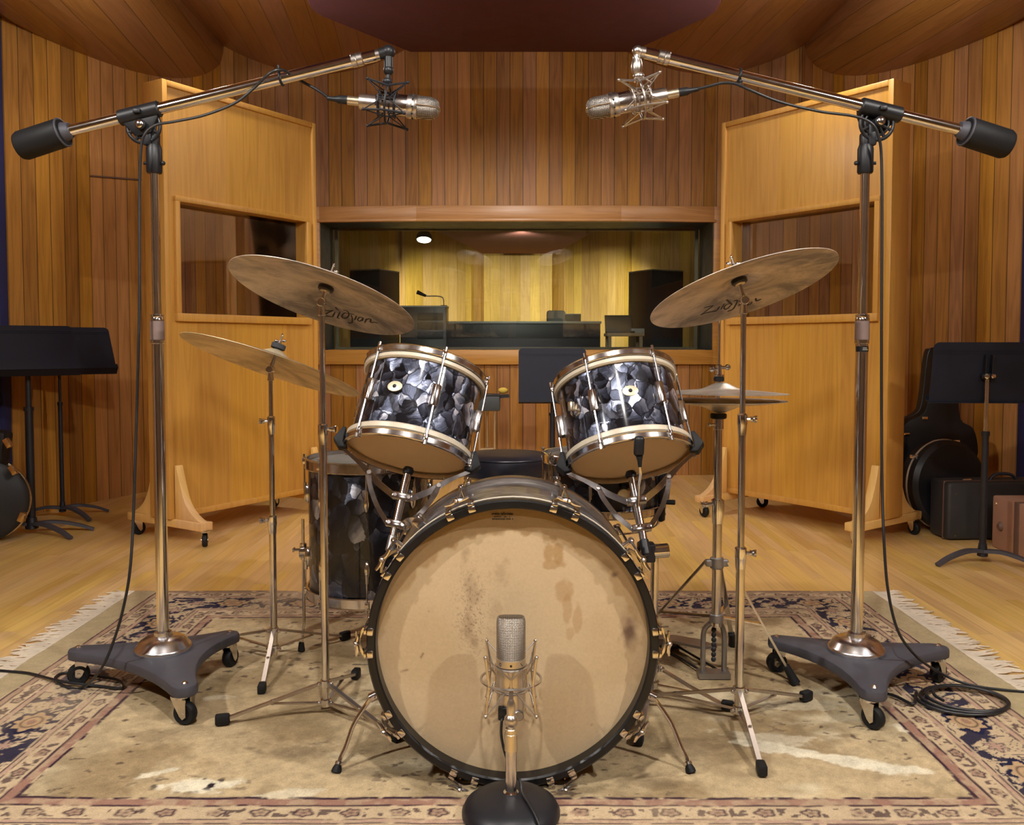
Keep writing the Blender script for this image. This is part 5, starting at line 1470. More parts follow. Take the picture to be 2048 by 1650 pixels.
# ------------------------------------------------------------------ snare drum on its stand
sc_ = P(1205, 960, 2.76); nx_, ny_ = sc_.x, 2.76
O = (nx_, ny_, 0); z0, z1, sr = 0.560, 0.712, 0.178
sn = thing('snare_drum', 'black pearl snare drum with white head behind the right tom', 'drum', (nx_, ny_, z0))
mb = MB(); mb.lathe([(sr - 0.008, z0), (sr, z0), (sr, z1), (sr - 0.008, z1)], O, seg=72); part('shell', mb, M['pearlbig'], sn)
for a, b in ((z0 - 0.012, z0 + 0.014), (z1 - 0.012, z1 + 0.018)):
    mb = hoop_ring(a, b, sr + 0.011, 0.006, 0.005); mb.v = [v + V(O) for v in mb.v]; part('rim', mb, M['chrome'], sn)
mb = MB(); mb.lathe([(sr + 0.005, z1), (sr * 0.95, z1 + 0.008), (0, z1 + 0.009)], O, seg=64); part('batter_head', mb, M['whitehead'], sn)
mb = MB(); mb.lathe([(sr + 0.005, z0), (sr * 0.95, z0 - 0.006), (0, z0 - 0.007)], O, seg=64); part('snare_side_head', mb, M['tanhead'], sn)
for k in range(8):
    th = -62 + 45 * k
    c = V(O) + pol(th, sr + 0.004, (z0 + z1) / 2)
    mb = MB(); mb.box(c, (0.011, 0.016, 0.058), rotm(th), bev=0.004); part('lug', mb, M['nickel'], sn)
    mb = MB(); p_ = V(O) + pol(th, sr + 0.0165, 0)
    mb.cyl(V((p_.x, p_.y, z0 - 0.008)), V((p_.x, p_.y, z1 + 0.014)), 0.003, seg=8)
    for z, s in ((z0 + 0.002, -1), (z1 + 0.002, 1)):
        mb.box(V((p_.x, p_.y, z)), (0.014, 0.011, 0.020), rotm(th), bev=0.003); mb.sphere(V((p_.x, p_.y, z + s * 0.020)), 0.0062, seg=10, rings=6); mb.cyl(V((p_.x, p_.y, z)), V((p_.x, p_.y, z + s * 0.018)), 0.004, seg=8)
    part('tension_rod', mb, M['chrome'], sn)
th = 14; mb = MB(); mb.lathe([(0, 0.003), (0.017, 0.003), (0.019, 0.0)], V(O) + pol(th, sr, (z0 + z1) / 2 - 0.014), rdir(th), 24); part('badge', mb, M['badge'], sn)
th = 74; c = V(O) + pol(th, sr, 0)
mb = MB(); mb.box(c + rdir(th) * 0.012 + V((0, 0, (z0 + z1) / 2 - 0.010)), (0.036, 0.024, 0.105), rotm(th), bev=0.005); mb.cyl(c + rdir(th) * 0.014 + V((0, 0, z0 + 0.02)), c + rdir(th) * 0.05 + V((0, 0, z0 + 0.02)), 0.008, seg=12, bev=0.002); so = part('strainer', mb, M['black'], sn)
mb = MB(); mb.bar([c + rdir(th) * 0.028 + V((0, 0, z0 + 0.03)), c + rdir(th) * 0.034 + V((0, 0, z1 - 0.035))], 0.012, 0.006, up=rdir(th)); part('lever', mb, M['chrome'], so)
st = thing('snare_stand', 'chrome basket stand holding the snare drum behind the bass drum', 'drum stand', (nx_, ny_, 0.0))
mb = MB(); mb.cyl((nx_, ny_, 0.06), (nx_, ny_, 0.47), 0.012, seg=16); part('pole', mb, M['nickel'], st)
for th in (-70, 60, 180):
    r_ = V(O) + pol(th, sr + 0.010, 0)
    q = catmull([V((nx_, ny_, 0.470)), V((nx_, ny_, 0.470)).lerp(V((r_.x, r_.y, 0.49)), 0.5), V((r_.x, r_.y, z0 - 0.050)) - rdir(th) * 0.012, V((r_.x, r_.y, z0 - 0.016)) + rdir(th) * 0.004], 4)
    mb = MB(); mb.bar(q, 0.018, 0.004, up=(0, 0, 1)); am = part('arm', mb, M['chrome'], st)
    mb = MB(); mb.box(V((r_.x, r_.y, z0 - 0.010)) + rdir(th) * 0.010, (0.03, 0.014, 0.044), rotm(th), bev=0.005); part('grip', mb, M['rubber'], am)
for a in (95, 215, 335):
    a = math.radians(a); d = V((math.cos(a), math.sin(a), 0)); g = V((nx_, ny_, 0.012)) + d * 0.16
    mb = MB(); mb.bar([V((nx_, ny_, 0.17)) + d * 0.012, g], 0.014, 0.005); lg = part('leg', mb, M['nickel'], st)
    mb = MB(); mb.bar([V((nx_, ny_, 0.065)) + d * 0.012, V((nx_, ny_, 0.17)).lerp(g, 0.6)], 0.010, 0.004); part('brace', mb, M['nickel'], lg)
    mb = MB(); mb.cyl(g - V((0, 0, 0.012)), g + V((0, 0, 0.014)), 0.013, 0.010, seg=12, bev=0.003); part('rubber_foot', mb, M['rubber'], lg)

# ------------------------------------------------------------------ drum throne
tc = P(1012, 915, 3.42); O = (tc.x, 3.42, 0); zt_ = 0.645
th_ = thing('drum_throne', 'low round black drum stool seat behind the bass drum', 'stool', (tc.x, 3.42, 0))
mb = MB(); mb.lathe([(0, zt_ - 0.09), (0.165, zt_ - 0.09), (0.185, zt_ - 0.078), (0.192, zt_ - 0.05), (0.186, zt_ - 0.018), (0.165, zt_ - 0.004), (0.10, zt_), (0, zt_ + 0.002)], O, seg=56); part('seat', mb, M['leather'], th_)
mb = MB(); mb.torus((O[0], O[1], zt_ - 0.012), (0, 0, 1), 0.182, 0.004, 56, 8); part('piping', mb, M['leather'], th_)
mb = MB(); mb.cyl((O[0], O[1], 0.10), (O[0], O[1], zt_ - 0.09), 0.016, seg=16); part('post', mb, M['nickel'], th_)
for a in (30, 150, 270):
    a = math.radians(a); d = V((math.cos(a), math.sin(a), 0)); g = V((O[0], O[1], 0.012)) + d * 0.24
    mb = MB(); mb.bar([V((O[0], O[1], 0.28)) + d * 0.015, g], 0.02, 0.006); lg = part('leg', mb, M['nickel'], th_)
    mb = MB(); mb.cyl(g - V((0, 0, 0.012)), g + V((0, 0, 0.014)), 0.015, 0.011, seg=12, bev=0.003); part('rubber_foot', mb, M['rubber'], lg)

# ------------------------------------------------------------------ cymbals
def quat_z(n, front=V((0, 1, 0))):
    z = V(n).normalized(); y = (front - z * front.dot(z)).normalized(); x = y.cross(z)
    R = Matrix((x, y, z)).transposed()
    return R, R.to_quaternion()
def cym_profile(R, bow, bellr, bellh):
    """height of the top surface at radius r, zero at the hole"""
    def h(r):
        base = -bow * ((r - bellr * 0.0) / R) ** 1.55
        if r < bellr * 1.45:
            q = r / (bellr * 1.45)
            bell = bellh * (math.cos(PI * min(1, q)) * 0.5 + 0.5)
        else: bell = 0.0
        return base + bell - bellh
    return h
def cymbal(name, label, c, n, R, mat, bow=0.030, bellr=0.048, bellh=0.024, th=0.0016, group=None):
    Rm, q = quat_z(n)
    h = cym_profile(R, bow, bellr, bellh)
    rs = [0.0055] + [bellr * 1.45 * i / 10 for i in range(1, 11)] + [bellr * 1.45 + (R - bellr * 1.45) * i / 16 for i in range(1, 17)]
    top = [(r, h(r)) for r in rs]; bot = [(r, h(r) - th) for r in rs]
    mb = MB(); mb.lathe(top + bot[::-1] + [top[0]], seg=96)
    o = solo(name, mb, M[mat], loc=c, rot=q, local=True, ang=50)
    tag(o, label, 'cymbal', group)
    return o, Rm, h
def lettering(o, c, Rm, h, th, strokes, ox, oy, s, w=0.0050):
    """pen strokes read off the photo, laid on the underside of the cymbal"""
    Ri = Rm.inverted()
    mb = MB()
    def hit(px, py):
        d0, r = Ri @ (V((0, 0, HC)) - V(c)), Ri @ _ray(px, py)
        z = -0.03
        for _ in range(6):
            t = (z - d0.z) / r.z; p = d0 + r * t
            z = h(math.hypot(p.x, p.y)) - th - 0.0006
        return V((p.x, p.y, z))
    for st in strokes:
        wd = st[0]; pts = [hit(ox + x / s, oy + y / s) for x, y in st[1]]
        if len(pts) > 2: pts = catmull(pts, 5)
        n = len(pts)
        mb.bar(pts, [w * wd * (0.55 + 0.45 * math.sin(PI * (i + 0.7) / (n + 0.4))) for i in range(n)], 0.0006, up=(0, 0, 1))
    return part('lettering', mb, M['ink'], o, local=True, label='black script lettering')

nA = V((0.258, 0.275, 0.926)).normalized()
cA = P(657, 561, 2.50)
cyA, RA, hA = cymbal('ride_cymbal', 'large bronze cymbal tilted over the left tom with readable black script underneath', cA, nA, 0.268, 'cymbal', group='tilted cymbals on the straight stands')
lettering(cyA, cA, RA, hA, 0.0016, [
    (1.1, [(1098, 628), (1140, 634), (1184, 630)]), (0.9, [(1184, 630), (1130, 655), (1084, 681)]), (1.1, [(1084, 681), (1130, 686), (1172, 690)]),
    (1.0, [(1202, 644), (1190, 668), (1176, 692)]), (1.2, [(1206, 600), (1222, 618), (1240, 626)]), (1.0, [(1246, 640), (1234, 668), (1222, 697), (1240, 702)]),
    (1.0, [(1322, 660), (1292, 650), (1268, 668), (1264, 692), (1288, 702), (1316, 686), (1326, 660), (1308, 634), (1276, 626)]),
    (1.1, [(1346, 668), (1356, 704), (1352, 738), (1330, 746), (1318, 736)]), (0.9, [(1326, 656), (1350, 660), (1372, 664)]),
    (1.0, [(1392, 676), (1384, 698), (1374, 716)]), (1.0, [(1446, 692), (1420, 690), (1404, 708), (1416, 724), (1440, 714), (1452, 694), (1448, 722)]),
    (1.0, [(1482, 702), (1474, 722), (1466, 738)]), (1.1, [(1480, 712), (1504, 702), (1520, 708), (1518, 732), (1548, 734), (1582, 738)])], 400, 480, 4.452)
nB = V((-0.250, 0.272, 0.929)).normalized()
cB = P(1473, 546, 2.45)
cyB, RB_, hB = cymbal('ride_cymbal', 'large bronze cymbal tilted over the hi-hat, its script half hidden by the stand', cB, nB, 0.263, 'cymbal', group='tilted cymbals on the straight stands')
lettering(cyB, cB, RB_, hB, 0.0016, [
    (1.1, [(586, 622), (628, 612), (672, 602)]), (0.9, [(672, 602), (620, 642), (556, 690)]), (1.1, [(556, 690), (620, 668), (704, 655)]),
    (1.0, [(730, 612), (718, 632), (706, 648)]), (1.0, [(776, 588), (758, 612), (742, 640)]), (1.3, [(794, 548), (814, 566), (846, 596)]),
    (1.0, [(826, 586), (796, 594), (772, 620), (782, 640), (806, 632), (832, 604), (846, 590)]),
    (1.1, [(892, 562), (876, 604), (850, 646), (804, 664)]), (0.9, [(862, 560), (888, 556), (906, 560)]),
    (1.0, [(934, 572), (920, 592), (904, 612)]), (1.0, [(958, 556), (966, 536), (930, 532)]), (1.0, [(1006, 578), (990, 590), (996, 606), (1018, 596), (1030, 574)]),
    (1.3, [(1062, 538), (1066, 558), (1082, 566), (1112, 548)])], 1280, 480, 4.583)
nC = V((0.285, 0.225, 0.932)).normalized()
cC = P(555, 698, 2.92)
cyC, RC_, hC = cymbal('crash_cymbal', 'golden bronze cymbal with dark felt on top, lower of the two on the left', cC, nC, 0.302, 'cymbal2', bow=0.034, bellr=0.052, bellh=0.026)

def cymbal_stand(label, x, y, joints, ztop, cc, n, feet, hub=(0.088, 0.032), felt_under=True, washer_top=False, rr=(0.0108, 0.0080), wing=1, name='cymbal_stand'):
    t = thing(name, label, 'cymbal stand', (x, y, 0.0))
    t['group'] = 'chrome cymbal stands'
    zs = [0.02] + joints + [ztop]
    rad = [rr[0] + 0.0028, rr[0], rr[1]] if len(joints) == 2 else [rr[0], rr[1]]
    for i in range(len(zs) - 1):
        mb = MB(); mb.cyl((x, y, zs[i]), (x, y, zs[i + 1] + (0.01 if i < len(zs) - 2 else 0)), rad[i], seg=18, bev=0.001)
        part('tube', mb, M['nickel'], t)
    for i, z in enumerate(joints):
        r = rad[i]
        mb = MB(); mb.lathe([(r, -0.045), (r + 0.0012, -0.045), (r + 0.003, -0.018), (r + 0.004, -0.014), (r + 0.004, 0.012), (r + 0.001, 0.016), (rad[i + 1], 0.016)], (x, y, z), seg=20)
        s = wing
        mb.cyl((x, y, z), (x + s * (r + 0.020), y - 0.006, z), 0.005, seg=10)
        jn = part('clamp_collar', mb, M['chrome'], t)
        mb = MB(); mb.lathe([(0, 0), (0.009, 0.0), (0.0075, 0.006), (0.010, 0.012), (0.0105, 0.018), (0, 0.019)], (x + s * (r + 0.012), y - 0.004, z), (s, -0.3, 0), 14)
        part('wing_screw', mb, M['chrome'], jn)
    # tilter: toothed pivot and a short neck to the cymbal
    piv = V((x, y, ztop))
    foot = V(cc) - V(n) * 0.018
    mb = MB(); mb.cyl(piv - V((0, 0, 0.035)), piv - V((0, 0, 0.004)), 0.011, 0.008, seg=14, bev=0.002); mb.cyl(piv + V((0, -0.016, 0.004)), piv + V((0, 0.016, 0.004)), 0.0125, seg=18, bev=0.002)
    tl = part('tilter', mb, M['nickel'], t)
    mb = MB(); mb.cyl(piv + V((0, 0, 0.004)), foot, 0.0085, 0.0050, seg=12); mb.cyl(foot, V(cc) + V(n) * 0.045, 0.0030, seg=10); part('neck', mb, M['nickel'], tl)
    if felt_under:
        mb = MB(); b = V(cc) - V(n) * 0.031; mb.cyl(b, b + V(n) * 0.013, 0.0225, seg=28, bev=0.002); part('lower_felt', mb, M['black'], tl)
        mb = MB(); mb.cyl(b - V(n) * 0.003, b, 0.014, seg=20); part('washer', mb, M['pale'], tl)
    mb = MB(); b = V(cc) + V(n) * 0.0006; mb.cyl(b, b + V(n) * 0.017, 0.024 if washer_top else 0.012, seg=28, bev=0.002); part('upper_felt', mb, M['felt'], tl)
    mb = MB(); e = V(cc) + V(n) * 0.020; mb.cyl(e, e + V(n) * 0.008, 0.006, seg=12); mb.sphere(e + V(n) * 0.028, 0.0042, (1, 1, 1.6), seg=10, rings=8)
    for s in (-1, 1): mb.sphere(e + V(n) * 0.009 + V((s * 0.013, 0, 0)), 0.005, (1.6, 0.8, 1.0), seg=10, rings=6)
    part('wing_nut', mb, M['chrome'], tl)
    for z in hub:
        mb = MB(); mb.cyl((x, y, z - 0.011), (x, y, z + 0.011), rad[0] + 0.0045, seg=18, bev=0.002)
        for s in (-1, 1): mb.sphere((x + s * (rad[0] + 0.007), y - 0.008, z), 0.007, seg=10, rings=6)
        part('hub', mb, M['chrome'], t)
    for g in feet:
        g = V(g); d = (g - V((x, y, g.z))).normalized()
        a = V((x, y, hub[0])) + d * 0.014; b = V((g.x, g.y, 0.016)) - d * 0.012
        mb = MB(); mb.bar([a, b], 0.0125, 0.0075, up=(0, 0, 1)); lg = part('leg', mb, M['legmetal'], t)
        mid = a.lerp(b, 0.52); lo = V((x, y, hub[1])) + d * 0.014
        if lo.z > 0.02: mb = MB(); mb.bar([lo, mid - V((0, 0, 0.006))], 0.010, 0.004, up=(0, 0, 1)); mb.cyl(mid - V((0, 0, 0.009)), mid + V((0, 0, 0.006)), 0.005, seg=8); part('brace', mb, M['legmetal'], lg)
        mb = MB(); mb.box(V((g.x, g.y, 0.015)), (0.040, 0.024, 0.030), Matrix.Rotation(math.atan2(d.y, d.x), 3, 'Z'), bev=0.006); part('rubber_foot', mb, M['rubber'], lg)
    return t
xA = (645 - 1022) / F * 2.5
cymbal_stand('chrome stand holding the readable cymbal over the left tom', xA, 2.50, [P(643, 858, 2.5).z], P(637, 607, 2.5).z, cA, nA, [G(445, 1449), G(788, 1481), G(712, 1356)])
xB = (1486 - 1022) / F * 2.45
cymbal_stand('chrome stand right of the hi-hat holding the cymbal with half hidden script', xB, 2.45, [P(1484, 1105, 2.45).z, P(1487, 838, 2.45).z], P(1497, 603, 2.45).z, cB, nB, [G(1523, 1548), G(1612, 1401), V((0.33, 2.58, 0))], rr=(0.0098, 0.0078))
xC = (541 - 1022) / F * 2.92
cymbal_stand('thin chrome stand with golden cymbal, nearest the left baffle', xC, 2.92, [P(540, 1040, 2.92).z, P(537, 842, 2.92).z], P(540, 741, 2.92).z, cC, nC, [G(408, 1288), G(690, 1279), G(524, 1385)], hub=(0.105, 0.045), felt_under=False, washer_top=True, rr=(0.0090, 0.0072), wing=-1)

# ------------------------------------------------------------------ hi-hat
hx, hy = (1438 - 1022) / F * 2.75, 2.75
ztop = P(1443, 779, 2.75).z + 0.0
ca = V((hx + 0.008, hy, P(1443, 764, 2.75).z))
hatT, _, _ = cymbal('hihat_cymbal', 'upper of the two hi-hat cymbals, shiny bell under a black felt', ca, (0.008, 0.02, 1), 0.204, 'hat', bow=0.014, bellr=0.052, bellh=0.021, group='hi-hat cymbal pair')
cb = V((hx + 0.006, hy, P(1440, 826, 2.75).z))
Rm, q = quat_z((0.0, -0.01, -1), front=V((0, 1, 0)))
hatB, _, _ = cymbal('hihat_cymbal', 'lower of the two hi-hat cymbals, turned upside down beneath the other', cb, (0.0, -0.012, -1), 0.202, 'hat', bow=0.018, bellr=0.052, bellh=0.020, group='hi-hat cymbal pair')
t = thing('hihat_stand', 'chrome hi-hat stand with pedal standing right of the snare drum', 'cymbal stand', (hx, hy, 0.0))
zj = P(1437, 1005, 2.75).z; zl = P(1437, 1123, 2.75).z; zr = P(1437, 1234, 2.75).z; zs = cb.z
mb = MB(); mb.cyl((hx, hy, zr - 0.03), (hx, hy, zj), 0.0150, seg=18); part('tube', mb, M['nickel'], t)
mb = MB(); mb.cyl((hx, hy, zj - 0.01), (hx, hy, zs - 0.012), 0.0125, seg=18); part('tube', mb, M['nickel'], t)
mb = MB(); mb.cyl((hx, hy, zr - 0.02), (hx, hy, P(1443, 560, 2.75).z), 0.0038, seg=10); part('pull_rod', mb, M['nickel'], t)
mb = MB(); mb.cyl((hx, hy, zs - 0.018), (hx, hy, zs - 0.001), 0.0255, seg=28, bev=0.003); part('seat_felt', mb, M['black'], t)
mb = MB(); mb.cyl((hx, hy, zs - 0.052), (hx, hy, zs - 0.016), 0.0165, seg=18, bev=0.002); mb.cyl((hx, hy, zs - 0.036), (hx - 0.03, hy - 0.012, zs - 0.036), 0.004, seg=10); mb.sphere((hx - 0.031, hy - 0.012, zs - 0.036), 0.007, seg=10, rings=6); part('seat_cup', mb, M['nickel'], t)
mb = MB(); mb.lathe([(0.013, -0.07), (0.017, -0.066), (0.0205, -0.03), (0.021, -0.024), (0.021, 0.008), (0.0125, 0.014)], (hx, hy, zj), seg=20); mb.cyl((hx, hy, zj - 0.004), (hx - 0.042, hy - 0.014, zj - 0.004), 0.006, seg=10); jn = part('clamp_collar', mb, M['chrome'], t)
mb = MB(); mb.lathe([(0, 0), (0.010, 0), (0.008, 0.007), (0.011, 0.014), (0.011, 0.02), (0, 0.022)], (hx - 0.036, hy - 0.012, zj - 0.004), (-1, -0.3, 0), 14); part('wing_screw', mb, M['chrome'], jn)
zc_ = P(1443, 738, 2.75).z
mb = MB(); mb.cyl((hx, hy, ca.z + 0.018), (hx, hy, zc_ + 0.014), 0.009, seg=14, bev=0.002); mb.cyl((hx, hy, ca.z + 0.016), (hx, hy, ca.z + 0.024), 0.016, seg=16, bev=0.002)
for dz, s in ((0.0, -1), (0.006, 1)):
    mb.cyl((hx, hy, zc_ - 0.002 + dz), (hx + s * 0.022, hy - 0.012, zc_ + dz), 0.0045, seg=10); mb.sphere((hx + s * 0.024, hy - 0.012, zc_ + dz), 0.0095, (1, 0.6, 1), seg=12, rings=8)
part('clutch', mb, M['chrome'], t)
mb = MB(); mb.cyl((hx, hy, ca.z + 0.0015), (hx, hy, ca.z + 0.017), 0.0165, seg=20, bev=0.003); part('clutch_felt', mb, M['black'], t)
mb = MB(); mb.cyl((hx, hy, zl - 0.022), (hx, hy, zl + 0.014), 0.0215, seg=20, bev=0.003)
for g in ((0.036, 0.0), (-0.036, 0.0), (0.008, 0.034)): mb.box((hx + g[0] * 0.6, hy + g[1] * 0.6, zl - 0.004), (0.03, 0.022, 0.022), bev=0.005)
part('leg_collar', mb, M['iron'], t)
mb = MB(); mb.cyl((hx, hy, zr - 0.016), (hx, hy, zr + 0.012), 0.022, seg=20, bev=0.003); part('brace_collar', mb, M['iron'], t)
for g in (G(1576, 1368), V((0.40, 2.93, 0)), G(1463, 1296)):
    d = (V((g.x, g.y, 0)) - V((hx, hy, 0))).normalized()
    a = V((hx, hy, zl)) + d * 0.034; b = V((g.x, g.y, 0.045))
    mb = MB(); mb.bar([a, b], 0.016, 0.007, up=d); lg = part('leg', mb, M['nickel'], t)
    m_ = a.lerp(b, 0.58); mb = MB(); mb.bar([V((hx, hy, zr)) + d * 0.02, V((m_.x, m_.y, m_.z))], 0.014, 0.005, up=(0, 0, 1)); part('brace', mb, M['nickel'], lg)
    dd = (b - a).normalized(); e = b + dd * 0.045
    mb = MB(); mb.tube([b - dd * 0.015, b.lerp(e, 0.4), V((e.x, e.y, 0.004))], [0.0115, 0.013, 0.0165], 14); part('rubber_foot', mb, M['rubber'], lg)
# pedal yoke, chain, foot board
fy = G(1436, 1345, 0.01)
mb = MB()
yl, yr, yb = P(1413, 1256, 2.79), P(1453, 1252, 2.79), 0.02
q = catmull([V((hx - 0.034, hy + 0.03, 0.018)), V((hx - 0.034, hy + 0.03, zr * 0.55)), V((hx - 0.030, hy + 0.03, zr - 0.05)), V((hx - 0.012, hy + 0.012, zr - 0.022)), V((hx + 0.012, hy + 0.012, zr - 0.022)), V((hx + 0.030, hy + 0.03, zr - 0.05)), V((hx + 0.034, hy + 0.03, zr * 0.55)), V((hx + 0.034, hy + 0.03, 0.018))], 4)
mb.tube(q, 0.0085, 10)
mb.bar([V((hx - 0.05, hy + 0.028, 0.010)), V((hx + 0.05, hy + 0.028, 0.010))], 0.05, 0.018)
pf = part('pedal_frame', mb, M['iron'], t)
mb = MB()
for k in range(8): mb.sphere((hx, hy + 0.03, zr - 0.035 - k * 0.016), 0.0085, (1, 0.7, 1.1), seg=10, rings=6)
part('chain', mb, M['blackmetal'], pf)
he = V((hx - 0.10, hy + 0.30, 0.035)); to = V((hx - 0.008, hy + 0.05, 0.088))
mb = MB(); mb.bar([he, he.lerp(to, 0.5) + V((0, 0, 0.004)), to], [0.085, 0.085, 0.055], 0.008); part('footboard', mb, M['iron'], pf)
for s in (-1, 1):
    mb = MB(); mb.tube([V((hx + s * 0.030, hy + 0.035, 0.012)), he + V((s * 0.03, 0, -0.026))], 0.004, 8); part('radius_rod', mb, M['blackmetal'], pf)
mb = MB(); mb.box(he + V((0, 0.015, -0.018)), (0.09, 0.05, 0.034), bev=0.006); part('heel_plate', mb, M['iron'], pf)

# ------------------------------------------------------------------ microphones, shock mounts
def shock_mount(label, c, ax, up, mat, R=0.057, half=0.056, flare=0.012, wire=0.0026, ring_off=0.0, inner=0.038):
    t = thing('shock_mount', label, 'shock mount', c)
    t['group'] = 'spider shock mounts'
    ax = V(ax).normalized(); up = (V(up) - ax * V(up).dot(ax)).normalized(); sd = ax.cross(up)
    def pt(a, r, h):
        a = math.radians(a); return V(c) + ax * h + (up * math.cos(a) + sd * math.sin(a)) * r
    mb = MB(); mb.torus(V(c) + ax * ring_off, ax, R, wire * 1.25, 48, 8); part('outer_ring', mb, M[mat], t)
    mb = MB()
    for h in (-half * 0.40, half * 0.40): mb.torus(V(c) + ax * h, ax, inner, wire * 1.1, 40, 8)
    for a in (0, 90, 180, 270): mb.cyl(pt(a, inner, -half * 0.40), pt(a, inner, half * 0.40), wire, seg=8)
    part('inner_cage', mb, M[mat], t)
    for a in (45, 135, 225, 315):
        e0, e1, m_ = pt(a, R + flare, -half), pt(a, R + flare, half), pt(a, R, ring_off)
        mb = MB(); mb.tube([e0, m_, e1], wire * 1.35, 8)
        for e in (e0, e1): mb.sphere(e, wire * 1.9, seg=10, rings=6)
        br = part('arm', mb, M[mat], t)
        mb = MB()
        for e, s in ((e0, -1), (e1, 1)):
            for da in (-45, 45):
                mb.cyl(e, pt(a + da, inner, s * half * 0.12), wire * 0.72, seg=6)
        part('elastic', mb, M[mat], br)
    return t
def overhead_mic(label, tail, tip, rscale, mat_body, group):
    """side-address tube microphone lying along tail->tip"""
    ax = (tip - tail).normalized(); L = (tip - tail).length
    t = thing('condenser_microphone', label, 'microphone', tail)
    t['group'] = group
    r = 0.034 * rscale
    def lat(prof, m, nm, seg=40, par=t):
        mb = MB(); mb.lathe(prof, tail, ax, seg); return part(nm, mb, m, par)
    b0, b1, b2, b3 = 0.035, L * 0.26, L * 0.62, L * 0.715
    lat([(0, 0), (r * 0.62, 0), (r * 0.68, 0.004), (r * 0.68, b1 - 0.012), (r * 0.72, b1 - 0.010)], M['satin'], 'tail_cap')
    lat([(0, b1 - 0.012), (r * 0.80, b1 - 0.012), (r * 0.84, b1 - 0.006), (r * 0.84, b1 + 0.002), (r * 0.74, b1 + 0.006), (r * 0.74, b1 + 0.012), (r * 0.90, b1 + 0.014), (r * 0.95, b1 + 0.02), (r * 0.95, b2 - 0.01), (r * 0.93, b2)], M[mat_body], 'body')
    rg = lat([(r * 0.9, b2 - 0.004), (r * 1.04, b2 - 0.004), (r * 1.05, b2), (r * 1.05, b2 + 0.010), (r * 1.0, b2 + 0.013), (r * 1.05, b2 + 0.016), (r * 1.05, b3 + 0.002), (r * 0.98, b3 + 0.004)], M['satin'], 'collar')
    mb = MB()
    x_, y_, _d = basis(ax)
    for k in range(10):
        a = 2 * PI * k / 10 + 0.2; dd = x_ * math.cos(a) + y_ * math.sin(a)
        mb.sphere(tail + ax * (b2 + 0.013) + dd * r * 1.03, 0.0030, seg=8, rings=6)
    part('screw', mb, M['black'], rg)
    gl = L - b3; rr = r * 0.98
    prof = [(rr, b3)] + [(rr, b3 + gl * 0.5)] + [(rr * math.cos(a) ** 0.62, b3 + gl * 0.5 + gl * 0.5 * math.sin(a)) for a in [PI / 2 * i / 10 for i in range(1, 10)]] + [(0, L)]
    gr = lat(prof, M['grille2'], 'grille', 48)
    fdir = (V((0, -1, 0)) - ax * ax.dot(V((0, -1, 0)))).normalized()
    for sc in (1,):
        pts = [tail + ax * h + fdir * (q * 1.015) for q, h in prof] 
        pts2 = [tail + ax * h - fdir * (q * 1.015) for q, h in prof[:-1]][::-1]
        mb = MB(); mb.tube(pts + pts2, 0.0034, 8); part('rib', mb, M['satin'], gr)
    mb = MB(); mb.cyl(tail - ax * 0.036, tail + ax * 0.002, 0.0135, seg=18, bev=0.001); mb.cyl(tail - ax * 0.020, tail - ax * 0.0185, 0.0141, seg=18); part('connector', mb, M['pale'], t)
    return t, ax
YL = 2.66
tl0, tl1 = P(719, 203, YL), P(879, 219, YL)
micL, axL = overhead_mic('silver microphone with black spider mount, hanging at the end of the left boom', tl0, tl1, 1.0, 'oldchrome', 'overhead microphones on booms')
smc = P(775, 208, YL); smc = tl0 + axL * ((smc - tl0).dot(axL))
sL = shock_mount('dark spider shock mount round the left hanging microphone', smc, axL, (0, 0.25, 1), 'blackmetal', R=0.056, half=0.060, flare=0.014)
tr0, tr1 = P(1333, 190, YL), P(1173, 220, YL)
micR, axR = overhead_mic('silver microphone in a bright nickel spider mount under the right boom', tr0, tr1, 1.0, 'oldchrome', 'overhead microphones on booms')
smd = P(1283, 203, YL); smd = tr0 + axR * ((smd - tr0).dot(axR))
sR = shock_mount('bright nickel spider shock mount round the right hanging microphone', smd, axR, (0, 0.25, 1), 'satin', R=0.056, half=0.062, flare=0.014)

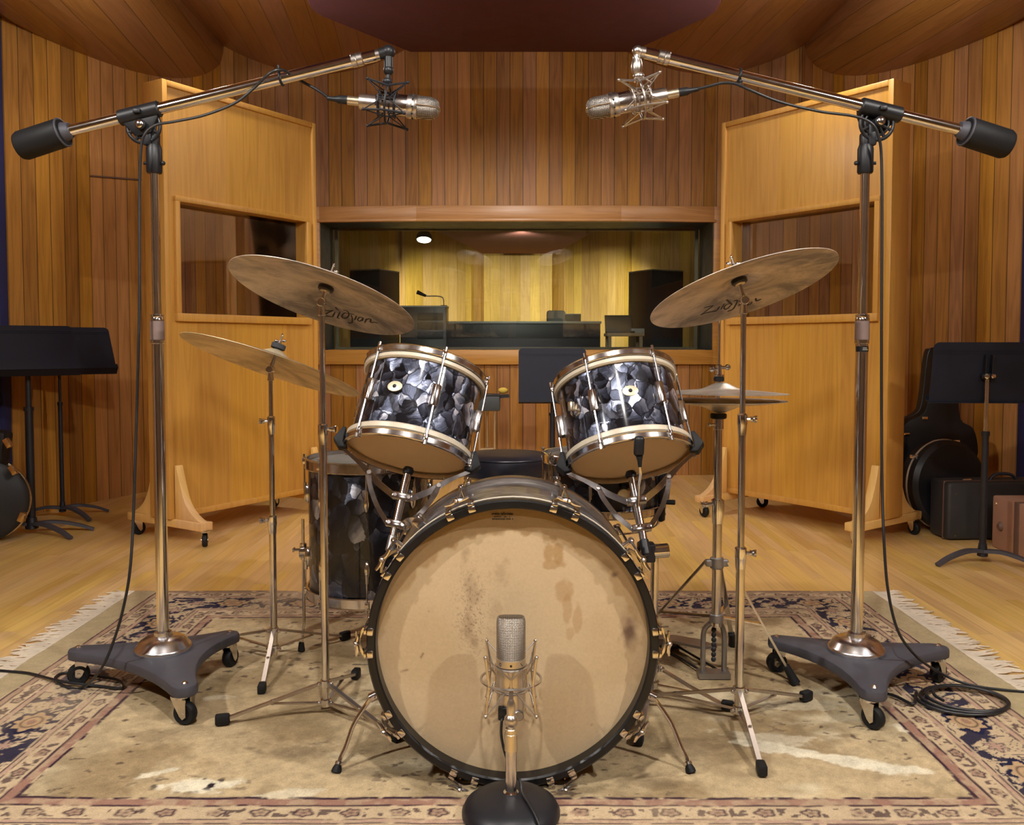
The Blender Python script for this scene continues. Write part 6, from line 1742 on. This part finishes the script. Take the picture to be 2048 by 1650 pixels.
# ------------------------------------------------------------------ boom stands on rolling bases
def boom_stand(label, x, y, s, wheels, px_pole, boomA, boomB, cw, elbow):
    t = thing('boom_stand', label, 'microphone stand', (x, y, 0.0))
    t['group'] = 'studio boom stands'
    Y = y
    zt0, zt1 = 0.080, 0.112
    # cast three-armed base with hollowed sides
    poly = []
    cen = V((x, y, 0))
    ws = sorted([V((w.x, w.y, 0)) for w in wheels], key=lambda w: math.atan2(w.y - y, w.x - x))
    for i in range(3):
        a, b = ws[i], ws[(i + 1) % 3]
        da, db = (a - cen).normalized(), (b - cen).normalized()
        na, nb = V((-da.y, da.x, 0)), V((db.y, -db.x, 0))
        A, B_ = a + na * 0.036, b + nb * 0.036
        # rounded tip of arm a
        for k in range(5):
            an = -PI / 2 + PI * k / 4
            tip = a + da * (0.030 * math.cos(an)) + na * (0.036 * math.sin(an))
            poly.append((tip.x, tip.y))
        inw = cen + ((a + b) / 2 - cen).normalized() * 0.088
        for k in range(1, 10):
            f = k / 10
            p = A * (1 - f) ** 2 + inw * 2 * f * (1 - f) * 1.0 + B_ * f ** 2
            poly.append((p.x, p.y))
    mb = MB(); mb.prism(poly, (0, 0, zt0), (1, 0, 0), (0, 1, 0), zt1 - zt0, bev=0.007, seg=2); base = part('rolling_base', mb, M['dolly'], t, ang=40)
    for w in ws:
        d = (w - cen).normalized()
        yaw = math.atan2(d.y, d.x) + (0.9 if d.y < -0.5 else 0.5)
        caster(base, V((w.x, w.y, -0.003)), 0.033, yaw, topz=zt0 + 0.001)
        mb = MB(); mb.lathe([(0.009, 0), (0.009, 0.004), (0.005, 0.009), (0, 0.010)], (w.x, w.y, zt1 - 0.001), (0, 0, 1), 14); part('axle_bolt', mb, M['chrome'], base)
    mb = MB(); mb.lathe([(0, 0), (0.084, 0.0), (0.0855, 0.004), (0.0855, 0.012), (0.082, 0.017), (0.078, 0.020), (0.070, 0.034), (0.052, 0.044), (0.030, 0.047), (0.027, 0.050), (0.026, 0.060), (0.0195, 0.064)], (x, y, zt1 - 0.001), (0, 0, 1), 48); part('pole_flange', mb, M['chrome2'], t)
    zc0, zc1 = P(px_pole, 684, Y).z, P(px_pole, 634, Y).z
    zp = P(px_pole, 345, Y).z
    mb = MB(); mb.cyl((x, y, zt1 + 0.05), (x, y, zc0 + 0.01), 0.0185, seg=24); part('lower_tube', mb, M['chrome'], t)
    mb = MB(); mb.cyl((x, y, zc0), (x, y, zp + 0.02), 0.0138, seg=24); part('upper_tube', mb, M['chrome'], t)
    mb = MB(); mb.cyl((x, y, zc0 + 0.006), (x, y, zc1 - 0.012), 0.0215, seg=24, bev=0.001); cg = part('collar_grip', mb, M['collar'], t)
    mb = MB(); mb.lathe([(0.0175, -0.006), (0.0212, -0.004), (0.0212, 0.006)], (x, y, zc0), (0, 0, 1), 24); part('collar_ring', mb, M['chrome'], cg)
    mb = MB(); mb.lathe([(0.0212, -0.012), (0.0212, -0.004), (0.0195, -0.001), (0.0205, 0.002), (0.0205, 0.007), (0.0138, 0.009)], (x, y, zc1), (0, 0, 1), 24); part('collar_ring', mb, M['chrome'], cg)
    # swivel: sleeve, toothed wheel, clamp round the boom
    bdir = (boomB - boomA).normalized()
    dn = V((0, 0, 1)) - bdir * bdir.z; dn.normalize()
    cxx = px_pole + (-12 * s if False else 0)
    hubc = P(292 if s < 0 else 1747, 264, Y - 0.005)
    zs0, zs1 = P(px_pole, 347, Y).z, P(px_pole, 290, Y).z
    mb = MB(); mb.lathe([(0.0145, 0.0), (0.021, 0.0), (0.0235, 0.005), (0.0235, zs1 - zs0 - 0.012), (0.0195, zs1 - zs0), (0, zs1 - zs0 + 0.002)], (x, y, zs0), (0, 0, 1), 22)
    mb.cyl((x, y, zs0 + 0.03), (x - s * -0.03 * 1, y - 0.006, zs0 + 0.03), 0.005, seg=10); mb.sphere((x + s * 0.0 + (0.03 if s < 0 else -0.03), y - 0.006, zs0 + 0.03), 0.007, seg=10, rings=6)
    mb.box(V((x, y, zs1 + 0.012)), (0.034, 0.030, 0.05), bev=0.008)
    sv = part('swivel_sleeve', mb, M['black'], t)
    tc_ = boomA.lerp(boomB, 0.0); k_ = (hubc - boomA).dot(bdir); on = boomA + bdir * k_
    mb = MB()
    gc = on - dn * 0.040
    mb.torus(gc, (0, 1, 0), 0.050, 0.0055, 40, 8); mb.torus(gc, (0, 1, 0), 0.036, 0.004, 36, 8)
    for a in (205, 240, 270, 300, 335):
        a = math.radians(a) ; d = V((math.cos(a), 0, math.sin(a))); mb.cyl(gc, gc + d * 0.050, 0.0055, seg=8)
    mb.prism([(-0.060, 0.040), (0.060, 0.040), (0.052, 0.012), (0.022, -0.028), (-0.022, -0.028), (-0.052, 0.012)], gc + V((0, 0.012, 0)), bdir if s < 0 else -bdir * -1, dn, 0.024 if True else 0, bev=0.004)
    part('swivel_wheel', mb, M['black'], sv)
    mb = MB(); mb.cyl(gc + V((0, -0.030, 0)), gc + V((0, 0.024, 0)), 0.0155, seg=20, bev=0.003); mb.box(gc.lerp(V((x, y, zs1)), 0.5) + V((0, -0.004, 0)), (0.026, 0.022, (gc.z - zs1) + 0.01), bev=0.006); part('pivot_bolt', mb, M['blackmetal'], sv)
    mb = MB(); mb.lathe([(0.0125, 0), (0.0125, 0.004), (0.009, 0.007), (0, 0.008)], gc + V((0, -0.030, 0)), (0, -1, 0), 18); part('pivot_cap', mb, M['oldchrome'], sv)
    mb = MB(); mb.cyl(on - bdir * 0.066, on + bdir * 0.062, 0.0245, seg=24, bev=0.003); mb.box(on + V((0, -0.026, 0)), (0.022, 0.014, 0.014), bev=0.003); part('boom_clamp', mb, M['black'], sv)
    mb = MB(); mb.cyl(boomA, boomB, 0.0172, seg=24); part('boom', mb, M['chrome'], t)
    sl = boomB - bdir * 0.028
    mb = MB(); mb.lathe([(0.0172, 0), (0.0200, 0.002), (0.0200, 0.014), (0.0185, 0.016), (0.0200, 0.018), (0.0200, 0.033), (0.0165, 0.036)], boomB - bdir * 0.075, bdir, 24); mb.cyl(boomB - bdir * 0.04, boomB + bdir * 0.012, 0.0162, seg=20, bev=0.001); part('boom_collar', mb, M['satin'], t)
    c0, c1 = cw
    mb = MB(); dcw = (c0 - c1).normalized(); mb.lathe([(0, 0), (0.038, 0.0), (0.043, 0.006), (0.044, 0.012), (0.0445, (c0 - c1).length - 0.010), (0.040, (c0 - c1).length), (0, (c0 - c1).length)], c1, dcw, 32); cwp = part('counterweight', mb, M['rubber'], t)
    mb = MB(); mb.torus(c1 + dcw * 0.004, dcw, 0.042, 0.0035, 40, 8); mb.cyl(c1 - dcw * 0.022, c1 + dcw * 0.004, 0.024, 0.030, seg=20, bev=0.002); part('end_ring', mb, M['dolly'], cwp)
    return t, on, bdir
def mk_stand(label, s, xp, Y, wheels, pxs, tip, cwpx):
    x = (xp - PX) / F * Y
    A = P(*cwpx[1], Y); B_ = P(*tip, Y - 0.05)
    return boom_stand(label, x, Y, s, wheels, pxs, A, B_, (P(*cwpx[0], Y + 0.008), P(*cwpx[1], Y)), None)
stL, onL, bdL = mk_stand('tall chrome boom stand on a rolling base, left of the drum kit', -1, 316, 2.71, [G(371, 1446), G(461, 1331), G(158, 1366)], 306, (752, 111), ((40, 293), (128, 264)))
stR, onR, bdR = mk_stand('tall chrome boom stand on a rolling base, beside the coiled cable', 1, 1723, 2.70, [G(1746, 1455), G(1553, 1342), G(1876, 1362)], 1733, (1290, 106), ((2016, 290), (1930, 262)))
mb = MB(); sk = P(1733, 698, 2.70 - 0.019)
R_ = (1723 - PX) / F * 2.70
mb.lathe([(0.0188, -0.0085), (0.0192, -0.008), (0.0192, 0.008), (0.0188, 0.0085)], (R_, 2.70, sk.z), (0, 0, 1), 20, a0=0, a1=PI * 0.9)
mb.v = [V((R_, 2.70, 0)) + Matrix.Rotation(math.radians(-80), 3, 'Z') @ (v - V((R_, 2.70, 0))) for v in mb.v]
st_ = part('sticker', mb, M['black'], stR, label='small black oval sticker with pale print')
mb = MB()
for k, (dz, w_) in enumerate(((0.003, 7), (-0.002, 9))):
    for j in range(w_):
        a = math.radians(-2 + j * 6.0 - w_ * 1.2); mb.box((R_ + 0.0194 * math.sin(a), 2.70 - 0.0194 * math.cos(a), sk.z + dz), (0.0012, 0.0006, 0.0024), Matrix.Rotation(a, 3, 'Z'))
part('print', mb, M['whitehead'], st_, label='pale print')
# black elbow and ball on the left, bright ball joint on the right
def elbow_left():
    b = P(756, 110, YL); k = P(777, 104, YL); lo = P(777, 146, YL); topm = smc + V((0, 0.0, 0.066))
    mb = MB(); mb.cyl(b, k, 0.0165, 0.0185, seg=20, bev=0.003); mb.sphere(k, 0.0205, seg=20); mb.cyl(k, lo, 0.0130, seg=18); mb.sphere(P(777, 141, YL), 0.0155, seg=18); mb.cyl(P(777, 148, YL), smc + V((0, 0, 0.060)), 0.0075, seg=12)
    part('elbow', mb, M['black'], stL)
    mb = MB(); mb.sphere(smc + V((0.0, 0, 0.068)), 0.011, (1.3, 1, 1), seg=12, rings=8)
    for sx in (-1, 1): mb.tube([smc + V((sx * 0.004, 0, 0.068)), smc + V((sx * 0.014, -0.012, 0.052)), smc + V((sx * 0.010, -0.03, 0.046))], 0.003, 8)
    part('top_clamp', mb, M['blackmetal'], sL)
elbow_left()
def elbow_right():
    b = P(1288, 106, YL); k = P(1275, 102, YL)
    mb = MB(); mb.cyl(b, k, 0.0150, seg=20); mb.sphere(k, 0.0165, seg=22); mb.cyl(k, P(1274, 122, YL), 0.010, seg=16); mb.lathe([(0.008, 0.0), (0.013, 0.002), (0.012, 0.008), (0.0155, 0.016), (0.0175, 0.030), (0.0160, 0.044), (0.010, 0.054), (0, 0.056)], P(1274, 113, YL), V((-0.03, 0, -1)), 22); part('ball_joint', mb, M['satin'], stR)
    mb = MB(); e = P(1274, 151, YL); mb.sphere(smd + V((-0.008, 0, 0.070)), 0.013, (1.3, 1, 1), seg=12, rings=8); mb.cyl(e, smd + V((-0.006, 0, 0.06)), 0.006, seg=10)
    for sx in (-1, 1): mb.tube([smd + V((sx * 0.006 - 0.006, 0, 0.070)), smd + V((sx * 0.022 - 0.004, -0.016, 0.052)), smd + V((sx * 0.024, -0.034, 0.042))], 0.003, 8)
    part('top_clamp', mb, M['satin'], sR)
elbow_right()
# cable ties on the booms
for st, px, py, bd_ in ((stL, 561, 150, bdL), (stR, 1472, 167, bdR)):
    c = P(px, py, 2.68)
    c = onL + bdL * (c - onL).dot(bdL) if st is stL else onR + bdR * (c - onR).dot(bdR)
    mb = MB(); mb.torus(c, bd_, 0.0195, 0.0035, 28, 8)
    mb.sphere(c + V((0, -0.02, 0.021 if st is stL else -0.022)), 0.006, seg=10, rings=6); mb.cyl(c + V((0, -0.02, 0.02 if st is stL else -0.02)), c + V((-0.004 if st is stL else 0.0, -0.02, 0.034 if st is stL else -0.040)), 0.0035, seg=8)
    part('cable_tie', mb, M['black'], st)

# ------------------------------------------------------------------ cables
def cable(label, pts, r=0.0042, plug=None, name='microphone_cable'):
    q = catmull(pts, 8)
    mb = MB(); mb.tube(q, r, 10)
    zb = min(p.z for p in q)
    o = solo(name, mb, M['cable'], loc=V((q[-1].x, q[-1].y, zb)))
    tag(o, label, 'cable')
    if plug:
        a, b = plug
        d = (b - a).normalized()
        mb = MB(); mb.lathe([(0, 0), (0.0125, 0), (0.0128, 0.004), (0.0125, 0.026), (0.0085, 0.034), (0.0065, 0.058), (0.0045, 0.062)], a, d, 18); part('plug', mb, M['black'], o)
    return o
yl = 2.655
pa, pb = tl0 - axL * 0.036, tl0 - axL * 0.10
zr_ = 0.0055
cl_ = [pb + axL * 0.01, P(635, 180, yl + 0.03), P(604, 163, 2.70), P(580, 148, 2.66), P(563, 140, 2.63), P(540, 146, 2.62), P(508, 176, 2.64), P(470, 206, 2.645), P(410, 230, 2.65), P(350, 243, 2.65), P(312, 250, 2.645), P(290, 268, 2.645), P(282, 300, 2.65), P(279, 400, 2.66), P(279, 600, 2.655), P(274, 800, 2.64), P(268, 1000, 2.61), P(261, 1130, 2.57), P(248, 1210, 2.555), P(228, 1280, 2.56), P(203, 1336, 2.57),
       G(166, 1375, zr_), G(132, 1373, zr_), G(110, 1358, zr_), G(128, 1346, zr_), G(178, 1350, zr_ + 0.001), G(236, 1360, zr_), G(244, 1376, zr_), G(196, 1372, zr_), G(120, 1362, zr_ + 0.008), G(60, 1347, zr_), G(10, 1342, zr_ - 0.002), G(-60, 1337, zr_ - 0.008), G(-200, 1330, FZ + 0.005)]
cable('black cable hanging from the left boom, looping on the rug and out of the picture', cl_, plug=(pa, pb))
pa, pb = tr0 - axR * 0.036, tr0 - axR * 0.10
cr_ = [pb + axR * 0.01, P(1420, 172, 2.645), P(1446, 166, 2.635), P(1472, 168, 2.625), P(1500, 180, 2.62), P(1560, 204, 2.63), P(1640, 223, 2.64), P(1706, 232, 2.64), P(1742, 246, 2.635), P(1757, 272, 2.64), P(1763, 320, 2.65), P(1764, 450, 2.655), P(1763, 700, 2.65), P(1764, 950, 2.62), P(1768, 1080, 2.58), P(1776, 1180, 2.56), P(1796, 1262, 2.56), P(1832, 1312, 2.60),
       G(1872, 1341, 0.05), G(1915, 1362, zr_ + 0.012), G(1962, 1374, zr_), G(2010, 1380, zr_), G(2060, 1385, zr_ - 0.004), G(2200, 1400, FZ + 0.005)]
cable('black cable running from the right boom down past the coil and out of the picture', cr_, plug=(pa, pb))
cc = G(1925, 1403, 0)
pts = []
for k in range(0, 46):
    a = math.radians(150 + k * 25.0)
    lp = k * 25 / 360
    r = 0.132 - 0.012 * lp + 0.006 * math.sin(a * 2 + lp)
    pts.append(V((cc.x + r * math.cos(a) + 0.006 * lp - 0.004, cc.y + r * 0.86 * math.sin(a) - 0.004 * lp, 0.0055 + 0.0055 * lp * (0.7 + 0.3 * math.sin(a)))))
pre = [G(1700, 1372, 0.0055), G(1740, 1380, 0.0055), G(1790, 1392, 0.0055)]
pre2 = G(1826, 1408, 0.0055)
cable('black cable wound in a flat coil on the rug by the right stand', pre + [pre2] + pts, r=0.0048, name='coiled_cable')

# ------------------------------------------------------------------ small clip microphone on the right tom
t = thing('clip_microphone', 'small black clip-on microphone with gooseneck in front of the right tom', 'microphone', P(1278, 945, 2.20))
a, b = P(1277, 872, 2.215), P(1279, 913, 2.200)
mb = MB(); mb.box((a + b) / 2, (0.026, 0.022, (a - b).length), Matrix.Rotation(math.radians(2), 3, 'Y'), bev=0.009, seg=3); part('body', mb, M['black'], t)
mb = MB(); mb.tube([b, P(1279.5, 922, 2.20), P(1280, 934, 2.20)], [0.009, 0.006, 0.0045], 12); part('boot', mb, M['rubber'], t)
mb = MB(); mb.tube(catmull([P(1280, 930, 2.20), P(1281, 950, 2.205), P(1277, 975, 2.22), P(1276, 1000, 2.25), P(1275, 1015, 2.30)], 6), 0.0036, 8); part('gooseneck', mb, M['nickel'], t)

# ------------------------------------------------------------------ front microphone on its table stand
bx, by = 0.0, 1.945
t = thing('desk_microphone_stand', 'short chrome microphone stand on a round black base before the bass drum', 'microphone stand', (bx, by, 0))
mb = MB(); mb.lathe([(0, 0.0), (0.108, 0.0), (0.1115, 0.005), (0.1115, 0.012), (0.104, 0.026), (0.085, 0.039), (0.055, 0.048), (0.02, 0.052), (0, 0.052)], (bx, by, 0), (0, 0, 1), 64); part('base', mb, M['blackmetal'], t)
mb = MB(); mb.lathe([(0.0175, 0.0), (0.0175, 0.004), (0.014, 0.007), (0.0125, 0.008)], (bx, by, 0.0505), (0, 0, 1), 24); part('base_collar', mb, M['chrome'], t)
zq = lambda py: P(1022, py, by).z
mb = MB(); mb.cyl((bx, by, 0.05), (bx, by, zq(1497)), 0.0128, seg=24); part('pole', mb, M['nickel'], t)
mb = MB(); mb.cyl((bx, by, zq(1501)), (bx, by, zq(1466)), 0.0150, seg=20, bev=0.001); mb.cyl((bx, by, zq(1467)), (bx, by, zq(1456)), 0.0135, seg=20, bev=0.002); part('coupler', mb, M['pale'], t)
mc = V((0.0, by + 0.068, zq(1378)))
mb = MB(); zb_, zt_ = zq(1456), zq(1399)
mb.lathe([(0.009, 0), (0.0095, 0.004), (0.0145, 0.010), (0.0160, 0.018), (0.0145, 0.026), (0.0100, 0.031), (0.0100, 0.036), (0.0105, 0.044), (0.0095, 0.056), (0.006, 0.066), (0, 0.069)], (bx, by, zb_), (0, 0, 1), 24)
part('swivel', mb, M['satin'], t)
sF = shock_mount('nickel spider shock mount on the short stand before the bass drum', mc, (0, 0, 1), (0, -1, 0), 'satin', R=0.070, half=0.068, flare=0.012, wire=0.0024, ring_off=-0.002, inner=0.0375)
mb = MB(); mb.bar([V((0, by - 0.004, zb_ + 0.060)), V((0, by + 0.003, mc.z - 0.004))], 0.010, 0.006, up=(0, 1, 0)); part('swivel_lug', mb, M['satin'], sF)
fm = thing('condenser_microphone', 'large nickel microphone with mesh head standing before the bass drum', 'microphone', V((0, mc.y, zq(1436))))
ym = mc.y; zm = lambda py: P(1022, py, ym).z
r = 0.0350
z_b, z_ring0, z_ring1, z_top = zm(1432), zm(1328), zm(1314), zm(1233)
mb = MB(); mb.lathe([(0, z_b - 0.0), (r * 0.70, z_b), (r * 0.92, z_b + 0.014), (r * 0.965, z_b + 0.03), (r * 0.965, z_ring0 - 0.002), (0, z_ring0)], (0, ym, 0), (0, 0, 1), 56); part('body', mb, M['satin'], fm)
mb = MB(); mb.lathe([(0, z_ring0 - 0.002), (r * 0.93, z_ring0 - 0.002), (r * 0.93, z_ring0), (r, z_ring0), (r, z_ring1), (r * 0.95, z_ring1 + 0.001), (0, z_ring1 + 0.001)], (0, ym, 0), (0, 0, 1), 56); rg = part('collar', mb, M['satin'], fm)
mb = MB(); mb.lathe([(r * 0.96, 0), (r * 0.985, 0.0007), (r * 0.96, 0.0016)], (0, ym, z_ring0 - 0.0022), (0, 0, 1), 56); part('groove', mb, M['black'], rg)
mb = MB()
zc_ = (z_ring0 + z_ring1) / 2 - 0.001
mb.lathe([(0, 0.0008), (0.0026, 0.0006), (0.0030, 0)], V((0, ym, zc_)) + V((0, -r, 0)), (0, -1, 0), 14)
for a0 in (-44, 44):
    for k in range(7):
        a = math.radians(a0 + (k - 3) * 1.6); dz = 0.0036 * math.cos(math.radians(k * 30 - 90)) if a0 < 0 else 0.0036 - k * 0.0012
        for sg in ((1, -1) if a0 < 0 else (1,)): mb.sphere((r * math.sin(a), ym - r * math.cos(a), zc_ + dz * sg), 0.0009, seg=6, rings=4)
part('marking', mb, M['ink'], rg)
mb = MB(); rings = []; n = 64
vs, fs = [], []
hh = z_top - z_ring1
lv = [0, 0.15, 0.3, 0.45, 0.6, 0.75, 0.86, 0.93, 0.97, 0.99, 1.0]
for h in lv:
    edge = 1.0 if h < 0.86 else math.sqrt(max(0.0, 1 - ((h - 0.86) / 0.14) ** 2)) * 0.14 + 0.86
    xa = r * 0.965 * (edge if h > 0.86 else 1.0); ya = r * 0.965 * (1 - 0.50 * min(h, 0.93) ** 1.1) * (edge if h > 0.86 else 1)
    e = 2.0 + 1.8 * h
    for k in range(n):
        a = 2 * PI * k / n; ca_, sa_ = math.cos(a), math.sin(a)
        vs.append(V((xa * math.copysign(abs(ca_) ** (2 / e), ca_), ym + ya * math.copysign(abs(sa_) ** (2 / e), sa_), z_ring1 + hh * h)))
for i in range(len(lv) - 1):
    for k in range(n): fs.append((i * n + k, i * n + (k + 1) % n, (i + 1) * n + (k + 1) % n, (i + 1) * n + k))
fs.append(tuple((len(lv) - 1) * n + k for k in range(n)))
mb.add(vs, fs); part('grille', mb, M['grille'], fm, ang=50)
mb = MB(); mb.box((-0.0185, ym - 0.028, zm(1416)), (0.023, 0.020, 0.030), bev=0.004); part('connector', mb, M['black'], fm)
mb = MB(); mb.cyl((0.018, ym - 0.026, zm(1420)), (0.018, ym - 0.036, zm(1420)), 0.012, seg=18, bev=0.002); part('switch', mb, M['iron'], fm)
zc0 = zm(1432)
cf = [V((-0.018, ym - 0.026, zc0 + 0.006)), V((-0.021, by + 0.024, zq(1450))), V((-0.022, by + 0.020, zq(1480))), V((-0.012, by + 0.022, zq(1520))), V((0.008, by + 0.022, zq(1560))), V((0.020, by + 0.010, 0.075)), V((0.026, by - 0.012, 0.0565)), V((0.040, by - 0.050, 0.052)), V((0.056, by - 0.082, 0.037)), V((0.067, by - 0.104, 0.016)), V((0.078, by - 0.13, 0.006)), V((0.10, by - 0.2, 0.005)), V((0.15, by - 0.28, FZ + 0.006))]
cable('thin black cable draped over the round base of the short stand', cf, r=0.0033)

# ------------------------------------------------------------------ light
def spot(name, loc, target, power, size=120, blend=0.6, radius=0.10, col=(1.0, 0.83, 0.62)):
    l = bpy.data.lights.new(name, 'SPOT')
    l.energy = power; l.color = col; l.spot_size = math.radians(size); l.spot_blend = blend; l.shadow_soft_size = radius
    o = bpy.data.objects.new(name, l); C.objects.link(o)
    o.location = loc
    o.rotation_euler = (V(target) - V(loc)).to_track_quat('-Z', 'Y').to_euler()
    return o
warm = (1.0, 0.955, 0.89)
def point(name, loc, power, radius=0.06, col=warm):
    l = bpy.data.lights.new(name, 'POINT'); l.energy = power; l.color = col; l.shadow_soft_size = radius
    o = bpy.data.objects.new(name, l); C.objects.link(o); o.location = loc
    return o
for s, nm in ((-1, 'left'), (1, 'right')):
    spot('key_lamp_' + nm, (s * 2.5, 0.40, 3.05), (s * 0.1, 2.5, 0.4), 290, 92, 0.7, 0.05, warm)
    spot('ceiling_lamp_' + nm, (s * 0.96, 3.12, 3.25), (s * 1.1, 4.3, 0), 860, 128, 0.6, 0.06, warm)
    point('ceiling_glow_fill_' + nm, (s * 1.70, 4.7, 2.88), 30)  # right one gives the ceiling glow; left one added to lighten the ceiling
spot('key_lamp_centre', (0.0, 0.5, 3.2), (0, 2.8, 0.6), 230, 115, 0.8, 0.06, warm)
spot('rear_fill', (0.0, -1.8, 3.3), (0, 2.2, 0.4), 150, 120, 0.8, 0.12, warm)  # unseen fill added behind the camera to lighten the kit's front
spot('ceiling_lamp_centre', (0.0, 5.2, 2.9), (0.0, 6.7, 0.4), 120, 120, 0.9, 0.09, warm)
for s, nm in ((-1, 'left'), (1, 'right')):
    spot('control_lamp_' + nm, (0.1 + s * 1.45, 9.0, 2.1), (0.1 + s * 0.62, 10.4, 1.0), 210, 85, 0.8, 0.06, (1.0, 0.90, 0.66))
spot('control_lamp_front', (0.1, 8.3, 2.1), (0.1, 10.4, 1.3), 40, 120, 0.8, 0.06, (1.0, 0.90, 0.66))
w = bpy.data.worlds.new('world'); SC.world = w; w.use_nodes = True
w.node_tree.nodes['Background'].inputs[0].default_value = (0.9, 0.7, 0.5, 1); w.node_tree.nodes['Background'].inputs[1].default_value = 0.05
SC.view_settings.view_transform = 'Standard'; SC.view_settings.look = 'None'; SC.view_settings.exposure = 0.08; SC.view_settings.gamma = 1.0
SC.view_settings.use_curve_mapping = False
SC.cycles.max_bounces = 8; SC.cycles.diffuse_bounces = 5; SC.cycles.glossy_bounces = 5; SC.cycles.transparent_max_bounces = 12
SC.cycles.sample_clamp_indirect = 6.0; SC.cycles.caustics_reflective = False; SC.cycles.caustics_refractive = False
SC.cycles.use_denoising = True
